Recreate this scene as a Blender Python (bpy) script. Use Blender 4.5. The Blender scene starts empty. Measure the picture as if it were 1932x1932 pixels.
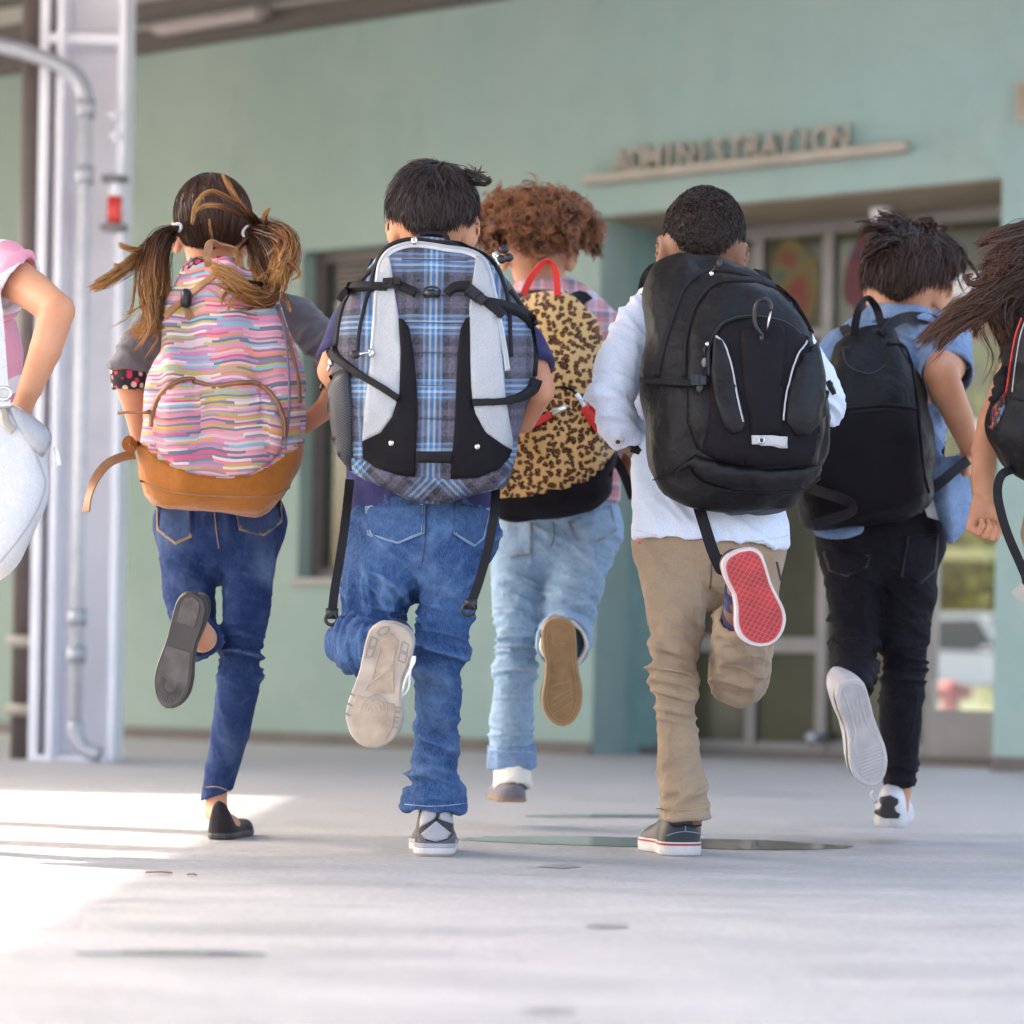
import bpy, math, random, time
import numpy as np
from mathutils import Vector, Matrix
from mathutils.bvhtree import BVHTree
from mathutils.geometry import delaunay_2d_cdt
random.seed(7); RNG = np.random.default_rng(7)
SC = bpy.context.scene; COL = SC.collection
R = math.radians

# ------------------------------------------------------------------ camera, sky, sun, exposure
CAM_H, FPX, CX, HY, ROLL = .387, 4809., 966., 1265., R(1.0)
CAM = Vector((0, 0, CAM_H))
cam = bpy.data.cameras.new('camera'); cam.sensor_width = 36; cam.lens = 36 * FPX / 1932
cam.shift_y = (HY - 966) / 1932; cam.clip_start = .1; cam.clip_end = 600
cam.dof.use_dof = True; cam.dof.focus_distance = 5.22; cam.dof.aperture_fstop = 2.7
co = bpy.data.objects.new('camera', cam); COL.objects.link(co)
co.matrix_world = Matrix.Translation(CAM) @ Matrix.Rotation(R(90), 4, 'X') @ Matrix.Rotation(ROLL, 4, 'Z')
SC.camera = co
SUN_DIR = Vector((.93, -.36, 0)).normalized() * math.cos(R(45)); SUN_DIR.z = -math.sin(R(45))
w = bpy.data.worlds.new('World'); SC.world = w; w.use_nodes = True
sk = w.node_tree.nodes.new('ShaderNodeTexSky'); sk.sky_type = 'NISHITA'; sk.sun_disc = False
sk.sun_elevation = R(45); sk.sun_rotation = math.atan2(-SUN_DIR.x, -SUN_DIR.y)
sk.air_density = 1.0; sk.dust_density = 5.0; sk.ozone_density = .3
bg = w.node_tree.nodes['Background']; bg.inputs[1].default_value = .15
w.node_tree.links.new(sk.outputs[0], bg.inputs[0])
sl = bpy.data.lights.new('sun', 'SUN'); sl.energy = 2.0; sl.angle = R(1.0); sl.color = (1, .94, .85)
so = bpy.data.objects.new('sun', sl); COL.objects.link(so)
so.rotation_euler = SUN_DIR.to_track_quat('-Z', 'Y').to_euler(); so.location = (-8, 10, 12)
SC.view_settings.view_transform = 'Standard'; SC.view_settings.look = 'None'
SC.view_settings.exposure = 2.7; SC.view_settings.gamma = 1; SC.view_settings.use_curve_mapping = False
SC.view_settings.use_white_balance = True; SC.view_settings.white_balance_temperature = 6950; SC.view_settings.white_balance_tint = 8
SC.cycles.use_denoising = True; SC.cycles.max_bounces = 8; SC.cycles.diffuse_bounces = 5

# ------------------------------------------------------------------ helpers
def P(x, y, d):                      # reading on the photograph (1932 units wide) + distance -> place in metres
    dx, dy = x - CX, y - HY; c, s = math.cos(ROLL), math.sin(ROLL)
    return Vector(((dx * c + dy * s) * d / FPX, d, CAM_H - (-dx * s + dy * c) * d / FPX))
def ground_at(x, y):
    p = P(x, y, 1.) - CAM
    return CAM + p * (-CAM_H / p.z)
def hash3(i, j, k):
    n = (i.astype(np.int64) * 374761393 + j.astype(np.int64) * 668265263 + k.astype(np.int64) * 2147483647) & 0xffffffff
    n = ((n ^ (n >> 13)) * 1274126177) & 0xffffffff
    return ((n ^ (n >> 16)) & 0xffff) / 65535. * 2 - 1
def vnoise(p):
    i = np.floor(p); f = p - i; f = f * f * (3 - 2 * f); o = 0
    for a in (0, 1):
        for b in (0, 1):
            for c in (0, 1):
                wt = (f[:, 0] if a else 1 - f[:, 0]) * (f[:, 1] if b else 1 - f[:, 1]) * (f[:, 2] if c else 1 - f[:, 2])
                o = o + wt * hash3(i[:, 0] + a, i[:, 1] + b, i[:, 2] + c)
    return o
def base_of(o):
    while o.parent: o = o.parent
    return np.array(o.location)
def tag(o, label=None, cat=None, group=None, kind=None):
    for k, v in (('label', label), ('category', cat), ('group', group), ('kind', kind)):
        if v: o[k] = v
    return o
def empty(name, loc, label=None, cat=None, group=None):
    o = bpy.data.objects.new(name, None); COL.objects.link(o); o.location = loc; o.empty_display_size = .1
    return tag(o, label, cat, group)
def mesh(name, V, F, mat, parent=None, smooth=True, uv=None, origin=None):   # V in world metres
    V = np.asarray(V, dtype=np.float64).reshape(-1, 3)
    base = base_of(parent) if parent is not None else (np.array(origin) if origin is not None else np.zeros(3))
    me = bpy.data.meshes.new(name)
    if isinstance(F, np.ndarray):
        n, m = F.shape
        me.vertices.add(len(V)); me.vertices.foreach_set('co', (V - base).astype(np.float32).ravel())
        me.loops.add(n * m); me.loops.foreach_set('vertex_index', F.astype(np.int32).ravel())
        me.polygons.add(n); me.polygons.foreach_set('loop_start', np.arange(0, n * m, m, dtype=np.int32))
        me.update(calc_edges=True)
    else:
        me.from_pydata([tuple(v) for v in (V - base)], [], F)
    me.polygons.foreach_set('use_smooth', [smooth] * len(me.polygons))
    if uv is not None:
        l = me.uv_layers.new(name='UVMap'); vi = np.zeros(len(me.loops), np.int32); me.loops.foreach_get('vertex_index', vi)
        l.data.foreach_set('uv', np.asarray(uv, np.float32)[vi].ravel())
    if mat is not None: me.materials.append(mat)
    me.update()
    o = bpy.data.objects.new(name, me); COL.objects.link(o)
    if parent is not None: o.parent = parent
    elif origin is not None: o.location = origin
    return o
class MB:                            # collects verts and faces
    def __init__(s): s.v = []; s.f = []
    def add(s, V, F):
        n = len(s.v); s.v += [tuple(v) for v in V]; s.f += [tuple(i + n for i in f) for f in F]; return s
    def box(s, c, ax, ay, az):       # centre, three half-axis vectors
        c, ax, ay, az = map(Vector, (c, ax, ay, az))
        V = [c + ax * i + ay * j + az * k for k in (-1, 1) for j in (-1, 1) for i in (-1, 1)]
        F = [(0, 2, 3, 1), (4, 5, 7, 6), (0, 1, 5, 4), (2, 6, 7, 3), (0, 4, 6, 2), (1, 3, 7, 5)]
        if ax.cross(ay).dot(az) < 0: F = [f[::-1] for f in F]
        return s.add(V, F)
    def tube(s, pts, r, n=8, cap=True):
        pts = [Vector(p) for p in pts]; rr = r if hasattr(r, '__len__') else [r] * len(pts); V = []; F = []; up = None
        for i, p in enumerate(pts):
            d = (pts[min(i + 1, len(pts) - 1)] - pts[max(i - 1, 0)]).normalized()
            if up is None: up = d.orthogonal().normalized()
            up = (up - d * up.dot(d)).normalized(); sd = d.cross(up)
            V += [p + (up * math.cos(2 * math.pi * k / n) + sd * math.sin(2 * math.pi * k / n)) * rr[i] for k in range(n)]
        for i in range(len(pts) - 1):
            F += [(i * n + k, i * n + (k + 1) % n, (i + 1) * n + (k + 1) % n, (i + 1) * n + k) for k in range(n)]
        if cap: F += [tuple(range(n))[::-1], tuple(range((len(pts) - 1) * n, len(pts) * n))]
        return s.add(V, F)
    def prism(s, poly, ex):          # polygon (points in order) pushed along ex
        n = len(poly); V = [Vector(p) for p in poly] + [Vector(p) + Vector(ex) for p in poly]
        return s.add(V, [tuple(range(n))[::-1], tuple(range(n, 2 * n))] + [(i, (i + 1) % n, n + (i + 1) % n, n + i) for i in range(n)])
    def ball(s, c, r, n=10, m=6):
        c = Vector(c); rr = r if hasattr(r, '__len__') else (r, r, r)
        V = [(c.x + rr[0] * math.sin(math.pi * j / m) * math.cos(2 * math.pi * i / n), c.y + rr[1] * math.sin(math.pi * j / m) * math.sin(2 * math.pi * i / n), c.z + rr[2] * math.cos(math.pi * j / m)) for j in range(m + 1) for i in range(n)]
        return s.add(V, [(j * n + i, j * n + (i + 1) % n, (j + 1) * n + (i + 1) % n, (j + 1) * n + i) for j in range(m) for i in range(n)])
    def build(s, name, mat, parent=None, smooth=False, origin=None): return mesh(name, s.v, s.f, mat, parent, smooth, origin=origin)
def crom(pts, n=8):                  # smooth curve through points
    p = np.array([list(q) for q in pts], float)
    if len(p) < 3:
        return [p[0] + (p[-1] - p[0]) * t for t in np.linspace(0, 1, n + 1)]
    p = np.vstack([2 * p[0] - p[1], p, 2 * p[-1] - p[-2]]); o = []
    for i in range(1, len(p) - 2):
        for t in np.arange(n) / n:
            a, b, c, d = p[i - 1], p[i], p[i + 1], p[i + 2]
            o.append(.5 * (2 * b + (c - a) * t + (2 * a - 5 * b + 4 * c - d) * t * t + (3 * b - a - 3 * c + d) * t ** 3))
    o.append(p[-2]); return o

# ------------------------------------------------------------------ materials
class NT:
    def __init__(s, name):
        s.m = bpy.data.materials.new(name); s.m.use_nodes = True; s.t = s.m.node_tree; s.b = s.t.nodes['Principled BSDF']
    def n(s, ty, **kw):
        x = s.t.nodes.new('ShaderNode' + ty)
        for k, v in kw.items(): setattr(x, k, v)
        return x
    def L(s, a, b): s.t.links.new(a, b)
    def put(s, x, v):
        if hasattr(v, 'links'): s.L(v, x)
        else: x.default_value = v
    def coord(s, kind='Object', scale=(1, 1, 1), rot=(0, 0, 0)):
        tc = s.n('TexCoord'); mp = s.n('Mapping'); mp.inputs['Scale'].default_value = scale; mp.inputs['Rotation'].default_value = rot
        s.L(tc.outputs[kind], mp.inputs[0]); return mp.outputs[0]
    def noise(s, vec, scale, detail=3, rough=.55, out=0):
        x = s.n('TexNoise'); x.inputs['Scale'].default_value = scale; x.inputs['Detail'].default_value = detail; x.inputs['Roughness'].default_value = rough
        if vec is not None: s.L(vec, x.inputs['Vector'])
        return x.outputs[out]
    def math(s, op, a, b=0., c=0.):
        x = s.n('Math', operation=op); s.put(x.inputs[0], a); s.put(x.inputs[1], b); s.put(x.inputs[2], c); return x.outputs[0]
    def ramp(s, f, stops, interp='LINEAR'):
        x = s.n('ValToRGB'); x.color_ramp.interpolation = interp; e = x.color_ramp.elements
        while len(e) < len(stops): e.new(.5)
        for i, (p, c) in enumerate(stops): e[i].position = p; e[i].color = (*c, 1) if hasattr(c, '__len__') else (c, c, c, 1)
        s.put(x.inputs[0], f); return x.outputs[0]
    def mix(s, f, a, b, mode='MIX'):
        x = s.n('Mix', data_type='RGBA', blend_type=mode); s.put(x.inputs[0], f)
        for i, v in ((6, a), (7, b)):
            if isinstance(v, tuple): x.inputs[i].default_value = (*v[:3], 1)
            else: s.L(v, x.inputs[i])
        return x.outputs[2]
    def xyz(s, v): x = s.n('SeparateXYZ'); s.L(v, x.inputs[0]); return x.outputs
    def bump(s, h, st=.3, dist=.002):
        x = s.n('Bump'); x.inputs['Strength'].default_value = st; x.inputs['Distance'].default_value = dist; s.L(h, x.inputs['Height'])
        prev = s.b.inputs['Normal'].links
        if prev: s.L(prev[0].from_socket, x.inputs['Normal'])
        s.L(x.outputs[0], s.b.inputs['Normal'])
    def done(s, col=None, rough=None, spec=None, metal=None, **kw):
        for k, v in (('Base Color', col), ('Roughness', rough), ('Specular IOR Level', spec), ('Metallic', metal)):
            if v is None: continue
            if isinstance(v, tuple): v = (*v[:3], 1)
            s.put(s.b.inputs[k], v)
        for k, v in kw.items(): s.put(s.b.inputs[k.replace('_', ' ')], v)
        return s.m
def plain(name, col, rough=.6, metal=0., var=.12, scale=25., bump=0., spec=.5):
    s = NT(name); c = s.coord(); f = s.noise(c, scale, 4)
    k = s.ramp(f, [(.3, tuple(x * (1 - var) for x in col)), (.7, tuple(min(1, x * (1 + var)) for x in col))])
    if bump: s.bump(s.noise(c, scale * 6, 3), bump, .003)
    return s.done(k, rough, spec, metal)
def cloth(name, col, rough=.85, var=.1, weave=900., sheen=.1, fuzz=None, bump=.35, scale=14., wr=.35, spec=.25):
    s = NT(name); c = s.coord(); f = s.noise(c, scale, 5, .6)
    k = s.ramp(f, [(.3, tuple(x * (1 - var) for x in col)), (.7, tuple(min(1, x * (1 + var)) for x in col))])
    wv = s.n('TexWave', bands_direction='DIAGONAL'); wv.inputs['Scale'].default_value = weave / 6.3; wv.inputs['Distortion'].default_value = 1.; s.L(c, wv.inputs[0])
    g = s.noise(c, 420, 2)
    k = s.mix(.25, k, s.ramp(g, [(.35, tuple(x * .6 for x in col)), (.65, tuple(min(1, x * 1.35) for x in col))]))
    s.bump(s.noise(c, 15, 3, .5), wr, .022); s.bump(s.noise(c, 260, 3), bump, .0012); s.bump(s.noise(c, 45, 3), bump * .5, .004)
    return s.done(k, rough, spec, None, Sheen_Weight=sheen)
MAT = {}

# ------------------------------------------------------------------ the school wall as a frame of reference
WA = math.atan(FPX / 7441.); WT = Vector((math.cos(WA), -math.sin(WA), 0)); WN = Vector((-math.sin(WA), -math.cos(WA), 0)); W0 = Vector((0, 12.05, 0))
def wallp(s, z, off=0.): return W0 + WT * s + WN * off + Vector((0, 0, z))
def on_wall(x, y, off=0.):
    p = P(x, y, 1.) - CAM; o = W0 + WN * off; k = (o - CAM).dot(WN) / p.dot(WN); q = CAM + p * k
    return (q - W0).dot(WT), q.z
def wbox(mb, s0, s1, z0, z1, o0, o1):
    return mb.box(wallp((s0 + s1) / 2, (z0 + z1) / 2, (o0 + o1) / 2), WT * ((s1 - s0) / 2), WN * ((o1 - o0) / 2), Vector((0, 0, (z1 - z0) / 2)))
# ------------------------------------------------------------------ setting materials
def m_ground():
    s = NT('concrete'); c = s.coord(); sw = s.coord(scale=(.7, 2.0, 1))
    big = s.noise(c, .6, 4, .6); mid = s.noise(sw, 2.6, 7, .68); fine = s.noise(c, 60, 6, .8); scr = s.noise(s.coord(scale=(1, 9, 1)), 9, 6, .72)
    k = s.ramp(mid, [(.30, (.23, .226, .238)), (.46, (.345, .337, .35)), (.56, (.41, .398, .41)), (.74, (.50, .48, .49))])
    k = s.mix(.48, k, s.ramp(fine, [(.35, (.22, .22, .228)), (.65, (.54, .525, .535))]))
    k = s.mix(s.ramp(scr, [(.52, 0.), (.70, .45)]), k, (.54, .525, .53)); k = s.mix(s.ramp(scr, [(.30, .5), (.42, 0.)]), k, (.26, .255, .27))
    k = s.mix(s.ramp(big, [(.42, 0.), (.62, .30)]), k, (.37, .375, .39))
    sp = s.noise(sw, 1.9, 8, .72); k = s.mix(s.ramp(sp, [(.60, 0.), (.70, .5)]), k, (.23, .235, .25))
    pit = s.n('TexVoronoi'); pit.inputs['Scale'].default_value = 26; s.L(c, pit.inputs['Vector']); k = s.mix(s.ramp(pit.outputs['Distance'], [(.05, .6), (.10, 0.)]), k, (.2, .195, .2))
    s.bump(s.noise(sw, 9, 6, .65), .45, .02); s.bump(fine, .6, .005); s.bump(scr, .3, .006)
    return s.done(k, s.ramp(mid, [(.3, .40), (.7, .72)]), .4)
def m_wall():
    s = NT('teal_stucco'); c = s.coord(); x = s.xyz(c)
    g = s.ramp(s.math('MULTIPLY_ADD', x[0], .125, .56), [(.0, (.215, .27, .218)), (.42, (.245, .32, .283)), (.62, (.265, .365, .345)), (.9, (.285, .40, .40))])  # bounce light painted in: sage at left drifting to teal at right
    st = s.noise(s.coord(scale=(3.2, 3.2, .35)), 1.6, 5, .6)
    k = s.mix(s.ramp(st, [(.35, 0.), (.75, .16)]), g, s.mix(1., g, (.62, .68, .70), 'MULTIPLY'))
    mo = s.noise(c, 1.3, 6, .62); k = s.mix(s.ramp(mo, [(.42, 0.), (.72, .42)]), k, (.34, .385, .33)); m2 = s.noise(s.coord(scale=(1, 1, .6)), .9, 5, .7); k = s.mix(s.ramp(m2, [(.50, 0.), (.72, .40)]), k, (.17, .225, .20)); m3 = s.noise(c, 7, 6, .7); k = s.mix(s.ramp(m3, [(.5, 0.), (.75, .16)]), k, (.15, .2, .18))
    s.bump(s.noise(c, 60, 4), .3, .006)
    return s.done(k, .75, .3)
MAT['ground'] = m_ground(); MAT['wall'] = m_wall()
MAT['white_paint'] = plain('white_painted_steel', (.74, .73, .78), .45, var=.06, scale=4)
MAT['soffit'] = plain('soffit_board', (.40, .37, .34), .7, scale=3)
MAT['beige'] = plain('beige_plaster', (.30, .235, .165), .8, scale=6, bump=.2)
MAT['brown'] = plain('brown_beam', (.085, .07, .062), .5, scale=8)
MAT['pole'] = plain('brown_downpipe', (.11, .085, .08), .45, scale=9)
MAT['frame'] = plain('aluminium_frame', (.20, .185, .185), .4, .3, scale=5)
MAT['panelgrey'] = plain('door_panel', (.26, .24, .24), .5, scale=5)
MAT['pipe'] = plain('galvanised_pipe', (.36, .37, .41), .4, .4, scale=12)
MAT['letter'] = plain('bronze_letter', (.35, .31, .26), .6, 0., scale=10)
MAT['red'] = plain('red_plastic', (.60, .045, .04), .35, scale=10)
MAT['dark'] = plain('dark_room', (.03, .024, .018), .7)
MAT['blind'] = plain('beige_blind', (.36, .28, .17), .8, scale=6)
MAT['curb'] = plain('brown_base_strip', (.13, .11, .10), .8, scale=8)
MAT['pipe_pale'] = plain('pale_conduit', (.52, .515, .55), .4)
def m_pane():
    s = NT('dim_olive_pane'); c = s.coord(); return s.done(s.ramp(s.noise(c, 1.2, 3), [(.35, (.040, .038, .022)), (.7, (.075, .07, .04))]), .12, .4)  # opaque; the dim room behind is painted into the pane colour
MAT['pane'] = m_pane()
def m_glass():
    s = NT('clear_glass'); t = s.n('BsdfTransparent'); g = s.n('BsdfGlossy'); g.inputs['Roughness'].default_value = .02
    f = s.n('Fresnel'); f.inputs[0].default_value = 1.45; mx = s.n('MixShader'); s.L(f.outputs[0], mx.inputs[0]); s.L(t.outputs[0], mx.inputs[1]); s.L(g.outputs[0], mx.inputs[2])
    s.L(mx.outputs[0], s.t.nodes['Material Output'].inputs[0]); return s.m
MAT['glass'] = m_glass()
def m_water():
    s = NT('puddle_water'); s.bump(s.noise(s.coord(), 6, 2), .04, .01); return s.done(s.ramp(s.noise(s.coord(), 7, 4), [(.35, (.17, .18, .18)), (.65, (.27, .275, .27))]), .09, .5)
MAT['water'] = m_water()
def m_mural():
    s = NT('painted_paper'); c = s.coord(); n = s.noise(c, 2.6, 2, .5); return s.done(s.ramp(n, [(.30, (.03, .035, .035)), (.40, (.015, .055, .07)), (.46, (.12, .105, .03)), (.52, (.15, .02, .015)), (.60, (.06, .015, .04)), (.68, (.03, .04, .09)), (.8, (.07, .06, .03))]), .6)
MAT['mural'] = m_mural()

# ------------------------------------------------------------------ ground and puddles
g = mesh('ground', [(-150, -60, 0), (150, -60, 0), (150, 240, 0), (-150, 240, 0)], [(0, 1, 2, 3)], MAT['ground']); g['kind'] = 'structure'
MAT['damp'] = plain('damp_concrete', (.26, .255, .26), .4, var=.15, scale=12)
def puddle(top, bot, mt='water'):
    pts = [ground_at(*p) for p in crom(top, 6)] + [ground_at(*p) for p in crom(bot[::-1], 6)]
    c = sum(pts, Vector()) / len(pts)
    rnd = random.Random(len(top) * 7 + int(top[0][0]))
    am = .30 if mt == 'damp' else .05; V = [c + (p - c) * (1 + rnd.uniform(-am, am * .6)) for p in pts] + [c]
    V = [(v.x, v.y, .0015) for v in V]; n = len(pts)
    tag(mesh('puddle', V, [(i, (i + 1) % n, n) for i in range(n)][::-1], MAT[mt], origin=(c.x, c.y, 0)), kind='structure')
puddle([(868, 1583), (920, 1579), (1000, 1578), (1120, 1579), (1240, 1582), (1420, 1585), (1605, 1597)], [(870, 1586), (960, 1591), (1100, 1596), (1250, 1600), (1400, 1604), (1520, 1604), (1603, 1600)])
puddle([(990, 1540), (1080, 1537), (1250, 1538)], [(992, 1542), (1090, 1543), (1250, 1543)])
puddle([(1022, 1635), (1060, 1631), (1100, 1634)], [(1024, 1637), (1060, 1639), (1098, 1637)], 'damp')
puddle([(140, 1800), (230, 1795), (340, 1794), (495, 1800)], [(145, 1803), (240, 1803), (340, 1804), (492, 1804)])
puddle([(1100, 1747), (1140, 1743), (1190, 1749)], [(1104, 1750), (1140, 1754), (1186, 1752)], 'damp')
puddle([(985, 1906), (1030, 1900), (1080, 1905)], [(988, 1910), (1030, 1914), (1078, 1909)], 'damp')
MAT['leaf_brown'] = plain('dry_leaf', (.33, .17, .09), .7)
def litter(x, y, L, wd, name, label, cat):
    c = ground_at(x, y); mb = MB(); n = 6
    V = []; F = []
    for i in range(n + 1):
        t = i / n; h = .005 + .0015 * math.sin(3 * t); ww = wd * math.sin(math.pi * min(.97, max(.06, t)))
        V += [(c.x + (t - .5) * L, c.y - ww, h), (c.x + (t - .5) * L, c.y, h - .003), (c.x + (t - .5) * L, c.y + ww, h)]
    for i in range(n):
        for k in (0, 1): F.append((3 * i + k, 3 * i + 3 + k, 3 * i + 4 + k, 3 * i + 1 + k))
    tag(mesh(name, V, F, MAT['leaf_brown'], origin=(c.x, c.y, 0)), label, cat)
litter(362, 1654, .018, .01, 'fallen_leaf', 'small brown dry leaf lying on the concrete in front of the girl', 'leaf')
litter(300, 1650, .05, .003, 'twig', 'thin brown twig lying on the sunlit concrete', 'twig')

# ------------------------------------------------------------------ school building
SR = on_wall(2600, 900)[0]; SL = on_wall(-900, 900)[0]
w0, w1 = on_wall(566, 780)[0], on_wall(870, 780)[0]; wz0, wz1 = on_wall(620, 1090)[1], on_wall(600, 472)[1]
e0, e1 = on_wall(1126, 900)[0], on_wall(1881, 900)[0]; EZ = on_wall(1600, 363)[1]; TOP = 3.62; RD = .55
bld = empty('school_building', W0, 'sage green stucco school wall with recessed glass entrance and window', 'building')
mb = MB(); TH = .3
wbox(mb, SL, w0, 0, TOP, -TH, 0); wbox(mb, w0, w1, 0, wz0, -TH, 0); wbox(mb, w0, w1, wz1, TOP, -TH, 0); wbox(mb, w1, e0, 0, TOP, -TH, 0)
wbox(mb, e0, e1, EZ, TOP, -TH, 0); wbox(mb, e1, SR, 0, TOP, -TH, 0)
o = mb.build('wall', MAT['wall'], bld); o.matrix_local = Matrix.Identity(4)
mb = MB(); wbox(mb, e0 - .15, e0 + .004, 0, EZ + .1, -RD - .1, -TH - .002); mb.build('return_wall', plain('shaded_teal_stucco', (.20, .325, .315), .75, scale=5), bld)  # shade of the recess painted in as a darker teal
mb = MB(); wbox(mb, e0, e1, EZ + .003, EZ + .1, -RD - .4, -TH - .002); wbox(mb, e0 + .006, e1 - .003, EZ - .006, EZ + .003, -RD - .4, -.02); mb.build('soffit', MAT['beige'], bld)
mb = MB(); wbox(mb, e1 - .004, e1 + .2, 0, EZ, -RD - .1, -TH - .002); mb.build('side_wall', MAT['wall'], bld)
for s0, s1 in ((SL, e0 - .003), (e1 + .003, SR)):
    mb = MB(); wbox(mb, s0, s1, 0, .06, .002, .022); mb.build('base_strip', MAT['curb'], bld)
# window with frame, blind and glass
win = MB(); f = .05
for a, b, c, d in ((w0, w0 + f, wz0, wz1), (w1 - f, w1, wz0, wz1), (w0 + f, w1 - f, wz0, wz0 + f), (w0 + f, w1 - f, wz1 - f, wz1), ((w0 + w1) / 2 - .02, (w0 + w1) / 2 + .02, wz0 + f, wz1 - f)): wbox(win, a, b, c, d, -.17, -.11)
win = win.build('window', MAT['pole'], bld)
for a, b in ((w0 + f, (w0 + w1) / 2 - .02), ((w0 + w1) / 2 + .02, w1 - f)):
    mb = MB(); wbox(mb, a, b, wz0 + f, wz1 - f, -.145, -.14); mb.build('pane', MAT['glass'], win)
    mb = MB(); n = 22
    for i in range(n):
        z = wz1 - f - .01 - i * .028
        mb.box(wallp((a + b) / 2, z, -.2), WT * ((b - a) / 2 - .01), WN * .012 + Vector((0, 0, -.006)), Vector((0, 0, .001)))
    mb.build('blind', MAT['blind'], win)
mb = MB(); wbox(mb, w0 - .02, w1 + .02, wz0 - .035, wz0 - .001, -.2, .025); mb.build('window_sill', MAT['frame'], win)
mb = MB(); wbox(mb, w0 - .4, w1 + .4, wz0 - .3, wz1 + .3, -1.5, -1.45); wbox(mb, w0 - .45, w0 - .4, 0, wz1 + .3, -1.5, -.31); wbox(mb, w1 + .4, w1 + .45, 0, wz1 + .3, -1.5, -.31); wbox(mb, w0 - .4, w1 + .4, wz1 + .3, wz1 + .34, -1.5, -.31); wbox(mb, w0 - .4, w1 + .4, wz0 - .34, wz0 - .3, -1.5, -.31); mb.build('room', MAT['dark'], bld)
# entrance: header, stiles, rails, panes (all on the plane at the back of the recess)
def S(x, y=900): return on_wall(x, y, -RD)[0]
def Z(y, x=1650): return on_wall(x, y, -RD)[1]
dr = empty('x', W0); bpy.data.objects.remove(dr)
HZ0, HZ1 = on_wall(1600, 437, -RD)[1], EZ - .008
mb = MB(); wbox(mb, e0, e1, HZ0, HZ1, -RD - .1, -RD); ent = mb.build('entrance_frame', MAT['frame'], bld)
st = [(S(1262, 600), S(1275, 600)), (S(1421, 500), S(1440, 500)), (S(1553, 500), S(1573, 500)), (S(1742, 1300), S(1757, 1300))]
for a, b in st:
    mb = MB(); wbox(mb, a, b, 0, HZ0 - .001, -RD - .08, -RD + .006); mb.build('stile', MAT['frame'], ent)
def rail(a, b, y0, y1, x, name='rail', mt='frame'):
    mb = MB(); wbox(mb, a + .001, b - .001, Z(y1, x), Z(y0, x), -RD - .06, -RD); return mb.build(name, MAT[mt], ent)
rail(st[0][1], st[1][0], 1200, 1228, 1400); rail(st[1][1], st[2][0], 1203, 1231, 1500); rail(st[1][1], st[2][0], 1402, 1432, 1500); rail(st[0][1], st[1][0], 1398, 1430, 1350)
rail(st[2][1], st[3][0], 1402, 1436, 1650); rail(st[1][1], st[2][0], 622, 640, 1500); rail(st[2][1], st[3][0], 618, 636, 1650)
zs = Z(1340, 1815); mb = MB(); wbox(mb, st[3][1] + .001, e1 - .002, .02, zs, -RD - .06, -RD + .01); mb.build('lower_panel', MAT['panelgrey'], ent)
mb = MB(); wbox(mb, st[3][1] + .001, e1 - .002, Z(640, 1840), Z(560, 1840), -RD - .08, -RD); mb.build('upper_panel', MAT['beige'], ent)
mb = MB(); wbox(mb, st[3][1] + .001, e1 - .002, Z(558, 1840), Z(516, 1840), -RD - .05, -RD + .02); mb.build('transom', MAT['white_paint'], ent)
for (a, b, z0, z1, mt) in ((st[0][1], st[1][0], Z(1200, 1400), HZ0, 'pane'), (st[0][1], st[1][0], Z(1398, 1350), Z(1228, 1400), 'pane'), (st[1][1], st[2][0], Z(1203, 1500), Z(640, 1500), 'pane'), (st[1][1], st[2][0], Z(1402, 1500), Z(1231, 1500), 'pane'),
                       (st[1][1], st[2][0], Z(622, 1500), HZ0, 'mural'), (st[2][1], st[3][0], Z(618, 1650), HZ0, 'mural'), (st[2][1], st[3][0], Z(1402, 1650), Z(636, 1650), 'pane'),
                       (st[3][1], e1, zs, Z(640, 1840), 'glass'), (st[3][1], e1, Z(516, 1840), HZ0, 'pane')):
    mb = MB(); wbox(mb, a + .001, b - .002, z0 + .001, z1 - .001, -RD - .035, -RD - .027); mb.build('pane', MAT['pane' if mt == 'mural' else mt], ent)
    if mt == 'mural':
        c = wallp((a + b) / 2, (z0 + z1) / 2, -RD - .022); V = []; n = 26   # painted paper banner hung on the inside of the transom light
        for i in range(n):
            t = 2 * math.pi * i / n; V.append(c + WT * ((b - a) * .42 * math.cos(t)) + Vector((0, 0, (z1 - z0) * .47 * math.sin(t) + .03 * math.cos(3 * t))))
        MB().prism(V, WN * .003).build('paper_picture', MAT['mural'], ent)
mb = MB(); mb.tube([wallp(S(1548, 1385), Z(1392, 1548), -RD + .004), wallp(S(1548, 1385), Z(1392, 1548), -RD + .075)], .02, 10); mb.ball(wallp(S(1548, 1385), Z(1392, 1548), -RD + .085), .034); mb.build('door_stop', MAT['pipe'], ent, True)
mb = MB(); wbox(mb, e0, e1, 0, .035, -RD - .2, -RD + .12); mb.build('threshold', MAT['curb'], bld)
c = wallp(on_wall(1662, 405, -.4)[0], EZ - .02, -.4); mb = MB(); mb.tube([c + Vector((0, 0, .02)), c - Vector((0, 0, .02))], .05, 14); mb.ball(c - Vector((0, 0, .05)), (.045, .045, .05))
tag(mb.build('ceiling_lamp', MAT['white_paint'], None, True, origin=c), 'small white round ceiling lamp under the entrance soffit', 'lamp')
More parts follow.
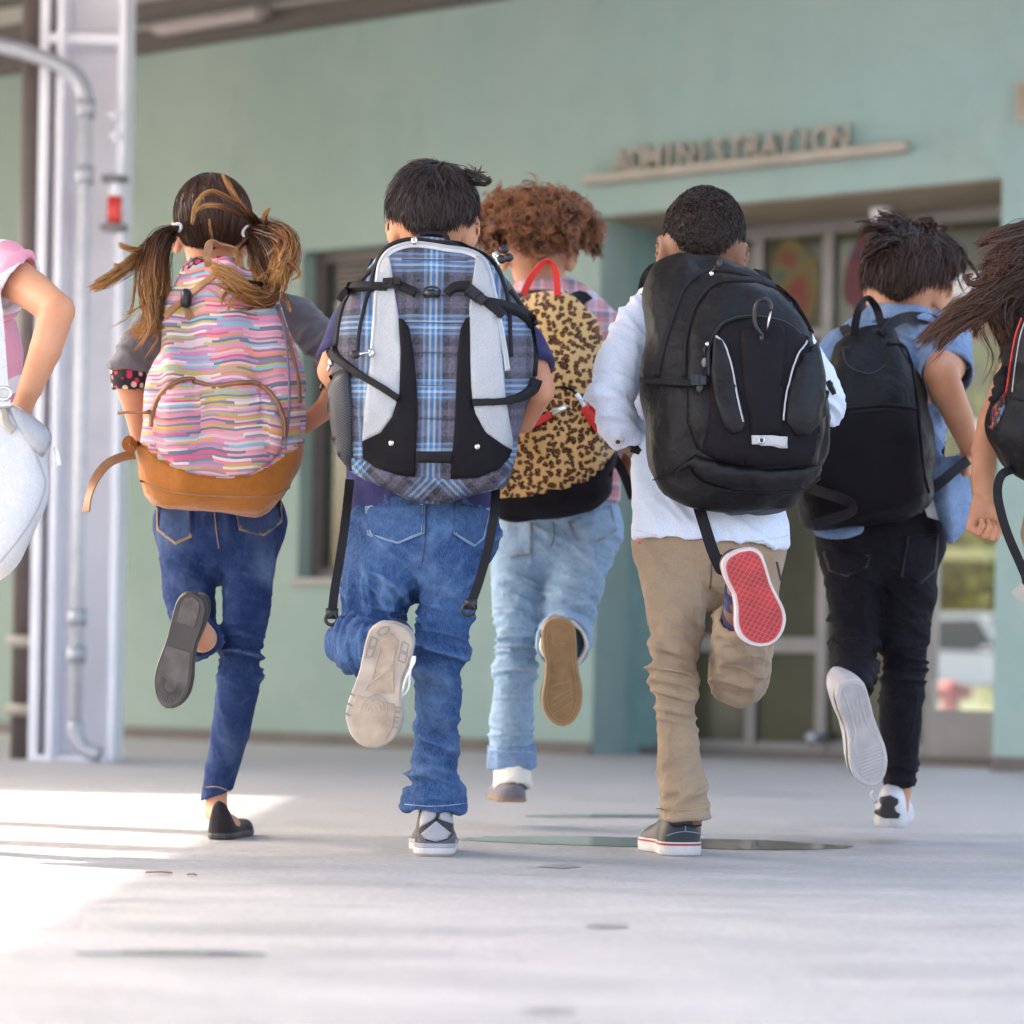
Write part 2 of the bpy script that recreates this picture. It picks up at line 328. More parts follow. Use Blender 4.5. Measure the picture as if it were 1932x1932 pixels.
# what stands on the wall: the sign, a notice at the right edge
sgn = empty('wall_sign', wallp(*on_wall(1410, 300)), 'bronze ADMINISTRATION letters standing on a long ledge above the entrance', 'sign')
sa, za = on_wall(1112, 346); sb, zb = on_wall(1718, 278); z1 = (za + zb) / 2
mb = MB(); wbox(mb, sa, sb, z1 - .02, z1 + .02, .002, .07); mb.build('ledge', MAT['letter'], sgn)
s0 = on_wall(1164, 320)[0]; s1 = on_wall(1608, 255)[0]; n = 14; ch = on_wall(1600, 238)[1] - z1 - .02
for i, L in enumerate('ADMINISTRATION'):
    cu = bpy.data.curves.new('letter', 'FONT'); cu.body = L; cu.size = ch / .70; cu.extrude = .012; cu.align_x = 'CENTER'; cu.offset = .002
    to = bpy.data.objects.new('letter', cu); COL.objects.link(to); bpy.context.view_layer.update()
    dg = bpy.context.evaluated_depsgraph_get(); me = bpy.data.meshes.new_from_object(to.evaluated_get(dg)); bpy.data.objects.remove(to)
    me.materials.clear(); me.materials.append(MAT['letter'])
    lo = bpy.data.objects.new('letter', me); COL.objects.link(lo); lo.parent = sgn
    p = wallp(s0 + (s1 - s0) * (i + .5) / n, z1 + .021, .035) - Vector(sgn.location)
    lo.matrix_local = Matrix.Translation(p) @ Matrix((WT * .80, Vector((0, 0, 1)), WN)).transposed().to_4x4()
sa, za = on_wall(1921, 232); sb, zb = on_wall(2010, 145); mb = MB(); wbox(mb, sa, sb, za, zb, .002, .03); nb = mb.build('notice_board', MAT['letter'], None, origin=wallp(sa, za)); tag(nb, 'tan notice plate on the wall at the right edge above the entrance corner', 'sign')
mb = MB(); wbox(mb, sa + .02, sb - .02, za + .02, zb - .02, .031, .034); mb.build('plate_face', MAT['beige'], nb)
# ------------------------------------------------------------------ roof over the walkway and eave along the wall
rf = empty('walkway_roof', (0, 9, TOP), 'long flat walkway roof with beams running along the school wall', 'roof')
XE, YN = -4.0, 9.0
rz0, rz1 = TOP + .002, TOP + .2
mb = MB(); mb.prism([(XE - .30, .1, rz0 + .16), (1.0, .1, rz0 + .16), (1.0, YN - .01, rz0 + .16), (XE - .20, YN - .01, rz0 + .16)], (0, 0, .12)); mb.build('roof_slab', MAT['soffit'], rf)  # out of view; edges shaped to set the sun patch and the shade
mb = MB(); a, b = wallp(SL, 0, -4), wallp(SR, 0, -4)
mb.prism([(-14, YN, rz0 + .16), (11, YN, rz0 + .16), (b.x, b.y, rz0 + .16), (a.x, a.y, rz0 + .16)], (0, 0, .12)); mb.build('eave_slab', MAT['soffit'], rf)
def beam(off0, off1, z0, z1, mt, name, sA=SL, sB=SR):
    mb = MB(); wbox(mb, sA, sB, z0, z1, off0, off1); return mb.build(name, MAT[mt], rf)
beam(.003, .10, TOP - .05, TOP + .15, 'brown', 'wall_plate'); beam(.101, .34, TOP + .05, TOP + .15, 'soffit', 'soffit_board'); beam(.342, .46, TOP + .0, TOP + .15, 'brown', 'edge_beam'); beam(.463, .85, TOP + .07, TOP + .15, 'soffit', 'soffit_board')
beam(.853, .95, TOP + .02, TOP + .15, 'brown', 'edge_beam'); beam(.953, 1.6, TOP + .08, TOP + .15, 'soffit', 'soffit_board')
s0, zz = on_wall(290, 95, .2); s1 = on_wall(500, 70, .2)[0]
mb = MB(); wbox(mb, s0, s1, TOP + .0, TOP + .048, .16, .27); lt = mb.build('light_housing', plain('pinkish_housing', (.34, .29, .28), .5), None, origin=wallp(s0, TOP, .2)); tag(lt, 'long white tube light fixed under the eave at upper left', 'light')  # housing and diffuser in even pinkish greys
mb = MB(); wbox(mb, s0 + .03, s1 - .03, TOP - .02, TOP - .001, .18, .25); mb.build('diffuser', plain('pinkish_diffuser', (.42, .36, .35), .5), lt)
# columns at the open edge of the roof (outside the picture; they throw the stripes on the sunlit floor)
proto = None
for y in (7.12, 6.55):
    if proto is None:
        mb = MB(); mb.tube([(XE + .1, y, 0), (XE + .1, y, TOP + .16)], .085, 16); proto = mb.build('roof_post', MAT['white_paint'], None, True, origin=(XE + .1, y, 0)); o = proto
    else:
        o = proto.copy(); COL.objects.link(o); o.location = (XE + .1, y, 0)
    tag(o, 'round white post at the sunny roof edge, the one %s the school wall' % ('nearer to' if y > 7 else 'farther from'), 'post', 'posts along the sunny roof edge')
mb = MB(); mb.box((XE + .06, 7, TOP + .08), (.05, 0, 0), (0, 1.9, 0), (0, 0, .079)); mb.build('edge_beam', MAT['brown'], rf)
mb = MB(); mb.box((XE + .06, 5.6, 1.0), (.02, 0, 0), (0, .16, 0), (0, 0, 1.0)); tag(mb.build('stripe_board', MAT['white_paint'], None, origin=(XE + .06, 5.6, 0)), 'tall white unseen board shading a stripe of the sunny floor', 'board')  # unseen; throws the wide stripe on the sunlit floor
# ------------------------------------------------------------------ steel column with pipes at left
DC = 10.06; cb = P(150, 1437, DC); cb.z = 0
colm = empty('steel_column', cb, 'white steel I column standing at the left of the walkway', 'column')
def C_(x, y=1437, d=DC): p = P(x, y, d); return p
def cbox(x0, x1, z0, z1, d0, d1, name, mt, yref=1437, par=None):
    a, b = P(x0, yref, DC), P(x1, yref, DC); mb = MB(); mb.box(((a.x + b.x) / 2, (d0 + d1) / 2, (z0 + z1) / 2), ((b.x - a.x) / 2, 0, 0), (0, (d1 - d0) / 2, 0), (0, 0, (z1 - z0) / 2)); return mb.build(name, MAT[mt], par or colm)
H = TOP + .16
cbox(52, 68, 0, H, DC, DC + .24, 'flange', 'white_paint'); cbox(200, 214, 0, H, DC, DC + .24, 'flange', 'white_paint'); cbox(68.3, 199.7, 0, H, DC + .16, DC + .185, 'web', 'white_paint')
cbox(88, 100, 0, H, DC - .04, DC + .158, 'stiffener', 'white_paint')
zt = P(150, 72, DC).z; cbox(68.5, 199.5, zt - .018, zt + .018, DC + .0, DC + .158, 'bracket_plate', 'white_paint'); cbox(68.5, 199.5, 0, .02, DC - .02, DC + .158, 'base_plate', 'white_paint')
pp = empty('drain_pipe', (C_(155).x, DC + .05, 0), 'grey pipe bending down the front of the white column', 'pipe')
dp = DC - .12; a = [P(-160, 70, dp), P(-60, 76, dp), P(0, 86, dp), P(60, 102, dp), P(118, 126, dp), P(147, 148, dp), P(160, 178, dp), P(162, 215, dp)]
mb = MB(); mb.tube(crom([list(q) for q in a], 6), .032, 14); mb.build('elbow', MAT['pipe'], pp, True)
xb = a[-1].x; mb = MB(); mb.tube([(xb, dp, a[-1].z + .002), (xb, dp, .16)], .026, 14); mb.build('riser', MAT['pipe_pale'], pp, True)
e = [(xb, dp, .158), (xb + .01, dp, .09), (xb + .05, dp - .01, .045), (xb + .1, dp - .02, .03)]; mb = MB(); mb.tube(crom(e, 5), .03, 14); mb.build('foot_bend', MAT['pipe'], pp, True)
for y in (205, 330, 1165, 1235):
    z = P(160, y, dp).z; mb = MB(); mb.tube([(xb, dp, z - .035), (xb, dp, z + .035)], .036, 14); mb.build('coupling', MAT['pipe'], pp, True)
dwn = P(36, 1425, DC + .1); dwn.z = 0; dn = empty('downpipe', dwn, 'dark brown downpipe standing left of the white column', 'pipe')
mb = MB(); mb.tube([(dwn.x, dwn.y, 0), (dwn.x, dwn.y, H)], .036, 14); mb.build('shaft', MAT['pole'], dn, True)
for y in (1210, 1340):
    z = P(45, y, DC).z; mb = MB(); mb.tube([(dwn.x - .05, dwn.y - .045, z), (dwn.x + .075, dwn.y - .045, z)], .02, 10); mb.tube([(dwn.x, dwn.y, z - .025), (dwn.x, dwn.y, z + .025)], .044, 14); mb.build('clamp', MAT['letter'], dn, True)
# red call lamp between two brackets on the column face
lx = P(216, 400, DC - .08); fx = empty('alarm_lamp', lx, 'red and white glass alarm lamp between two brackets on the column', 'lamp')
def lam(y0, y1, r, nm, mt):
    z0, z1 = P(212, y1, lx.y).z, P(212, y0, lx.y).z; mb = MB(); mb.tube([(lx.x, lx.y, z0), (lx.x, lx.y, z1)], r, 16); return mb.build(nm, MAT[mt], fx, True)
lam(372, 424, .029, 'red_bulb', 'red'); lam(345, 371, .026, 'cap', 'white_paint'); lam(334, 342, .055, 'bracket', 'frame'); lam(425, 434, .055, 'bracket', 'frame')
for (x, y) in ((212, 218), (217, 256)):
    p = P(x, y, DC - .04); mb = MB(); mb.ball(p, (.022, .03, .022)); mb.tube([p, p + Vector((0, .2, 0))], .01, 8)
    tag(mb.build('round_knob', MAT['white_paint'], None, True, origin=p), 'white round knob high on the column, %s one of two' % ('upper' if y < 230 else 'lower'), 'knob', 'knobs on the white column')
# ------------------------------------------------------------------ beyond the glass: lawn, hedge, white car, red hydrant
MAT['grass'] = plain('grass', (.05, .06, .012), .9, var=.4, scale=2)
def m_leaf():
    s = NT('hedge_leaf'); c = s.coord(); return s.done(s.ramp(s.noise(c, 1.1, 4, .7), [(.3, (.05, .062, .004)), (.5, (.15, .15, .010)), (.7, (.25, .235, .02))]), .7)
MAT['leaf'] = m_leaf()
lawn = mesh('lawn', [(3, 24, .004), (45, 24, .004), (45, 90, .6), (3, 90, .6)], [(0, 1, 2, 3)], MAT['grass']); lawn['kind'] = 'structure'
MAT['tyre'] = plain('tyre_rubber', (.02, .02, .02), .8); MAT['carglass'] = plain('car_window', (.04, .05, .06), .1)
MAT['carwhite'] = plain('white_car_paint', (.42, .42, .43), .3, var=.03); MAT['chrome'] = plain('bright_metal', (.6, .6, .6), .25, 1.)
def hedge(x, y, d, wd, dp_, ht, n, name, label):
    b = P(x, y, d); b.z = 0; h = empty(name, b, label, 'hedge'); q = RNG.random((n, 3)); V = []; F = []
    C = np.array(b)[None] + (q - [.5, .5, 0]) * [wd, dp_, ht * 1.0]; C[:, 2] *= .85 + .25 * vnoise(C * .6)
    a = RNG.normal(size=(n, 3)); a /= np.linalg.norm(a, axis=1)[:, None]; u = np.cross(a, RNG.normal(size=(n, 3))); u /= np.linalg.norm(u, axis=1)[:, None]; sz = .24
    V = np.stack([C + a * sz, C + u * sz * .5, C - a * sz, C - u * sz * .5], 1).reshape(-1, 3); F = np.arange(4 * n).reshape(-1, 4)
    mesh('foliage', V, F, MAT['leaf'], h, False)
    mb = MB()
    for k in range(5): mb.tube([b + Vector(((k - 2) * wd / 6, 0, 0)), b + Vector(((k - 2) * wd / 6 + .1, 0, ht * .6))], [.06, .03], 6)
    mb.build('stem', MAT['pole'], h)
hedge(1815, 1200, 50, 8, 3, 12.5, 22000, 'tall_hedge', 'tall yellow green hedge seen through the glass beside the entrance')
rl = P(1815, 1045, 44); mb = MB(); mb.box((rl.x, rl.y, rl.z), (4, 0, 0), (0, .05, 0), (0, 0, .09))
for k in (-3, 3): mb.box((rl.x + k, rl.y + .07, (rl.z - .1) / 2), (.03, 0, 0), (0, .02, 0), (0, 0, (rl.z - .1) / 2))
tag(mb.build('guard_rail', plain('yellow_grey_rail', (.30, .28, .12), .7), None, origin=(rl.x, rl.y, 0)), 'pale high rail on posts in front of the tall hedge', 'rail')  # even yellow-grey colour
def parked_car():
    b = P(1830, 1300, 36); b.z = 0; c = empty('parked_car', b, 'white parked car seen through the glass right of the running children', 'car')
    prof = [(-2.0, .35), (-2.05, .68), (-1.75, .8), (-1.2, .85), (-.7, 1.28), (.9, 1.32), (1.6, .9), (2.0, .82), (2.05, .4), (1.9, .3), (-1.9, .3)]
    MB().prism([(b.x + x, b.y - .8, z) for x, z in prof], (0, 1.6, 0)).build('body', MAT['carwhite'], c)
    for pts in ([(-1.1, .78), (-.64, 1.2), (-.05, 1.22), (.25, .75)], [(.36, .75), (.1, 1.22), (.82, 1.24), (1.35, .82)]):
        MB().prism([(b.x + x, b.y - .803, z) for x, z in pts], (0, -.006, 0)).build('window', MAT['carglass'], c)
    for x in (-1.25, 1.25):
        mb = MB(); mb.tube([(b.x + x, b.y - .83, .32), (b.x + x, b.y - .6, .32)], .32, 18); wl = mb.build('wheel', MAT['tyre'], c)
        mb = MB(); mb.tube([(b.x + x, b.y - .845, .32), (b.x + x, b.y - .832, .32)], .2, 14); mb.build('rim', MAT['chrome'], wl)
    for x in (-2.04, 2.04): MB().box((b.x + x, b.y - .7, .72), (.03, 0, 0), (0, .12, 0), (0, 0, .07)).build('headlight' if x < 0 else 'tail_light', MAT['chrome' if x < 0 else 'red'], c)
    MB().box((b.x + .1, b.y - .815, .8), (.12, 0, 0), (0, .01, 0), (0, 0, .02)).build('door_handle', MAT['chrome'], c)
parked_car()
MAT['hydrant'] = plain('red_hydrant_paint', (.14, .004, .003), .6)
b = P(1793, 1340, 25); b.z = 0; hy = empty('fire_hydrant', b, 'small red hydrant standing in front of the white parked car', 'hydrant')
mb = MB(); mb.tube([b, b + Vector((0, 0, .05)), b + Vector((0, 0, .06)), b + Vector((0, 0, .24)), b + Vector((0, 0, .32)), b + Vector((0, 0, .36))], [.13, .13, .09, .1, .13, .03], 14); mb.build('barrel', MAT['hydrant'], hy, True)
for sx in (-1, 1): mb = MB(); mb.tube([b + Vector((sx * .08, 0, .24)), b + Vector((sx * .2, 0, .24))], .06, 10); mb.build('nozzle', MAT['hydrant'], hy, True)
# ------------------------------------------------------------------ soft shapes: blended tapered capsules meshed as one continuous skin
class Field:
    def __init__(s, lo, hi, h):
        s.lo = np.array(lo, float); s.h = h; n = np.ceil((np.array(hi) - s.lo) / h).astype(int) + 1
        s.ax = [s.lo[i] + h * np.arange(n[i]) for i in range(3)]; s.f = np.full(n, .3, np.float32)
    def sub(s):
        o = Field.__new__(Field); o.lo, o.h, o.ax = s.lo, s.h, s.ax; o.f = np.full(s.f.shape, .3, np.float32); return o
    def win(s, lo, hi):
        sl = []
        for i in range(3):
            a = max(0, int((lo[i] - s.lo[i]) / s.h)); b = min(s.f.shape[i], int((hi[i] - s.lo[i]) / s.h) + 2); sl.append(slice(a, max(a, b)))
        return tuple(sl), [s.ax[i][sl[i]].astype(np.float32) for i in range(3)]
    def put(s, sl, d, k):
        a = s.f[sl]
        if k > 0:
            hh = np.clip(.5 + .5 * (a - d) / k, 0, 1); s.f[sl] = a + (d - a) * hh - k * hh * (1 - hh)
        else: s.f[sl] = np.minimum(a, d)
    def caps(s, a, ra, b, rb, k=.02, fl=(1, 1, 1)):
        a, b = np.array(a), np.array(b); m = max(ra, rb) * max(fl) + k + .03
        sl, (x, y, z) = s.win(np.minimum(a, b) - m, np.maximum(a, b) + m); fl = np.array(fl)
        if 0 in s.f[sl].shape: return s
        d = (b - a) / fl; L = max(1e-9, d @ d); px = (x[:, None, None] - a[0]) / fl[0]; py = (y[None, :, None] - a[1]) / fl[1]; pz = (z[None, None, :] - a[2]) / fl[2]
        t = np.clip((px * d[0] + py * d[1] + pz * d[2]) / L, 0, 1)
        q = np.sqrt((px - t * d[0]) ** 2 + (py - t * d[1]) ** 2 + (pz - t * d[2]) ** 2) - (ra + (rb - ra) * t)
        s.put(sl, q * min(fl), k); return s
    def chain(s, pts, k=.02, fl=(1, 1, 1), dr=0., sc=1.):      # pts: (place, radius)
        for (a, ra), (b, rb) in zip(pts[:-1], pts[1:]): s.caps(a, ra * sc + dr, b, rb * sc + dr, k, fl)
        return s
    def ell(s, c, r, M=None, k=.015, sub=False):
        c = np.array(c); m = max(r) + k + .02; sl, (x, y, z) = s.win(c - m, c + m)
        if 0 in s.f[sl].shape: return s
        p = [x[:, None, None] - c[0], y[None, :, None] - c[1], z[None, None, :] - c[2]]
        M = np.eye(3) if M is None else np.array(M); q = 0
        for i in range(3): q = q + ((M[i, 0] * p[0] + M[i, 1] * p[1] + M[i, 2] * p[2]) / r[i]) ** 2
        d = (np.sqrt(q) - 1) * min(r)
        if sub: s.f[sl] = np.maximum(s.f[sl], -d)
        else: s.put(sl, d, k)
        return s
    def join(s, o, k): s.put((slice(None),) * 3, o.f, k); return s
    def plane(s, p, n):
        n = np.array(Vector(n).normalized()); p = np.array(p)
        return (s.ax[0][:, None, None] - p[0]) * n[0] + (s.ax[1][None, :, None] - p[1]) * n[1] + (s.ax[2][None, None, :] - p[2]) * n[2]
    def cut(s, p, n, thick=.013, deep=.03):                      # open end: flat cut, hollowed a little way in
        d = s.plane(p, n).astype(np.float32)
        if thick: s.f = np.maximum(s.f, -np.maximum(s.f + thick, -(d + deep)))
        s.f = np.maximum(s.f, d); return s
    def mesh(s, smooth=2):
        f = s.f; S = f < 0
        c = S[:-1, :-1, :-1].astype(np.int8)
        for i, j, k in ((1, 0, 0), (0, 1, 0), (0, 0, 1), (1, 1, 0), (1, 0, 1), (0, 1, 1), (1, 1, 1)):
            c = c + S[i:f.shape[0] - 1 + i, j:f.shape[1] - 1 + j, k:f.shape[2] - 1 + k]
        I = np.argwhere((c > 0) & (c < 8)); n = len(I); acc = np.zeros((n, 3)); cnt = np.zeros(n); F3 = lambda o: f[I[:, 0] + o[0], I[:, 1] + o[1], I[:, 2] + o[2]]
        for a in range(3):
            for u in (0, 1):
                for v in (0, 1):
                    o = [0, 0, 0]; o[(a + 1) % 3] = u; o[(a + 2) % 3] = v; o2 = list(o); o2[a] = 1
                    f0, f1 = F3(o), F3(o2); m = (f0 < 0) != (f1 < 0); t = f0[m] / (f0[m] - f1[m]); q = np.tile(np.array(o, float), (m.sum(), 1)); q[:, a] = t
                    acc[m] += q; cnt[m] += 1
        V = s.lo + s.h * (I + acc / cnt[:, None])
        idx = np.full(c.shape, -1, np.int32); idx[I[:, 0], I[:, 1], I[:, 2]] = np.arange(n); Q = []
        for a in range(3):
            b, d = (a + 1) % 3, (a + 2) % 3; A = np.moveaxis(S, a, 0); ch = np.argwhere(A[:-1] != A[1:]); g = np.zeros_like(ch)
            g[:, a] = ch[:, 0]; r = [i for i in range(3) if i != a]; g[:, r[0]] = ch[:, 1]; g[:, r[1]] = ch[:, 2]
            ok = (g[:, b] > 0) & (g[:, d] > 0) & (g[:, b] < c.shape[b]) & (g[:, d] < c.shape[d]); g = g[ok]; ins = S[g[:, 0], g[:, 1], g[:, 2]]
            def at(db, dd):
                q = g.copy(); q[:, b] += db; q[:, d] += dd; return idx[q[:, 0], q[:, 1], q[:, 2]]
            q = np.stack([at(-1, -1), at(0, -1), at(0, 0), at(-1, 0)], 1); q[~ins] = q[~ins][:, ::-1]; Q.append(q)
        Q = np.vstack(Q); Q = Q[(Q >= 0).all(1)]
        for _ in range(smooth): V = relax(V, Q)
        return V, Q
def relax(V, Q, lam=.5):
    n = len(V); acc = np.zeros((n, 3)); cnt = np.bincount(Q.ravel(), minlength=n) * 2.
    for k in range(4):
        for e in (1, 3):
            for a in range(3): acc[:, a] += np.bincount(Q[:, k], V[Q[:, (k + e) % 4], a], minlength=n)
    return V + lam * (acc / np.maximum(cnt, 1)[:, None] - V)
def normals(V, Q):
    a = np.cross(V[Q[:, 2]] - V[Q[:, 0]], V[Q[:, 3]] - V[Q[:, 1]]); N = np.zeros_like(V)
    for k in range(Q.shape[1]):
        for i in range(3): N[:, i] += np.bincount(Q[:, k], a[:, i], minlength=len(V))
    return N / np.maximum(np.linalg.norm(N, axis=1), 1e-12)[:, None]
def folds(V, Q, rings=(), gen=((14, .0025), (34, .001)), seed=0):
    N = normals(V, Q); D = np.zeros(len(V))
    for fr, am in gen:
        D += am * vnoise(V * fr + seed * 3.7)
        wq = V + .05 * np.stack([vnoise(V * 6 + 11 + seed), vnoise(V * 6 + 23), vnoise(V * 6 + 37)], 1)
        D += 1.25 * am * ((1 - np.minimum(1, 2.4 * np.abs(vnoise(wq * [fr, fr, fr * .75] + seed * 1.3 + 50)))) ** 2 - .3)
    for j, (c, ax, hl, fr, am) in enumerate(rings):
        c = np.array(c); ax = np.array(Vector(ax).normalized()); q = V - c; t = q @ ax; rad = np.linalg.norm(q - t[:, None] * ax, axis=1)
        wt = np.exp(-(t / hl) ** 2) * np.exp(-(np.maximum(rad - .13, 0) / .05) ** 2)
        q2 = V * [8, 8, 6] + t[:, None] * ax * fr * 1.7 + seed + j * 5.3; rg = 1.5 * (1 - np.minimum(1, 2.1 * np.abs(vnoise(q2)))) ** 1.7 + .6 * (1 - np.minimum(1, 2.2 * np.abs(vnoise(q2 * 2.2 + 7)))) ** 1.5 - .75
        D += 1.55 * am * wt * rg * (.8 + .6 * vnoise(V * 7 + 3 * j + seed))
    return relax(V + N * D[:, None], Q, .28), D
def proj(v):
    d = v[1]; a, b = v[0] * FPX / d, (CAM_H - v[2]) * FPX / d; c, q = math.cos(ROLL), math.sin(ROLL); return CX + a * c - b * q, HY + a * q + b * c
def R_(hw, d): return hw * d / FPX
def leg(pts): return [(P(x, y, d), R_(r, d)) for x, y, d, r in pts]
class Surf:                           # a built surface one can place trim on
    def __init__(s, V, F):
        F = F.tolist() if isinstance(F, np.ndarray) else F; s.b = BVHTree.FromPolygons([tuple(v) for v in V], [tuple(f) for f in F]); s.last = None
    def hit(s, x, y):
        d = (P(x, y, 1.) - CAM).normalized(); h = s.b.ray_cast(CAM, d)
        if h[0] is None:
            n = s.b.find_nearest(CAM + d * (s.last or 5.2)); q = CAM + d * (n[0] - CAM).dot(d); return q, -d
        s.last = (h[0] - CAM).length; nn = h[1]
        return h[0], (nn if nn.dot(d) < 0 else -nn)
def ribbon(sf, pts, wd, th, name, mat, par, n=6, lift=.0005, prof=None):
    q = crom(pts, n); V = []; F = []; m = 5; k = len(q); row = m + 2
    for i in range(k):
        x, y = q[i]; tx, ty = np.array(q[min(i + 1, k - 1)]) - np.array(q[max(i - 1, 0)]); l = math.hypot(tx, ty) or 1; nx, ny = -ty / l, tx / l
        ww = wd * (prof(i / (k - 1)) if prof else 1); hs = [sf.hit(x + nx * ww * (j / (m - 1) - .5), y + ny * ww * (j / (m - 1) - .5)) for j in range(m)]
        nn = sum((h[1] for h in hs), Vector()).normalized()
        if lift > .009: nn = (nn * .35 + (CAM - hs[2][0]).normalized()).normalized()
        V += [hs[0][0] - nn * .002] + [h[0] + nn * (th + lift) for h in hs] + [hs[-1][0] - nn * .002]
    for i in range(k - 1): F += [(i * row + j, i * row + j + 1, (i + 1) * row + j + 1, (i + 1) * row + j) for j in range(row - 1)]
    F += [tuple(range(row))[::-1], tuple(range((k - 1) * row, k * row))]
    return mesh(name, V, F, mat, par, True)
def panel(sf, poly, off, name, mat, par, cell=9., curve=0, uv=False, puff=0.):
    pts = [tuple(p) for p in (crom(list(poly) + [poly[0]], curve)[:-1] if curve else poly)]; B = []
    for a, b in zip(pts, pts[1:] + pts[:1]):
        k = max(1, int(math.dist(a, b) / cell)); B += [(a[0] + (b[0] - a[0]) * i / k, a[1] + (b[1] - a[1]) * i / k) for i in range(k)]
    xs = [p[0] for p in B]; ys = [p[1] for p in B]; I = []
    def inside(x, y):
        c = False
        for (x1, y1), (x2, y2) in zip(B, B[1:] + B[:1]):
            if (y1 > y) != (y2 > y) and x < (x2 - x1) * (y - y1) / (y2 - y1) + x1: c = not c
        return c
    for yy in np.arange(min(ys) + cell / 2, max(ys), cell):
        for xx in np.arange(min(xs) + cell / 2, max(xs), cell):
            if inside(xx, yy) and min((xx - a) ** 2 + (yy - b) ** 2 for a, b in B) > (cell * .4) ** 2: I.append((xx, yy))
    nb = len(B); co2, _, fs, ov, _, _ = delaunay_2d_cdt([Vector(p) for p in B + I], [(i, (i + 1) % nb) for i in range(nb)], [], 1, 1e-5)
    V = []; W = []; bnd = {}
    for i, c in enumerate(co2):
        h, n = sf.hit(c.x, c.y); e = 0
        if puff: e = puff * min(1, math.sqrt(min((c.x - a) ** 2 + (c.y - b) ** 2 for a, b in B)) / 30) ** .5
        V.append(h + n * (off + e)); W.append(h - n * .003)
    edges = {}
    for f in fs:
        for a, b in zip(f, list(f[1:]) + [f[0]]): edges[(a, b)] = 1
    def face(f):
        a, b, c = V[f[0]], V[f[1]], V[f[2]]; return f if (b - a).cross(c - a).dot(CAM - a) > 0 else f[::-1]
    F = [tuple(face(list(f))) for f in fs]; n0 = len(V); VV = V + W
    for (a, b) in edges:
        if (b, a) not in edges: F.append((a, b, n0 + b, n0 + a))
    u = [((c.x - 966) / 900., (966 - c.y) / 900.) for c in co2]; u = u + u
    return mesh(name, VV, F, mat, par, True, uv=u)
def strap3(pts, wd, name, mat, par, th=.0025, n=6, tw=None):      # loose webbing: pts (x, y, distance), width in picture units
    q = crom(pts, n); T = crom([(t, 0, 0) for t in tw], n) if tw else None; V = []; F = []; k = len(q)
    for i in range(k):
        p = P(*q[i]); t = (P(*q[min(i + 1, k - 1)]) - P(*q[max(i - 1, 0)])).normalized(); v = (p - CAM).normalized(); sd = t.cross(v)
        if sd.length < .05: sd = Vector((1, 0, 0))
        sd.normalize()
        if T is not None: sd = Matrix.Rotation(T[i][0], 3, t) @ sd
        nn = sd.cross(t).normalized(); r = R_(wd / 2, q[i][2])
        V += [p - sd * r - nn * th, p + sd * r - nn * th, p + sd * r + nn * th, p - sd * r + nn * th]
    for i in range(k - 1): F += [(i * 4 + j, i * 4 + (j + 1) % 4, i * 4 + 4 + (j + 1) % 4, i * 4 + 4 + j) for j in range(4)]
    F += [(3, 2, 1, 0), tuple(range(4 * k - 4, 4 * k))]
    return mesh(name, V, F, mat, par, False)
def piping(sf, pts, r, name, mat, par, n=6, lift=.5, nn=6):
    q = [sf.hit(*p) for p in crom(pts, n)]; return MB().tube([h + m * r * lift for h, m in q], r, nn).build(name, mat, par, True)
def stitch(sf, pts, par, mat, name='stitching', wd=1.5, n=5, lift=.0012): return ribbon(sf, pts, wd, .0007, name, mat, par, n, lift)
# ------------------------------------------------------------------ hands, heads, bodies
def hand(F, wr, dr, pn, curl=.6, s=1., thumb=1, k=.0015):      # dr: towards the knuckles, pn: out of the palm
    dr = Vector(dr).normalized(); pn = Vector(pn); pn = (pn - dr * pn.dot(dr)).normalized(); sd = dr.cross(pn); wr = Vector(wr); L = .066 * s
    kn = []
    for i in range(4):
        o = (i - 1.5) * .0155 * s; b = wr + sd * o * .6 + dr * .008; e = wr + dr * (L - abs(i - 1.2) * .004) + sd * o; F.caps(b, .0125 * s, e, .0105 * s, .008); kn.append(e)
    for i, (ln, cu) in enumerate(zip((.060, .066, .062, .048), (curl, curl * 1.07, curl * 1.0, curl * .92))):
        p = kn[i]; ang = .0; d = dr
        for j, fr in enumerate((.44, .31, .25)):
            ang += cu * (1.0, 1.25, .8)[j]; d = dr * math.cos(ang) + pn * math.sin(ang); e = p + d * ln * s * fr; F.caps(p, (.0084 - .001 * j) * s, e, (.0076 - .001 * j) * s, k); p = e
    p = wr + sd * (-.018 * s * thumb) + dr * .016 + pn * .006; d = (dr * .75 - sd * .62 * thumb + pn * .35).normalized(); e = p + d * .034 * s; F.caps(p, .0115 * s, e, .0095 * s, .006)
    d2 = (dr * .7 + sd * .35 * thumb + pn * (.3 + .5 * curl)).normalized(); e2 = e + d2 * .026 * s; F.caps(e, .0092 * s, e2, .0075 * s, .004)
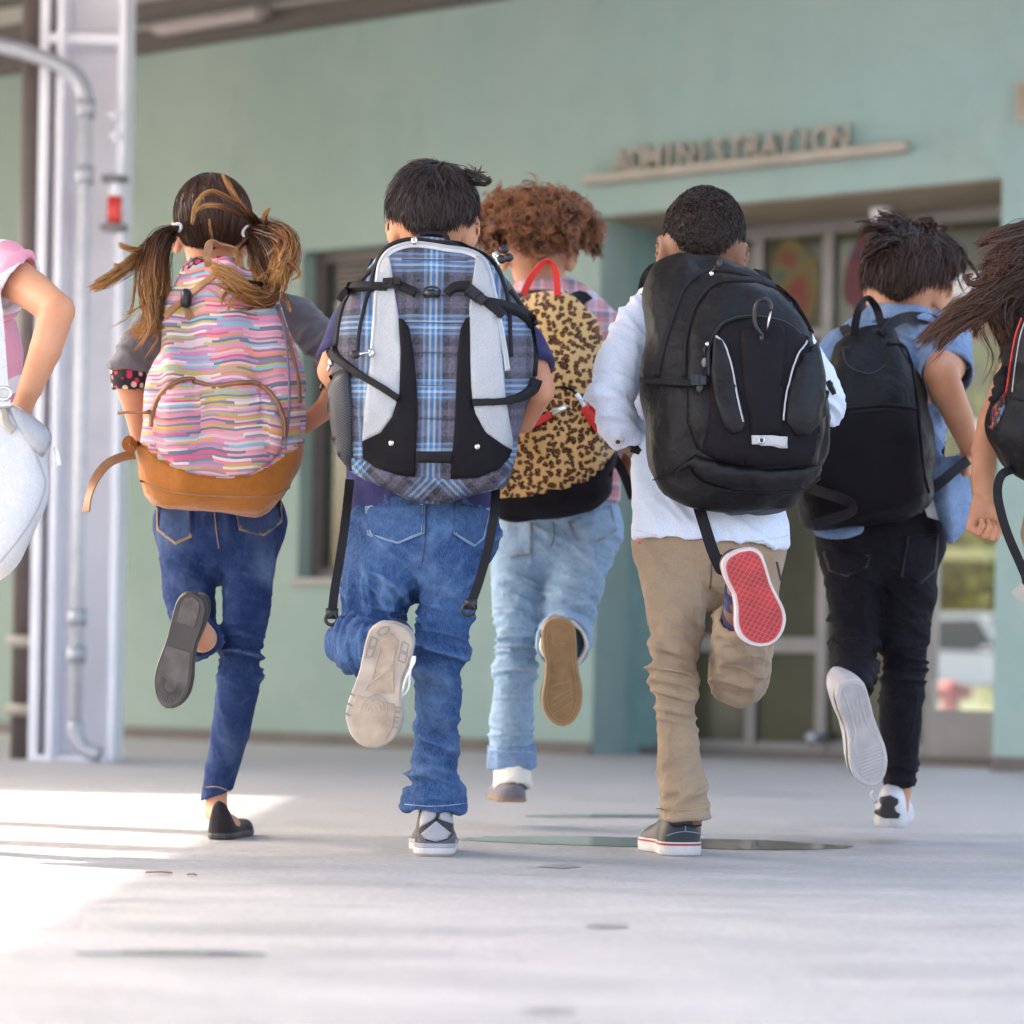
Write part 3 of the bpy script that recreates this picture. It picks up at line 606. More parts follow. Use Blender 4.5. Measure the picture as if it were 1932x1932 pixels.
class Head:
    def __init__(s, x, y, d, w, yaw=0., pitch=0., roll=0., tall=1.12):
        s.c = P(x, y, d); s.r = R_(w, d); M = Matrix.Rotation(-yaw, 3, 'Z') @ Matrix.Rotation(roll, 3, 'Y') @ Matrix.Rotation(pitch, 3, 'X'); s.M = M
        s.ex, s.ey, s.ez = M.col[0].copy(), M.col[1].copy(), M.col[2].copy(); s.R = (s.r, s.r * 1.2, s.r * tall)
    def at(s, x, y, z): return s.c + s.ex * (x * s.r) + s.ey * (y * s.r) + s.ez * (z * s.r)
    def add(s, F, ears=1.):
        Mi = np.array(s.M.transposed()); r = s.r; F.ell(s.c, s.R, Mi, .01); F.ell(s.at(0, .38, -.72), (r * .78, r * .82, r * .95), Mi, .03); F.ell(s.at(0, .85, -1.3), (r * .38, r * .3, r * .27), Mi, .03)
        F.caps(s.at(0, 1.13, -.25), r * .1, s.at(0, 1.36, -.62), r * .15, .012); F.ell(s.at(.14, 1.28, -.66), (r * .1,) * 3, Mi, .006); F.ell(s.at(-.14, 1.28, -.66), (r * .1,) * 3, Mi, .006)
        F.caps(s.at(-.17, 1.13, -.98), r * .075, s.at(.17, 1.13, -.98), r * .075, .006); F.caps(s.at(-.14, 1.1, -1.1), r * .085, s.at(.14, 1.1, -1.1), r * .085, .006)
        for sx in (-1, 1):
            F.ell(s.at(.36 * sx, 1.12, -.3), (r * .2, r * .13, r * .12), Mi, .004, True); F.ell(s.at(.62 * sx, .86, -.62), (r * .26, r * .22, r * .25), Mi, .02)
            if ears:
                c = s.at(1.06 * sx, .08, -.50); Me = np.array((s.M @ Matrix.Rotation(-.62 * sx, 3, 'Z') @ Matrix.Rotation(.16 * sx, 3, 'Y')).transposed())
                F.ell(c, (r * .12, r * .30 * ears, r * .40 * ears), Me, .006); F.ell(c + (s.ex * sx * .10 + s.ey * .06 + s.ez * .03) * r, (r * .08, r * .17, r * .27), Me, .003, True)
                F.ell(s.at(1.0 * sx, .13, -.82), (r * .09, r * .14, r * .15), Me, .008)
    def eyes(s, par, iris):
        for sx in (-1, 1):
            c = s.at(.36 * sx, .965, -.3); e = MB().ball(c, s.r * .145, 12, 8).build('eye', MAT['eyewhite'], par, True); MB().ball(c + s.ey * s.r * .11, s.r * .075, 10, 6).build('iris', iris, e, True)
MAT['eyewhite'] = plain('eye_white', (.7, .68, .66), .2); MAT['iris'] = plain('brown_iris', (.05, .025, .012), .2)
def m_skin(name, col, red):
    s = NT(name); c = s.coord(); k = s.ramp(s.noise(c, 9, 4, .6), [(.3, red), (.62, col)]); k = s.mix(.12, k, s.ramp(s.noise(c, 160, 2), [(.3, red), (.7, tuple(min(1, x * 1.2) for x in col))]))
    s.bump(s.noise(c, 320, 2), .15, .001); k = s.mix(s.ramp(s.noise(c, 28, 4, .7), [(.5, 0.), (.8, .35)]), k, tuple(x * y for x, y in zip(col, (.88, .72, .66)))); s.bump(s.noise(c, 90, 4, .7), .25, .002); m = s.done(k, .5, .35); s.b.inputs['Subsurface Weight'].default_value = .12; s.b.inputs['Subsurface Radius'].default_value = (.012, .004, .002); s.b.inputs['Subsurface Scale'].default_value = .6; return m
MAT['skin'] = m_skin('light_skin', (.58, .295, .175), (.52, .21, .12)); MAT['skin_tan'] = m_skin('tan_skin', (.45, .225, .13), (.38, .165, .095)); MAT['skin_brown'] = m_skin('brown_skin', (.24, .118, .07), (.21, .09, .055))
# ------------------------------------------------------------------ hair as thin strands
def m_hair(name, stops, rough=.38, var=.5):
    s = NT(name); tc = s.n('TexCoord'); o = s.xyz(tc.outputs['UV']); k = s.ramp(o[1], stops)
    k = s.mix(s.math('MULTIPLY', o[0], var), k, s.mix(1., k, (.35, .33, .33), 'MULTIPLY')); return s.done(k, rough, .3)
def strands(paths, width, uv0=None, seed=1):
    rg = np.random.default_rng(seed); S, N, _ = paths.shape; T = np.gradient(paths, axis=1); out = np.array([0, -1., .2]) + rg.normal(size=(S, 1, 3)) * .55
    sd = np.cross(T, out); sd /= np.maximum(np.linalg.norm(sd, axis=2, keepdims=True), 1e-9); pr = np.array([1] * (N - 2) + [.75, .2]) * (width if np.isscalar(width) else np.array(width))
    A = paths - sd * pr[None, :, None] / 2; B = paths + sd * pr[None, :, None] / 2; V = np.stack([A, B], 2).reshape(-1, 3)
    i = (np.arange(S)[:, None] * N + np.arange(N - 1)[None]).ravel() * 2; F = np.stack([i, i + 1, i + 3, i + 2], 1)
    u = np.repeat(rg.random(S), N * 2); t = np.tile(np.repeat(np.linspace(0, 1, N), 2), S); return V, F, np.stack([u, t], 1)
def hairline(u, low=-.80, side=-.12, front=.45):
    ph = np.abs(np.arctan2(u[:, 0], -u[:, 1])); return u[:, 2] > np.interp(ph, np.radians([0, 20, 44, 66, 105, 135, 180]), [low, low + .06, low + .40, side, side + .05, .25, front])
def hair_short(hd, par, mat, n, L, lift=.12, jit=.35, wd=.0016, whorl=(0, -.3, .95), seed=1, low=-.8, clump=0., frizz=0., extra=None, cap=1.02, seg=7, side=-.12, fade=.45):
    rg = np.random.default_rng(seed); u = rg.normal(size=(n * 3, 3)); u /= np.linalg.norm(u, axis=1)[:, None]; u = u[hairline(u, low, side)][:n]; n = len(u)
    w = np.array(whorl, float); w /= np.linalg.norm(w); ax = np.cross(w, u); ax /= np.maximum(np.linalg.norm(ax, axis=1), 1e-6)[:, None]
    cl = vnoise(u * 5 + seed) if clump else 0; j = rg.normal(size=n) * jit + clump * cl; ax = ax * np.cos(j)[:, None] + np.cross(u, ax) * np.sin(j)[:, None]
    ln = L * (.6 + .8 * rg.random(n)) * np.interp(u[:, 2], [-.8, -.1, .5], [fade, .35 + fade * .65, 1]) * np.interp(u[:, 1], [.1, .6], [1, .4]); t = np.linspace(0, 1, seg); ang = ln[:, None] / hd.r * t[None]
    c, s = np.cos(ang)[..., None], np.sin(ang)[..., None]; X = ax[:, None]; U = u[:, None]; p = U * c + np.cross(X, U) * s + X * (X * U).sum(2, keepdims=True) * (1 - c)
    lf = lift * (.35 + .9 * rg.random(n) + .9 * (vnoise(u * 7 + seed * 2) if clump else 0)); lf = lf * np.interp(u[:, 2], [-.8, -.2, .4], [.2, .6, 1]); rad = cap + lf[:, None] * np.sqrt(t)[None] * 1.0; p = p * rad[..., None]
    if frizz: p = p + np.cumsum(rg.normal(size=p.shape) * frizz, axis=1)
    W = np.array(hd.M); q = (p * np.array(hd.R)) @ W.T + np.array(hd.c); V, F, uv = strands(q, wd, seed=seed)
    m, k = 36, 22; th = np.linspace(0, 2 * np.pi, m, endpoint=False); lat = np.linspace(-.86, 1, k); cu = np.array([[math.sqrt(max(0, 1 - z * z)) * math.cos(a), math.sqrt(max(0, 1 - z * z)) * math.sin(a), z] for z in lat for a in th])
    ok = hairline(cu, low, side); cv = (cu * cap * np.array(hd.R)) @ W.T + np.array(hd.c); cf = [(r * m + i, r * m + (i + 1) % m, (r + 1) * m + (i + 1) % m, (r + 1) * m + i) for r in range(k - 1) for i in range(m)]
    cf = np.array([f for f in cf if ok[list(f)].all()]) + len(V); V = np.vstack([V, cv]); uv = np.vstack([uv, np.tile([.95, .0], (len(cv), 1))]); F = np.vstack([F, cf])
    if extra is not None:
        F = np.vstack([F, extra[1] + len(V)]); V = np.vstack([V, extra[0]]); uv = np.vstack([uv, extra[2]])
    return mesh('hair', V, F, mat, par, True, uv=uv)
def locks(guides, seed=3, wd=.0015, seg=18):                       # guides: (points (x, y, distance), [radius picture units], strands, wave)
    rg = np.random.default_rng(seed); out = []; fly = []
    for pts, rad, n, wave in guides:
        if n >= 300:
            for _ in range(3 + n // 170):
                g = np.array(pts, float); t = np.linspace(0, 1, len(g))[:, None] ** .8; o = rg.normal(size=(1, 2)) * 16 + np.cumsum(rg.normal(size=(len(g), 2)) * 6, 0); g[:, :2] += o * t; g[:, 2:] += rg.normal() * .03 * t
                fly.append(([tuple(p) for p in g], [rad[0] * .6, 2.2, 1.6, .8], 16, wave * .6))
    for pts, rad, n, wave in guides + fly:
        q = np.array([list(P(*p)) for p in crom(pts, 12)]); r = np.array([R_(v, pts[0][2]) for v in rad]); k = len(q); tt = np.linspace(0, 1, seg)
        end = .55 + .45 * rg.random(n) ** .7; ti = tt[None] * end[:, None] * (k - 1); a = np.clip(ti.astype(int), 0, k - 2); f = (ti - a)[..., None]; c = q[a] * (1 - f) + q[a + 1] * f
        T = q[a + 1] - q[a]; T /= np.linalg.norm(T, axis=2, keepdims=True); e1 = np.cross(T, [0, 1., .03]); e1 /= np.linalg.norm(e1, axis=2, keepdims=True); e2 = np.cross(T, e1)
        nc = max(3, n // 48); ci = rg.integers(0, nc, n); ca, cr, cw, cf = rg.random(nc) * 6.283, np.sqrt(rg.random(nc)), rg.random((nc, 2)) * 6.28, 1.2 + 1.8 * rg.random(nc)
        rr = np.where(rg.random(n) < .06, 1.0 + .55 * rg.random(n), cr[ci]); an = np.where(rr > 1, rg.random(n) * 6.283, ca[ci]); loose = (.06 + .15 * rg.random(n))[:, None] * (1 - .55 * tt); j1, j2 = rg.normal(size=(n, 1)), rg.normal(size=(n, 1))
        wv, fr = cw[ci] + rg.normal(size=(n, 2)) * .35, cf[ci] + rg.normal(size=n) * .15; tr = np.interp(tt[None] * end[:, None], np.linspace(0, 1, len(r)), r)
        end = np.clip(.6 + .4 * rg.random(nc)[ci] + .06 * rg.normal(size=n), .45, 1)
        o1 = ((np.cos(an) * rr)[:, None] + loose * j1) * tr + wave * np.sin(wv[:, :1] + fr[:, None] * 6.28 * tt) * tt; o2 = ((np.sin(an) * rr)[:, None] + loose * j2) * tr + wave * np.sin(wv[:, 1:] + fr[:, None] * 5 * tt) * tt
        out.append(c + e1 * o1[..., None] + e2 * o2[..., None])
    return strands(np.concatenate(out), wd, seed=seed)
# ------------------------------------------------------------------ shoes
OUT = np.array([(0, 0, 0), (.012, .40, .40), (.045, .63, .63), (.11, .79, .78), (.24, .80, .80), (.42, .68, .78), (.56, .78, .86), (.69, .96, .95), (.80, .99, .92), (.89, .84, .74), (.95, .60, .52), (.985, .32, .28), (1, 0, 0)])
class Shoe:
    def __init__(s, heel, toe, up, W, flip=1, hs=.026):
        s.h = Vector(heel); s.ey = Vector(toe) - s.h; s.L = s.ey.length; s.ey.normalize(); up = Vector(up); s.up = (up - s.ey * up.dot(s.ey)).normalized(); s.ex = s.ey.cross(s.up) * flip; s.W = W; s.hs = hs; s.fr = min(.022, W * .22)
    def at(s, u, v, z): return s.h + s.ey * (s.L * v) + s.ex * (s.W / 2 * u) + s.up * z
    def lim(s, v): return -np.interp(v, OUT[:, 0], OUT[:, 1]), np.interp(v, OUT[:, 0], OUT[:, 2])
    def outline(s, sc=1., n=26, cv=.5):
        t = (1 - np.cos(np.linspace(0, math.pi, n))) / 2; a = [(s.lim(v)[1] * sc, cv + (v - cv) * (1 - (1 - sc) * .45)) for v in t]; b = [(s.lim(v)[0] * sc, cv + (v - cv) * (1 - (1 - sc) * .45)) for v in t[1:-1]]; return a + b[::-1]
    def slab(s, name, mat, par, layers):                           # layers: (scale, height)
        V = []; F = []; n = len(s.outline())
        for sc, z in layers: V += [s.at(u, v, z) for u, v in s.outline(sc)]
        for i in range(len(layers) - 1): F += [(i * n + k, i * n + (k + 1) % n, (i + 1) * n + (k + 1) % n, (i + 1) * n + k) for k in range(n)]
        F += [tuple(range(n))[::-1], tuple(range((len(layers) - 1) * n, len(layers) * n))]
        return mesh(name, V, F, mat, par, False)
    def sole(s, mat, par, name='sole'): return s.slab(name, mat, par, [(.93, -.0), (.98, .003), (1.0, .009), (1.0, s.hs * .7), (.985, s.hs)])
    def upper(s, mat, par, prof=((0, .085), (.06, .095), (.22, .092), (.38, .085), (.6, .058), (.8, .042), (.93, .03), (1, .01)), name='upper', w=.955):
        V = []; F = []; n = 30; m = 18; t = (1 - np.cos(np.linspace(.0, math.pi, n))) / 2; pr = np.array(prof)
        for v in t:
            a, b = s.lim(v); h = np.interp(v, pr[:, 0], pr[:, 1])
            for k in range(m):
                q = math.pi * k / (m - 1); cx = math.copysign(abs(math.cos(q)) ** .5, math.cos(q)); sz = math.sin(q) ** .7; pin = 1 - .17 * max(0, sz) ** 2
                V.append(s.at((b if cx > 0 else -a) * cx * w * pin, .012 + v * .968, s.hs * .6 + h * sz))
        F = [(i * m + k, (i + 1) * m + k, (i + 1) * m + k + 1, i * m + k + 1) for i in range(n - 1) for k in range(m - 1)]
        if s.ex.cross(s.ey).dot(s.up) < 0: F = [f[::-1] for f in F]
        o = mesh(name, V, F, mat, par); return o, Surf(V, F)
    def bar(s, mb, a, b, wd, z0, z1):
        A, B = s.at(*a, 0), s.at(*b, 0); d = B - A
        if d.length < 1e-4: return
        sd = d.normalized().cross(s.up); mb.box((A + B) / 2 + s.up * ((z0 + z1) / 2), d / 2, sd * wd / 2, s.up * ((z1 - z0) / 2))
    def patch(s, poly, z, name, mat, par, z2=.004):
        V = [s.at(u, v, z) for u, v in poly] + [s.at(u, v, z2) for u, v in poly]; n = len(poly); F = [tuple(range(n)), tuple(range(n, 2 * n))[::-1]] + [(i, n + i, n + (i + 1) % n, (i + 1) % n) for i in range(n)]
        return mesh(name, V, F, mat, par, False)
# ------------------------------------------------------------------ backpack shells lofted from their outline
def bag_shell(poly, d, T, Tb, mat, par, name='shell', e=.62, rows=46, m=56, top=.5, bot=.55, noise=.004, seed=0, lean=0., prof=None, ribs=None, mat2=None, below=None):
    B = [np.array(p) for p in crom(list(poly) + [poly[0]], 8)]; ys = [p[1] for p in B]; y0, y1 = min(ys), max(ys); V = []; UV = []
    cx = sum(p[0] for p in B) / len(B); ray = (P(cx, (y0 + y1) / 2, 1) - CAM).normalized(); acc = 0
    for i in range(rows):
        v = (1 - math.cos(math.pi * (i + .35) / (rows - 1 + .7))) / 2; y = y0 + (y1 - y0) * v; xs = []
        for a, b in zip(B[:-1], B[1:]):
            if (a[1] > y) != (b[1] > y): xs.append(a[0] + (b[0] - a[0]) * (y - a[1]) / (b[1] - a[1]))
        dd = d + lean * (v - .5); L, Rr = P(min(xs), y, dd), P(max(xs), y, dd); c = (L + Rr) / 2; ax = (Rr - L) / 2
        tv = (1 - abs(2 * v - 1) ** (1 / top if v < .5 else 1 / bot) * 1.0); tv = max(0., 1 - abs(2 * v - 1) ** (3. if v < .5 else 4.)) ** .5
        if prof: tv *= prof(v)
        for k in range(m):
            q = 2 * math.pi * k / m; cq, sq = math.cos(q), math.sin(q); px = math.copysign(abs(cq) ** e, cq); pz = math.copysign(abs(sq) ** .75, sq)
            V.append(c + ax * px - ray * (pz * tv * (T if pz > 0 else Tb))); UV.append((px * ax.length + c.x, c.z))
    n = rows; V = np.array(V); F = np.array([(i * m + k, (i + 1) * m + k, (i + 1) * m + (k + 1) % m, i * m + (k + 1) % m) for i in range(n - 1) for k in range(m)])
    N = normals(V, F); s = np.sign((N * (V - V.mean(0))).sum()); 
    if s < 0: F = F[:, ::-1].copy(); N = -N
    D = noise * vnoise(V * 11 + seed) + noise * .5 * vnoise(V * 27 + seed) + noise * .9 * (.3 - np.abs(vnoise(V * [13, 13, 8] + seed + 5)))
    if ribs: D = D + ribs(V)
    V = V + N * D[:, None]; FF = F.tolist() + [list(range(m))[::-1 if s > 0 else 1], list(range((n - 1) * m, n * m))[::1 if s > 0 else -1]]
    o = mesh(name, V, FF, mat, par, True, uv=np.vstack([UV]))
    if mat2:
        o.data.materials.append(mat2); bx, by = zip(*below)
        for i, f in enumerate(FF):
            x, y = proj(np.mean([V[j] for j in f], 0))
            if y > np.interp(x, bx, by): o.data.polygons[i].material_index = 1
    return o, Surf(V, FF)
def buckle(sf, x, y, ang, L, wd, par, mat, name='buckle', up=0.):
    h, n = sf.hit(x, y); h = h + n * up; t = (P(x + math.cos(ang), y + math.sin(ang), 5.) - P(x, y, 5.)).normalized(); t = (t - n * t.dot(n)).normalized(); b = n.cross(t); L *= 5.2 / FPX; wd *= 5.2 / FPX; mb = MB()
    mb.box(h + n * .006 - t * L * .22, t * L * .28, b * wd / 2, n * .005); mb.box(h + n * .0065 + t * L * .3, t * L * .2, b * wd * .4, n * .0045)
    for s in (-1, 1): mb.box(h + n * .006 + t * L * .12 + b * (wd * .46 * s), t * L * .12, b * wd * .06, n * .004)
    mb.box(h + n * .011 - t * L * .3, t * L * .06, b * wd * .3, n * .002); return mb.build(name, mat, par)
# ------------------------------------------------------------------ fabrics
def denim(name, dark, light, fade, grain=.35):
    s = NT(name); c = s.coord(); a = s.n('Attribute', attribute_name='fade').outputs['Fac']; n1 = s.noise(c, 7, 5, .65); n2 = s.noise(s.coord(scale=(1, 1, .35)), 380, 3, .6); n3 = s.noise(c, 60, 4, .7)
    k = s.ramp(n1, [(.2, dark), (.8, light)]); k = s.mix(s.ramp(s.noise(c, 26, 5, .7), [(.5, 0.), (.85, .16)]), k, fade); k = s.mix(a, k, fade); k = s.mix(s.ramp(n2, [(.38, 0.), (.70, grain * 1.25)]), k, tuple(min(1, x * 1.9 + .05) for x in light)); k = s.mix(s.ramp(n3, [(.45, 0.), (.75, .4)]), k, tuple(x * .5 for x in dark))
    s.bump(s.noise(s.coord(scale=(1, 1, .7)), 17, 3, .5), .4, .022); s.bump(n2, .3, .001); s.bump(s.noise(c, 55, 3), .25, .004); return s.done(k, .88, .2)
MAT['denim_mid'] = denim('washed_blue_denim', (.008, .026, .090), (.030, .078, .20), (.16, .26, .42)); MAT['denim_dark'] = denim('dark_blue_denim', (.009, .022, .085), (.018, .042, .135), (.22, .31, .48), .12)
MAT['denim_pale'] = denim('pale_blue_denim', (.20, .305, .44), (.27, .385, .52), (.42, .51, .61), .15); MAT['denim_black'] = denim('black_denim', (.0055, .0045, .0085), (.0095, .008, .0135), (.026, .023, .035), .12)
MAT['chambray'] = denim('denim_shirt_cloth', (.105, .175, .315), (.205, .29, .45), (.4, .48, .6), .2); MAT['edge_wear'] = plain('worn_denim_edge', (.16, .24, .36), .9); MAT['khaki'] = cloth('khaki_cotton', (.335, .24, .165), .9, .1, bump=.3)
MAT['navy'] = cloth('navy_jersey', (.028, .028, .10), .9, .15); MAT['lightblue'] = cloth('pale_blue_shirting', (.66, .725, .90), .8, .03, bump=.08, wr=.15); MAT['greyknit'] = cloth('grey_knit', (.145, .135, .155), .95, .25, bump=.6, sheen=.3)
MAT['webbing'] = cloth('black_webbing', (.0105, .0085, .0115), .7, .2, sheen=0); MAT['blackpoly'] = cloth('black_polyester', (.0075, .0064, .0080), .5, .3, sheen=0., bump=.6, wr=.6); MAT['blackpanel'] = cloth('black_panel', (.0105, .0086, .0114), .75, .25, sheen=0., spec=.12)
MAT['blackplastic'] = plain('black_plastic', (.010, .009, .011), .35); MAT['silver'] = cloth('silver_grey_nylon', (.37, .375, .40), .5, .05, sheen=0); MAT['zip_silver'] = plain('silver_zip', (.52, .52, .55), .4, .2)
MAT['steel'] = plain('bright_steel', (.65, .64, .62), .25, 1.); MAT['suede'] = cloth('tan_suede', (.36, .122, .019), .95, .22, sheen=.25, scale=9); MAT['leather'] = plain('tan_leather', (.32, .15, .065), .5, var=.15)
MAT['brownzip'] = plain('brown_zip_tape', (.22, .10, .06), .6); MAT['redweb'] = cloth('red_webbing', (.65, .035, .03), .6, .08); MAT['piping_grey'] = plain('reflective_piping', (.34, .34, .36), .35); MAT['grey_patch'] = cloth('grey_reflector', (.42, .42, .44), .5, .05)
MAT['thread_tan'] = plain('tan_thread', (.40, .26, .14), .8); MAT['thread_pale'] = plain('pale_thread', (.22, .29, .42), .8); MAT['thread_dark'] = plain('dark_thread', (.05, .045, .055), .8); MAT['thread_white'] = plain('white_thread', (.6, .6, .62), .8)
MAT['white_fabric'] = cloth('white_shiny_fabric', (.56, .55, .57), .35, .06); MAT['white_cotton'] = cloth('white_cotton', (.75, .74, .76), .9, .03); MAT['pinkshirt'] = None
MAT['fleece'] = cloth('cream_fleece', (.74, .69, .62), .95, .08, bump=1.); MAT['shoe_grey'] = cloth('grey_suede', (.17, .15, .175), .9, .12); MAT['shoe_white'] = plain('white_leather', (.58, .56, .59), .45, var=.08); MAT['shoe_lilac'] = plain('pale_grey_leather', (.36, .335, .37), .5, var=.08)
MAT['shoe_dark'] = plain('charcoal_leather', (.016, .0135, .018), .5, var=.15); MAT['rubber_white'] = plain('white_rubber', (.56, .53, .53), .55, var=.16, scale=16); MAT['rubber_beige'] = plain('beige_rubber', (.40, .33, .275), .5, var=.25, scale=16); MAT['rubber_tan'] = plain('worn_beige_rubber', (.36, .27, .205), .35, var=.38, scale=18)
MAT['rubber_shade'] = plain('grey_groove_rubber', (.24, .20, .18), .5); MAT['rubber_gum'] = plain('gum_rubber', (.29, .165, .072), .5, var=.32, scale=22); MAT['rubber_gum2'] = plain('pale_gum_rubber', (.38, .235, .11), .5, var=.1); MAT['rubber_red'] = plain('red_rubber', (.40, .020, .026), .4, var=.28); MAT['rubber_pink'] = plain('worn_red_rubber', (.50, .09, .09), .5); MAT['rubber_black'] = plain('black_rubber', (.042, .035, .036), .5, var=.2, scale=20)
MAT['rubber_grey'] = plain('worn_grey_rubber', (.085, .073, .071), .6, var=.4, scale=25); MAT['rubber_pale'] = plain('pale_rubber_sole', (.48, .44, .445), .55, var=.15); MAT['flat_black'] = cloth('black_microsuede', (.020, .016, .021), .9, .2)
MAT['flag_pink'] = cloth('pink_cotton', (.62, .22, .22), .9, .1)
def bands(s, u, stops): return s.ramp(s.math('FRACT', u), stops, 'CONSTANT')
def m_plaid(name, per, stops, rot=0., co='UV', flip=None):
    s = NT(name); c = s.coord(co, rot=(0, 0, rot)) if co == 'UV' else s.coord(co); x = s.xyz(c); u = s.math('MULTIPLY', x[0], 1 / per); v = s.math('MULTIPLY', x[1 if co == 'UV' else 2], 1 / per)
    a, b = bands(s, u, stops), bands(s, v, flip or stops); tw = s.math('GREATER_THAN', s.math('FRACT', s.math('MULTIPLY', s.math('ADD', x[0], x[1 if co == 'UV' else 2]), 210.)), .5)
    k = s.mix(s.math('MULTIPLY_ADD', tw, .5, .25), a, b); oc = s.coord(); s.bump(s.noise(oc, 300, 2), .3, .0012); s.bump(s.noise(oc, 40, 3), .3, .004)
    k = s.mix(.15, k, s.ramp(s.noise(oc, 200, 2), [(.3, (.05, .05, .07)), (.7, (.4, .42, .5))])); return s.done(k, .8, .25)
mauve, blk, lb, wb, bb = (.085, .066, .092), (.012, .010, .017), (.12, .255, .44), (.34, .45, .56), (.025, .16, .40)
PL = [(0, mauve), (.12, blk), (.20, mauve), (.30, blk), (.42, (.05, .05, .09)), (.47, lb), (.51, (.06, .09, .16)), (.56, wb), (.60, bb), (.65, wb), (.69, (.06, .09, .16)), (.74, lb), (.78, blk), (.88, mauve), (.95, (.06, .10, .25)), (.965, mauve)]
MAT['plaid'] = m_plaid('blue_plaid_fabric', .125, PL); MAT['plaid_bias'] = m_plaid('blue_plaid_bias', .125, PL, R(45))
pk, pw, gy = (.60, .23, .24), (.66, .50, .53), (.18, .17, .24)
MAT['plaid_pink'] = m_plaid('pink_plaid_cotton', .085, [(0, pk), (.28, pw), (.36, (.45, .42, .55)), (.48, pw), (.56, pk), (.74, gy), (.90, pw)], co='Object')
def m_dashes():
    s = NT('striped_woven_fabric'); c = s.coord('UV'); x = s.xyz(c); nz = s.noise(s.coord('UV', scale=(3.2, 2, 1)), 1.6, 1); fo = s.noise(s.coord('UV', scale=(11, 2, 1)), 1., 1)
    v = s.math('MULTIPLY', s.math('ADD', x[1], s.math('MULTIPLY_ADD', nz, .055, s.math('MULTIPLY', fo, .02))), 205.); row = s.math('FLOOR', v)
    r1 = s.n('TexWhiteNoise', noise_dimensions='1D'); s.L(row, r1.inputs['W']); seg = s.math('FLOOR', s.math('ADD', s.math('MULTIPLY', x[0], 13.), s.math('MULTIPLY', r1.outputs[0], 40.)))
    r2 = s.n('TexWhiteNoise', noise_dimensions='2D'); cb_ = s.n('CombineXYZ'); s.L(row, cb_.inputs[0]); s.L(seg, cb_.inputs[1]); s.L(cb_.outputs[0], r2.inputs['Vector'])
    P_ = [(.58, .26, .38), (.68, .42, .47), (.62, .12, .22), (.70, .24, .30), (.62, .47, .50), (.24, .19, .26), (.62, .27, .36), (.22, .43, .52), (.55, .38, .11), (.42, .40, .16), (.66, .33, .38), (.64, .25, .15), (.17, .17, .23), (.70, .58, .58), (.50, .24, .40), (.33, .26, .33)]
    k = s.ramp(r2.outputs[0], [(i / len(P_), p) for i, p in enumerate(P_)], 'CONSTANT'); oc = s.coord(); s.bump(s.noise(oc, 300, 2), .35, .0015); s.bump(v, .1, .001); return s.done(k, .9, .15)
MAT['dashes'] = m_dashes()
def m_leopard():
    s = NT('leopard_plush'); c = s.coord('UV'); w_ = s.n('VectorMath', operation='ADD'); s.L(c, w_.inputs[0]); q = s.n('VectorMath', operation='SCALE'); s.L(s.noise(c, 55, 2, out=1), q.inputs[0]); q.inputs['Scale'].default_value = .022; s.L(q.outputs[0], w_.inputs[1])
    vo = s.n('TexVoronoi', voronoi_dimensions='2D'); vo.inputs['Scale'].default_value = 64; vo.inputs['Randomness'].default_value = .85; s.L(w_.outputs[0], vo.inputs['Vector']); d = s.math('MULTIPLY_ADD', s.noise(c, 95, 2), .34, s.math('SUBTRACT', vo.outputs['Distance'], .17))
    b = s.ramp(s.noise(c, 6, 4), [(.3, (.54, .31, .11)), (.7, (.70, .46, .21))]); k = s.mix(s.ramp(d, [(.37, 1.), (.43, 0.)]), b, (.026, .014, .01)); k = s.mix(s.ramp(d, [(.16, 1.), (.22, 0.)]), k, (.19, .055, .016))
    oc = s.coord(); s.bump(s.noise(oc, 160, 4), .8, .004); return s.done(k, .95, .1, Sheen_Weight=.3)
MAT['leopard'] = m_leopard()
def m_floral():
    s = NT('dark_floral_cotton'); c = s.coord(); vo = s.n('TexVoronoi'); vo.inputs['Scale'].default_value = 62; s.L(c, vo.inputs['Vector']); d = vo.outputs['Distance']; r = s.xyz(vo.outputs['Color'])
    p = s.ramp(r[0], [(0, (.50, .03, .09)), (.3, (.62, .16, .22)), (.5, (.60, .55, .36)), (.65, (.13, .13, .30)), (.75, (.66, .46, .42)), (.9, (.02, .016, .02))], 'CONSTANT'); return s.done(s.mix(s.ramp(d, [(.36, 1.), (.48, 0.)]), (.014, .012, .017), p), .85)
MAT['floral'] = m_floral()
def m_sequin():
    s = NT('sequin_print'); vo = s.n('TexVoronoi'); vo.inputs['Scale'].default_value = 120; s.L(s.coord(), vo.inputs['Vector']); r = s.xyz(vo.outputs['Color']); return s.done(s.ramp(r[0], [(0, (.01, .01, .015)), (.45, (.5, .04, .02)), (.6, (.5, .2, .02)), (.72, (.05, .1, .2)), (.8, (.45, .1, .25)), (.88, (.01, .01, .015))], 'CONSTANT'), .35)
MAT['sequin'] = m_sequin()
def m_netting():
    s = NT('black_mesh_netting'); c = s.coord('UV'); x = s.xyz(c); a = s.math('FRACT', s.math('MULTIPLY', s.math('ADD', x[0], x[1]), 190)); b = s.math('FRACT', s.math('MULTIPLY', s.math('SUBTRACT', x[0], x[1]), 190)); m = s.math('MULTIPLY', s.math('GREATER_THAN', a, .45), s.math('GREATER_THAN', b, .45)); s.bump(m, .5, .002); return s.done(s.mix(m, (.016, .014, .018), (.05, .055, .075)), .5)
MAT['netting'] = m_netting()
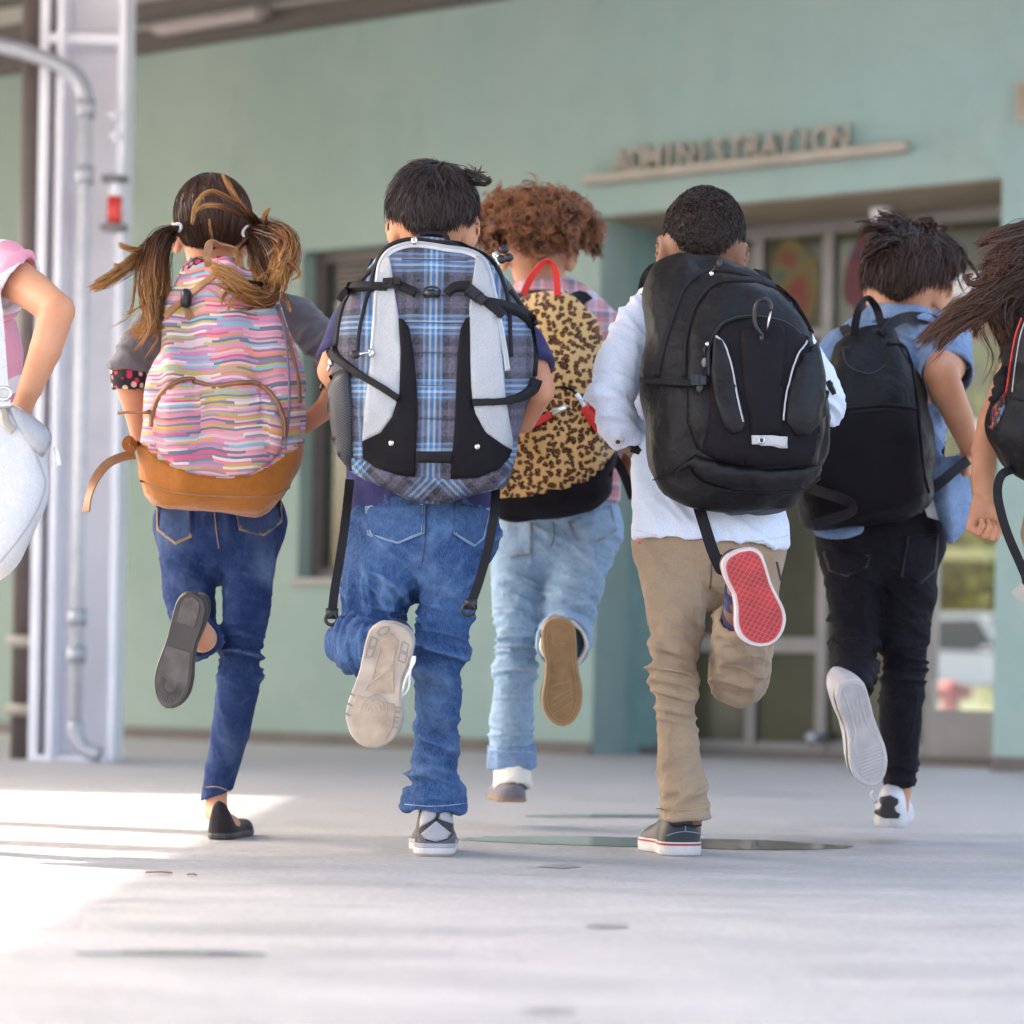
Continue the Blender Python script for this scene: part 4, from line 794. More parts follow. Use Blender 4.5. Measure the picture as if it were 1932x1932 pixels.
def m_pinkstripe():
    s = NT('pink_white_jersey'); x = s.xyz(s.coord()); k = bands(s, s.math('MULTIPLY_ADD', s.math('ADD', s.math('MULTIPLY', x[0], -.80), x[2]), 3.3, .13), [(0, (.70, .33, .42)), (.40, (.72, .70, .74)), (.62, (.72, .30, .40)), (.9, (.72, .70, .74))]); s.bump(s.noise(s.coord(), 60, 3), .2, .003); return s.done(k, .9, .2)
MAT['pinkshirt'] = m_pinkstripe()
MAT['hair_black'] = m_hair('dark_brown_hair', [(0, (.012, .007, .008)), (1, (.055, .034, .034))], .42, .7); MAT['hair_brown'] = m_hair('brown_hair', [(0, (.012, .006, .005)), (1, (.070, .032, .023))], .38); MAT['hair_buzz'] = m_hair('cropped_hair', [(0, (.010, .006, .005)), (1, (.050, .030, .024))], .5, .8)
MAT['hair_curl'] = m_hair('auburn_curls', [(0, (.010, .004, .003)), (.5, (.055, .018, .008)), (1, (.44, .165, .065))], .42, .9); MAT['hair_cap'] = m_hair('chestnut_hair', [(0, (.050, .023, .016)), (1, (.10, .048, .032))], .34, .7); MAT['hair_tail'] = m_hair('golden_tipped_hair', [(0, (.045, .017, .010)), (.40, (.10, .036, .016)), (.72, (.36, .14, .040)), (1, (.72, .37, .13))], .40, .95)
MAT['hair_long'] = m_hair('long_brown_hair', [(0, (.030, .014, .010)), (.6, (.060, .025, .015)), (1, (.13, .055, .03))], .36)

# ------------------------------------------------------------------ people
SZ = lambda pts: (np.min([p[0] for p in pts], 0), np.max([p[0] for p in pts], 0))
def bounds(lists, pad):
    q = np.array([list(p) for L in lists for p, r in L]); rr = max(r for L in lists for p, r in L); return q.min(0) - pad - rr * .6, q.max(0) + pad + rr * .6
class Kid:
    def __init__(s, label, foot, skin='skin'):
        s.o = empty('person', foot, label, 'person', 'children running to school'); s.skin = MAT[skin]; s.arms = []; s.legs = []; s.hands = []; s.feet = []
    def body(s, hd, torso, neck, h=.0052, ears=1.):
        tor = leg(torso); nk = leg(neck); hp = [(hd.at(0, 1.2, -1.2), hd.r * .5), (hd.at(0, -1.2, 1.1), hd.r * .5)]; al = [leg(a) for a in s.arms]; ll = [leg(a) for a in s.legs]
        ft = [[(sh.at(0, .18, .030), sh.fr), (sh.at(0, .45, .028), sh.fr), (sh.at(0, .8, .018), sh.fr * .7)] for sh in s.feet]; lo, hi = bounds([tor, nk, hp] + al + ll + ft, .07); F = Field(lo, hi, h)
        F.chain(tor, .02, (1, .62, 1), sc=.9); F.chain(nk, .01); hd.add(F, ears)
        for a in al: F.caps(tor[-1][0], .042, a[0][0], a[0][1] * .82, .03); F.chain(a, .004)
        for l, f in zip(ll, ft):
            q = [(p, r * .64) for p, r in l[:-2]] + [(l[-2][0], min(l[-2][1] * .66, .036)), (l[-1][0], min(l[-1][1] * .7, .028))]
            F.chain(q, .006); F.caps(l[-1][0], min(l[-1][1] * .7, .027), f[0][0], f[0][1], .02); F.chain(f, .02)
        for hnd in s.hands: hand(F, *hnd)
        V, Q = F.mesh(1); o = mesh('body', V, Q, s.skin, s.o); hd.eyes(o, MAT['iris']); s.bv = Surf(V, Q); return o
    def garment(s, name, mat, core, cuts, limbs, h=.006, fl=.68, k=.03, rings=(), gen=((12, .003), (30, .0012)), seed=1, fade=None, inflate=0., extra=None):
        cr = leg(core); ls = [leg(a) for a, c in limbs]; lo, hi = bounds([cr] + ls, .05); F = Field(lo, hi, h); F.chain(cr, .02, (1, fl, 1), dr=inflate)
        if extra: extra(F)
        for p, n in cuts: F.cut(p, n)
        for l, (a, c) in zip(ls, limbs):
            G = F.sub(); G.chain(l, .004)
            if c: G.cut(*c)
            F.join(G, k)
        V, Q = F.mesh(2); V, D = folds(V, Q, rings, gen, seed); o = mesh(name, V, Q, mat, s.o)
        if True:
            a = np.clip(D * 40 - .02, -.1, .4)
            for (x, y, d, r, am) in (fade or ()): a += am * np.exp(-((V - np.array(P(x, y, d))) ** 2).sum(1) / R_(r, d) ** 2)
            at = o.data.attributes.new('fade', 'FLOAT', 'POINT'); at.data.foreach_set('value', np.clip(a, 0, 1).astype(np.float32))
        return o, Surf(V, Q)
def pocket(sf, poly, mat, par, th, name='pocket'):
    o = panel(sf, poly, .0042, name, mat, par, 8.); at = o.data.attributes.new('fade', 'FLOAT', 'POINT'); at.data.foreach_set('value', np.full(len(o.data.vertices), .14, np.float32)); c = np.mean(poly, 0); q = [tuple(c + (np.array(p) - c) * .93) for p in poly]; stitch(sf, q + [q[0]], o, th, n=1, lift=.0054); q = [tuple(c + (np.array(p) - c) * 1.0) for p in poly]; stitch(sf, q + [q[0]], o, MAT['edge_wear'] if mat in (MAT['denim_mid'], MAT['denim_pale']) else th, 'pocket_edge', 2.2, 1, .0046); return o
def cuff(par, a, b, r0, r1, name, mat, th=.008, seed=1):
    A, B = Vector(a), Vector(b); F = Field(np.minimum(A, B) - max(r0, r1) - .03, np.maximum(A, B) + max(r0, r1) + .03, .0045); d = (B - A); e = d.normalized() * .05
    F.caps(A - e, r0, B + e, r1, 0); F.cut(B, d, th, .2); F.cut(A, -d, 0); V, Q = F.mesh(2); V, _ = folds(V, Q, (), ((22, .002), (45, .0015)), seed); return mesh(name, V, Q, mat, par)
def collar(par, c, r, h, mat, tilt=(0, 0, 1), name='collar', flare=1.35):
    T = Vector(tilt).normalized(); X = T.orthogonal().normalized(); Y = T.cross(X); V = []; n = 30
    for rr, z in ((flare * r, -h), (flare * r + .004, -h + .004), (1.06 * r, h * .4), (r, h * .42), (r * .97, -h * .5)):
        V += [Vector(c) + X * math.cos(2 * math.pi * k / n) * rr + Y * math.sin(2 * math.pi * k / n) * rr + T * z for k in range(n)]
    return mesh(name, V, [(i * n + k, i * n + (k + 1) % n, (i + 1) * n + (k + 1) % n, (i + 1) * n + k) for i in range(4) for k in range(n)], mat, par)
def pk_(label, at, group='backpacks worn by the running children'): return empty('backpack', at, label, 'backpack', group)
# ================================================================== boy with the blue plaid backpack
def kid_plaid():
    k = Kid('boy in navy polo and blue jeans carrying the plaid backpack, short straight dark hair', ground_at(820, 1617)); g = ground_at(820, 1617)
    s1 = Shoe(g + Vector((.0, -.004, .001)), g + Vector((-.008, .225, .001)), (0, 0, 1), .110, 1, .019)
    s2 = Shoe(P(742, 1176, 4.90), P(690, 1412, 4.94), (.10, 1, .10), .116, -1, .030); k.feet = [s1, s2]
    L1 = [(862, 1005, 5.24, 58), (850, 1100, 5.2, 58), (836, 1180, 5.18, 57), (828, 1250, 5.2, 49), (825, 1330, 5.24, 46), (823, 1400, 5.27, 40), (817, 1460, 5.29, 45), (819, 1510, 5.3, 57), (820, 1560, 5.3, 58)]
    L2 = [(726, 1020, 5.24, 76), (714, 1100, 5.22, 72), (706, 1170, 5.22, 64), (700, 1186, 5.24, 60), (664, 1212, 5.12, 50), (692, 1226, 5.04, 50), (726, 1234, 5.01, 48)]
    k.legs = [L1, L2]
    k.arms = [[(690, 565, 5.28, 36), (650, 640, 5.2, 33), (628, 700, 5.16, 29), (650, 735, 5.24, 26), (690, 740, 5.36, 20)], [(945, 585, 5.28, 36), (995, 670, 5.22, 34), (1016, 735, 5.17, 31), (985, 790, 5.24, 27), (930, 815, 5.36, 20)]]
    k.hands = [(P(690, 740, 5.36), (.5, .8, .1), (0, .2, -1), .75, 1., 1), (P(930, 815, 5.36), (-.5, .8, .1), (0, .2, -1), .75, 1., -1)]
    hd = Head(817, 394, 5.29, 72, yaw=.08, pitch=-.08, roll=.06); k.body(hd, [(795, 930, 5.26, 120), (798, 780, 5.3, 125), (805, 640, 5.34, 130), (808, 570, 5.34, 100)], [(812, 545, 5.34, 55), (820, 440, 5.31, 50)], ears=1.1)
    ex = locks([([(880, 335, 5.27), (898, 338, 5.26), (915, 342, 5.25), (928, 337, 5.24)], [15, 11, 7, 3], 320, .0015), ([(862, 318, 5.27), (880, 322, 5.25), (893, 335, 5.25)], [9, 6, 3], 120, .0015)], 5)
    hair_short(hd, k.o, MAT['hair_black'], 13000, .048, .15, .5, .0012, (.14, -.42, .9), 2, -.84, .7, extra=ex, cap=1.035, fade=.22)
    def seat(F): F.ell(P(795, 1010, 5.26), (.150, .11, .088), None, .03)
    rg = [(P(826, 1235, 5.2), (.25, .1, 1), .09, 17, .0075), (P(820, 1480, 5.3), (.25, 0, 1), .07, 20, .011), (P(860, 1090, 5.2), (-.75, 0, .7), .10, 13, .006), (P(712, 1110, 5.2), (.7, 0, .75), .12, 12, .007), (P(680, 1215, 5.06), (1, -.3, .1), .09, 22, .008), (P(822, 1390, 5.25), (.5, 0, 1), .09, 14, .004)]
    jo, js = k.garment('jeans', MAT['denim_mid'], [(797, 945, 5.26, 132), (796, 1000, 5.26, 140)], [(P(797, 905, 5.26), (0, 0, 1))], [(L1, (P(820, 1529, 5.3), (0.0, .0, -1))), (L2, (P(712, 1233, 5.01), Vector((1, -.25, -.25))))], .0043, .72, .012, rg, ((11, .003), (28, .0016)), 2, [(850, 1130, 5.15, 60, .25), (700, 1050, 5.15, 70, .25), (655, 1215, 4.95, 50, .55), (826, 1330, 5.15, 60, .3), (820, 1545, 5.25, 26, .35)], extra=seat)
    pocket(js, [(692, 958), (802, 950), (800, 1006), (752, 1024), (698, 1008)], MAT['denim_mid'], jo, MAT['thread_pale']); pocket(js, [(862, 950), (925, 962), (912, 1018), (894, 1032), (856, 1006)], MAT['denim_mid'], jo, MAT['thread_pale'])
    stitch(js, [(806, 955), (803, 1010), (797, 1060)], jo, MAT['thread_dark'], 'seam'); stitch(js, [(650, 1000), (643, 1080), (641, 1150)], jo, MAT['thread_pale'], 'seam'); stitch(js, [(764, 1518), (820, 1521), (876, 1516)], jo, MAT['thread_pale'], 'hem_stitch')
    T = [(795, 955, 5.25, 132), (795, 850, 5.28, 130), (800, 720, 5.32, 134), (806, 610, 5.34, 128), (810, 570, 5.34, 100)]
    so_, ss = k.garment('polo_shirt', MAT['navy'], T, [(P(795, 974, 5.25), (.05, 0, -1))], [([(700, 570, 5.3, 46), (662, 620, 5.22, 44), (640, 680, 5.18, 42), (632, 700, 5.17, 42)], (P(638, 682, 5.18), P(632, 700, 5.17) - P(662, 620, 5.22))), ([(935, 590, 5.3, 46), (985, 650, 5.22, 44), (1008, 700, 5.19, 42), (1014, 715, 5.18, 42)], (P(1010, 697, 5.19), P(1014, 715, 5.18) - P(985, 650, 5.22)))], .006, .62, .03, [(P(690, 950, 5.2), (.3, 0, 1), .06, 18, .004)], seed=4, inflate=.006)
    stitch(ss, [(664, 972), (740, 976), (920, 966)], so_, MAT['navy'], 'hem_stitch', 2); collar(so_, P(816, 500, 5.33), .062, .03, MAT['navy'], (0, .15, 1))
    # planted shoe, seen from behind
    sh = empty('shoe', k.o.location); sh.parent = k.o; sh.location = (0, 0, 0)
    up, us = s1.upper(MAT['shoe_dark'], sh, ((0, .094), (.06, .104), (.2, .106), (.38, .09), (.6, .06), (.8, .042), (.93, .03), (1, .01))); s1.sole(MAT['rubber_white'], sh); s1.slab('outsole', MAT['rubber_beige'], sh, [(.90, -.001), (.99, .003), (1.006, .006), (.9, .0065)])
    panel(us, [(796, 1524), (852, 1524), (857, 1556), (822, 1543), (792, 1562)], .0015, 'collar_panel', MAT['shoe_lilac'], sh, 5); panel(us, [(823, 1549), (850, 1572), (843, 1582), (822, 1588), (801, 1582), (795, 1573)], .0022, 'heel_patch', MAT['shoe_lilac'], sh, 5)
    panel(us, [(788, 1571), (798, 1576), (803, 1586), (822, 1590), (843, 1585), (852, 1576), (858, 1570), (856, 1596), (790, 1598)], .0022, 'heel_cup', plain('charcoal_overlay', (.085, .073, .088), .5), sh, 5); ribbon(us, [(822, 1524), (826, 1534), (823, 1546)], 7, .003, 'pull_tab', MAT['shoe_dark'], sh, 3)
    s1.slab('midsole', MAT['shoe_lilac'], sh, [(.99, .0175), (1.012, .019), (1.012, .0265), (.97, .0275)])
    cuff(sh, P(820, 1500, 5.3), P(820, 1556, 5.31), .037, .034, 'sock', MAT['white_cotton'], seed=8)
    # raised shoe with its sole to the camera
    sh = empty('shoe', k.o.location); sh.parent = k.o; sh.location = (0, 0, 0); up, us = s2.upper(MAT['shoe_dark'], sh, w=.93); s2.sole(MAT['rubber_beige'], sh); s2.slab('midsole', MAT['shoe_lilac'], sh, [(1.0, .024), (1.0, .036), (.95, .04)])
    s2.patch([(u, v) for u, v in s2.outline(.74, cv=.72) if v > .56], -.0018, 'forefoot_pad', MAT['rubber_tan'], sh)
    s2.patch([(-.30, .12), (.0, .075), (.30, .12), (.34, .22), (.30, .50), (.44, .56), (-.55, .53), (-.34, .36)], -.0016, 'arch_pad', MAT['rubber_tan'], sh)
    for poly in ([(-.64, .13), (-.44, .12), (-.42, .19), (-.66, .2)], [(-.68, .215), (-.43, .205), (-.42, .27), (-.66, .28)], [(.42, .15), (.62, .14), (.66, .22), (.44, .21)], [(.44, .225), (.66, .235), (.66, .31), (.46, .29)], [(.12, .03), (.36, .055), (.46, .1), (.3, .12), (.1, .06)]):
        q = poly + [poly[0]]; mb = MB()
        for a, b in zip(q[:-1], q[1:]): s2.bar(mb, a, b, .0022, -.0016, .001)
        mb.build('tread_lug', MAT['rubber_shade'], sh)
    mb = MB()
    for v in (.62, .70, .78): s2.bar(mb, (-.92, v), (-.7, v + .01), .003, -.0016, .001); s2.bar(mb, (.74, v), (.92, v - .01), .003, -.0016, .001)
    for v in (.66, .74): s2.bar(mb, (-.88, v), (-.72, v), .006, -.0014, .001)
    mb.build('tread', MAT['rubber_shade'], sh)['kind'] = 'stuff'
    mb = MB(); s2.bar(mb, (-.42, .30), (.44, .52), .0035, -.003, .001); s2.bar(mb, (-.20, .16), (-.28, .36), .0022, -.003, .001); s2.bar(mb, (.24, .2), (.3, .48), .0025, -.003, .001)
    for r in (.10, .2, .3, .4):
        pts = [(r * 1.1 * math.cos(t), .70 + r * .33 * math.sin(t)) for t in np.linspace(2.9, 6.6, 14)]
        for a, b in zip(pts[:-1], pts[1:]): s2.bar(mb, a, b, .0016, -.0028, .001)
    mb.build('tread', MAT['rubber_beige'], sh)['kind'] = 'stuff'
    mb = MB(); 
    for dx in (0, 5): mb.tube([P(*q) for q in crom([(752, 1285, 4.95), (764 + dx, 1262, 4.93), (778 + dx, 1240, 4.91), (782 - dx, 1248, 4.90), (768 + dx, 1275, 4.90), (760 + 2 * dx, 1300, 4.92), (756 - dx, 1322, 4.94)], 5)], .0022, 6)
    mb.build('shoelace', MAT['white_cotton'], sh, True)
    # ---- the backpack
    O = lambda *q: [(601 + x * .2962, 400.7 + y * .2962) for x, y in q]
    poly = O((590, 168), (720, 160), (880, 196), (1080, 285), (1205, 440), (1330, 640), (1385, 850), (1370, 1100), (1300, 1340), (1235, 1620), (1170, 1745), (930, 1800), (800, 1842), (640, 1830), (480, 1775), (300, 1700), (200, 1640), (125, 1500), (90, 1300), (75, 1150), (85, 1050), (95, 850), (130, 620), (215, 470), (350, 310), (450, 210))
    bp = pk_('large blue plaid backpack with silver side panels and black buckled straps', P(805, 700, 5.05)); bo, bs = bag_shell(poly, 5.14, .15, .08, MAT['plaid'], bp, e=.66, noise=.006, seed=3, prof=lambda v: .62 + .38 * min(1, v * 1.9)); PAN = lambda poly, off, nm, mt, **kw: panel(bs, poly, off, nm, mt if not isinstance(mt, str) else MAT[mt], bp, **kw)
    PAN(O((218, 1560), (290, 1575), (380, 1630), (500, 1668), (615, 1680), (730, 1692), (850, 1700), (1000, 1692), (1120, 1655), (1215, 1560), (1235, 1600), (1165, 1735), (930, 1790), (800, 1830), (640, 1820), (480, 1765), (300, 1690), (215, 1640)), .005, 'bottom_panel', 'plaid_bias', uv=True)
    PAN(O((455, 290), (480, 470), (515, 690), (525, 900), (515, 1150), (470, 1300), (400, 1400), (285, 1455), (300, 1250), (330, 1000), (365, 640), (372, 450), (400, 350), (425, 300)), .006, 'side_panel', 'silver'); PAN(O((1000, 290), (960, 600), (965, 900), (975, 1180), (1000, 1290), (1060, 1400), (1150, 1480), (1220, 1512), (1222, 1450), (1180, 1150), (1150, 800), (1105, 500), (1065, 345), (1030, 300)), .006, 'side_panel', 'silver')
    PAN(O((515, 680), (545, 690), (578, 735), (602, 880), (626, 1100), (630, 1300), (622, 1500), (615, 1672), (500, 1660), (380, 1620), (290, 1560), (285, 1457), (400, 1402), (472, 1302), (517, 1150), (527, 900)), .0064, 'lower_panel', 'blackpanel'); PAN(O((960, 670), (930, 690), (905, 740), (885, 900), (875, 1150), (865, 1400), (850, 1550), (840, 1687), (1000, 1680), (1120, 1640), (1200, 1560), (1218, 1514), (1060, 1402), (985, 1262), (968, 1100), (962, 850)), .0064, 'lower_panel', 'blackpanel')
    PAN(O((622, 1522), (850, 1525), (848, 1590), (620, 1585)), .008, 'webbing_band', 'webbing')
    PAN(O((120, 1045), (205, 1005), (212, 1250), (218, 1500), (218, 1635), (160, 1560), (112, 1430), (85, 1250), (80, 1110)), .008, 'mesh_pocket', 'netting', uv=True, puff=.012); ribbon(bs, O((78, 1060), (140, 1025), (205, 1000)), 10, .003, 'pocket_binding', MAT['webbing'], bp)
    zp = O((345, 905), (358, 750), (372, 560), (385, 400), (410, 310), (470, 245), (580, 210), (700, 215), (820, 235), (950, 255), (1045, 310), (1090, 420), (1130, 600), (1165, 780), (1190, 930), (1200, 1010)); ribbon(bs, zp, 9, .004, 'zipper', MAT['zip_silver'], bp); ribbon(bs, zp, 3, .0062, 'zip_teeth', MAT['silver'], bp)
    ribbon(bs, O((250, 900), (262, 760), (290, 620), (330, 480), (365, 350), (420, 245), (520, 190), (620, 178), (760, 195), (900, 205), (1040, 255), (1130, 350), (1185, 480), (1212, 620), (1218, 780), (1226, 920)), 5, .004, 'black_piping', MAT['webbing'], bp); ribbon(bs, O((1215, 500), (1290, 600), (1350, 720), (1380, 860), (1372, 1040)), 5, .004, 'black_piping', MAT['webbing'], bp); ribbon(bs, O((380, 330), (270, 440), (180, 540), (135, 680), (112, 850)), 6, .004, 'black_piping', MAT['webbing'], bp)
    for y in (300, 524, 700, 890, 1100, 1310): stitch(bs, O((530 + max(0, (y - 600) * .09), y), (720, y + 4), (950 - max(0, (y - 600) * .09), y + 6)), bp, MAT['thread_dark'], 'seam', 1.3)
    for x, y in ((470, 1468), (1005, 1490)):
        h, n = bs.hit(*O((x, y))[0]); MB().tube([h + n * .006, h + n * .0095, h + n * .011], [.0062, .0058, .002], 14).build('rivet', MAT['steel'], bp, True)
    rb = lambda q, w_=13, nm='strap', th=.0055: ribbon(bs, O(*q), w_, th, nm, MAT['webbing'], bp, lift=.008)
    rb([(128, 560), (160, 515), (215, 488), (300, 482), (380, 486), (440, 490)]); rb([(520, 478), (560, 495), (620, 524)], 12); rb([(820, 524), (862, 492), (905, 484), (965, 486)], 13); rb([(1040, 565), (1100, 615), (1165, 670)], 14, 'strap_end'); rb([(1060, 580), (1160, 602), (1250, 632), (1330, 685), (1362, 730)], 13)
    rb([(95, 860), (120, 915), (180, 970), (260, 1030), (380, 1105), (512, 1185)]); rb([(978, 1216), (1080, 1210), (1190, 1198), (1280, 1170), (1345, 1120), (1370, 1060)])
    buckle(bs, *O((478, 480))[0], .05, 33, 17, bp, MAT['blackplastic'], up=.011); buckle(bs, *O((996, 556))[0], .72, 40, 21, bp, MAT['blackplastic'], up=.011)
    h, n = bs.hit(*O((720, 545))[0]); mb = MB(); mb.tube([h + n * .012 + Vector((-.014, 0, 0)), h + n * .02, h + n * .012 + Vector((.014, 0, 0))], .0075, 8); mb.tube([h + n * .012 + Vector((.017 * math.cos(t), 0, .010 * math.sin(t) + .006)) for t in np.linspace(0, 6.28, 14)], .0022, 6); mb.build('d_ring', MAT['blackplastic'], bp, True)
    def pull(x, y, pts, nm='zip_pull', mt='steel', tip=None):
        h, n = bs.hit(x, y); q = [h + n * .012] + [P(a, b, (h - CAM).dot(Vector((0, 1, 0)))) + n * .016 for a, b in pts]; z = MB().tube(q, .003, 8).build(nm, MAT[mt], bp, True); MB().ball(h + n * .010, (.007, .005, .009), 8, 6).build('slider', MAT['steel'], z, True)
        if tip:
            for (dx, dz) in tip: MB().ball(q[-1] + Vector((dx, 0, dz)), (.011, .006, .009), 10, 6).build('tag', MAT['blackplastic'], z, True)
    pull(*O((610, 205))[0], O((606, 225), (604, 238))); pull(*O((1125, 275))[0], O((1140, 310), (1150, 345))); pull(*O((1130, 280))[0], O((1165, 280)), tip=[(.004, .014), (.014, -.002), (.0, -.006)]); pull(*O((345, 905))[0], O((310, 912), (260, 922)), tip=[(-.004, 0)]); pull(*O((110, 960))[0], O((118, 995), (105, 1015)))
    for pts, ring in (([(660, 905, 5.2), (652, 980, 5.16), (642, 1050, 5.14), (632, 1110, 5.12), (627, 1152, 5.12)], (625, 1168, 5.12)), ([(936, 915, 5.16), (932, 970, 5.1), (922, 1030, 5.08), (906, 1090, 5.06), (891, 1134, 5.05)], (884, 1150, 5.05))):
        st_ = strap3(pts, 17, 'hanging_strap', MAT['webbing'], bp, .0015); c = P(*ring); mb = MB(); mb.tube([c + Vector((.0118 * math.cos(t), 0, .0118 * math.sin(t))) for t in np.linspace(0, 6.283, 20)], .0038, 8); e = P(*pts[-1]); mb.box((c * .35 + e * .65), (.0125, 0, 0), (0, .003, 0), (0, 0, .011)); mb.build('ring_end', MAT['blackplastic'], st_, True)
    for sx, pts in ((-1, [(720, 500, 5.22), (715, 520, 5.38), (712, 600, 5.47), (700, 720, 5.45), (672, 800, 5.3)]), (1, [(885, 505, 5.22), (905, 525, 5.38), (918, 600, 5.47), (925, 720, 5.45), (935, 800, 5.3)])): strap3(pts, 44, 'shoulder_strap', MAT['webbing'], bp, .006)
    mb = MB(); mb.tube([P(*q) for q in crom([(793, 452, 5.16), (796, 442, 5.18), (815, 440, 5.19), (838, 444, 5.19), (846, 456, 5.17)], 5)], .006, 8); mb.build('grab_handle', MAT['webbing'], bp, True)
kid_plaid()
# ================================================================== girl with pigtails
def kid_girl():
    g = ground_at(418, 1585); k = Kid('girl in grey sweater and slim blue jeans with two long golden tipped pigtails', g)
    s1 = Shoe(g + Vector((-.008, -.004, .001)), g + Vector((.028, .21, .001)), (0, 0, 1), .078, 1, .014); s2 = Shoe(P(366, 1120, 5.30), P(311, 1335, 5.34), (.22, 1, .12), .086, -1, .012); k.feet = [s1, s2]
    L1 = [(474, 985, 5.68, 69), (470, 1060, 5.66, 51), (464, 1150, 5.63, 45), (455, 1220, 5.62, 43), (450, 1290, 5.64, 41), (434, 1380, 5.7, 36), (417, 1450, 5.74, 31), (408, 1505, 5.76, 29), (408, 1530, 5.76, 26)]
    L2 = [(352, 985, 5.68, 63), (352, 1060, 5.66, 50), (357, 1130, 5.65, 47), (368, 1190, 5.67, 43), (378, 1206, 5.55, 40), (382, 1204, 5.40, 33)]
    k.legs = [L1, L2]
    k.arms = [[(310, 585, 5.7, 34), (262, 655, 5.62, 32), (240, 705, 5.58, 27), (249, 745, 5.6, 24), (262, 815, 5.62, 17)], [(535, 590, 5.7, 34), (600, 640, 5.66, 31), (648, 705, 5.63, 27), (620, 765, 5.6, 22), (578, 800, 5.58, 17)]]
    k.hands = [(P(262, 815, 5.62), (.35, .7, -.3), (.8, 0, -.3), .8, .95, 1), (P(578, 800, 5.58), (-.8, .5, -.2), (0, .6, -.5), .8, .95, -1)]
    hd = Head(402, 408, 5.72, 69, yaw=.03, pitch=-.16, roll=-.03); k.body(hd, [(420, 930, 5.68, 104), (418, 780, 5.7, 100), (415, 650, 5.74, 110), (412, 580, 5.75, 84)], [(408, 560, 5.75, 44), (403, 470, 5.73, 40)], .0048)
    cap = hair_short(hd, k.o, MAT['hair_cap'], 7000, .12, .03, .10, .0015, (0, -.15, 1.0), 5, -.72, .1, fade=.9, cap=1.04)
    lk = locks([([(330, 434, 5.66), (304, 455, 5.58), (288, 500, 5.52), (284, 560, 5.48), (285, 605, 5.45), (260, 636, 5.43)], [7, 16, 17, 15, 13, 7], 1700, .005), ([(330, 434, 5.66), (308, 470, 5.58), (303, 530, 5.52), (296, 585, 5.48), (276, 618, 5.45), (246, 628, 5.44)], [7, 13, 14, 13, 10, 7], 1000, .006), ([(330, 434, 5.66), (288, 462, 5.58), (248, 498, 5.52), (207, 527, 5.48), (170, 548, 5.45)], [6, 11, 11, 9, 6], 800, .003), ([(318, 440, 5.62), (282, 468, 5.56), (252, 472, 5.52), (222, 461, 5.5)], [5, 6, 5, 4], 220, .003), ([(312, 450, 5.6), (270, 490, 5.54), (238, 505, 5.5), (212, 500, 5.49)], [5, 6, 5, 3], 160, .004), ([(296, 560, 5.46), (300, 600, 5.44), (318, 622, 5.43), (332, 618, 5.43)], [8, 7, 5, 3], 160, .004),
        ([(472, 436, 5.66), (500, 436, 5.58), (532, 450, 5.52), (543, 478, 5.48), (530, 512, 5.45), (520, 542, 5.43)], [7, 16, 16, 15, 15, 11], 1700, .006), ([(472, 436, 5.66), (494, 465, 5.56), (510, 500, 5.5), (518, 538, 5.46), (500, 560, 5.42), (466, 552, 5.38), (430, 522, 5.36), (394, 504, 5.36)], [7, 17, 18, 15, 12, 10, 9, 7], 1700, .006), ([(472, 436, 5.66), (484, 480, 5.56), (492, 520, 5.5), (500, 548, 5.45)], [7, 14, 14, 10], 700, .006),
        ([(480, 430, 5.6), (478, 412, 5.56), (440, 382, 5.52), (398, 362, 5.5), (371, 384, 5.49), (362, 425, 5.48)], [8, 6, 4.5, 3.5, 3, 2.5], 170, .0015), ([(492, 432, 5.6), (471, 407, 5.55), (440, 365, 5.52), (418, 326, 5.52)], [9, 6, 4, 2.5], 130, .0015), ([(490, 430, 5.6), (462, 408, 5.54), (420, 390, 5.5), (384, 388, 5.49), (366, 402, 5.48)], [8, 5, 4, 3, 2.5], 130, .0015),
        ([(508, 490, 5.5), (540, 493, 5.44), (563, 516, 5.42), (548, 530, 5.42)], [6, 4, 3, 2], 110, .0015), ([(500, 540, 5.44), (455, 535, 5.37), (425, 555, 5.36), (418, 578, 5.36)], [9, 6, 4, 3], 150, .002), ([(510, 555, 5.43), (465, 545, 5.37), (440, 562, 5.36), (428, 590, 5.36)], [8, 5, 4, 2], 110, .002), ([(516, 440, 5.55), (500, 412, 5.52), (512, 388, 5.5)], [7, 4, 2.5], 60, .003), ([(524, 545, 5.42), (540, 565, 5.42), (548, 590, 5.43)], [7, 4, 3], 90, .002), ([(470, 450, 5.6), (450, 470, 5.5), (446, 506, 5.42)], [6, 4, 2.5], 110, .0015), ([(400, 470, 5.55), (398, 440, 5.56), (393, 410, 5.58)], [3, 2, 1.5], 30, .002)], 6, .0011, 24)
    mesh('ponytail', lk[0], lk[1], MAT['hair_tail'], k.o, True, uv=lk[2])
    for x, y in ((331, 433), (470, 436)): c = P(x, y, 5.655); mb = MB(); mb.tube([c + Vector((.013 * math.cos(t), -.004, .010 * math.sin(t) + .006 * math.cos(t))) for t in np.linspace(0, 6.283, 18)], .0042, 8, False); mb.build('hair_tie', MAT['white_cotton'], k.o, True)
    def seat(F): F.ell(P(414, 1000, 5.69), (.130, .10, .072), None, .025)
    rg = [(P(453, 1240, 5.6), (.12, .1, 1), .055, 42, .0065), (P(410, 1090, 5.6), (.5, 0, 1), .06, 20, .002), (P(370, 1170, 5.6), (.2, .2, 1), .05, 30, .003)]
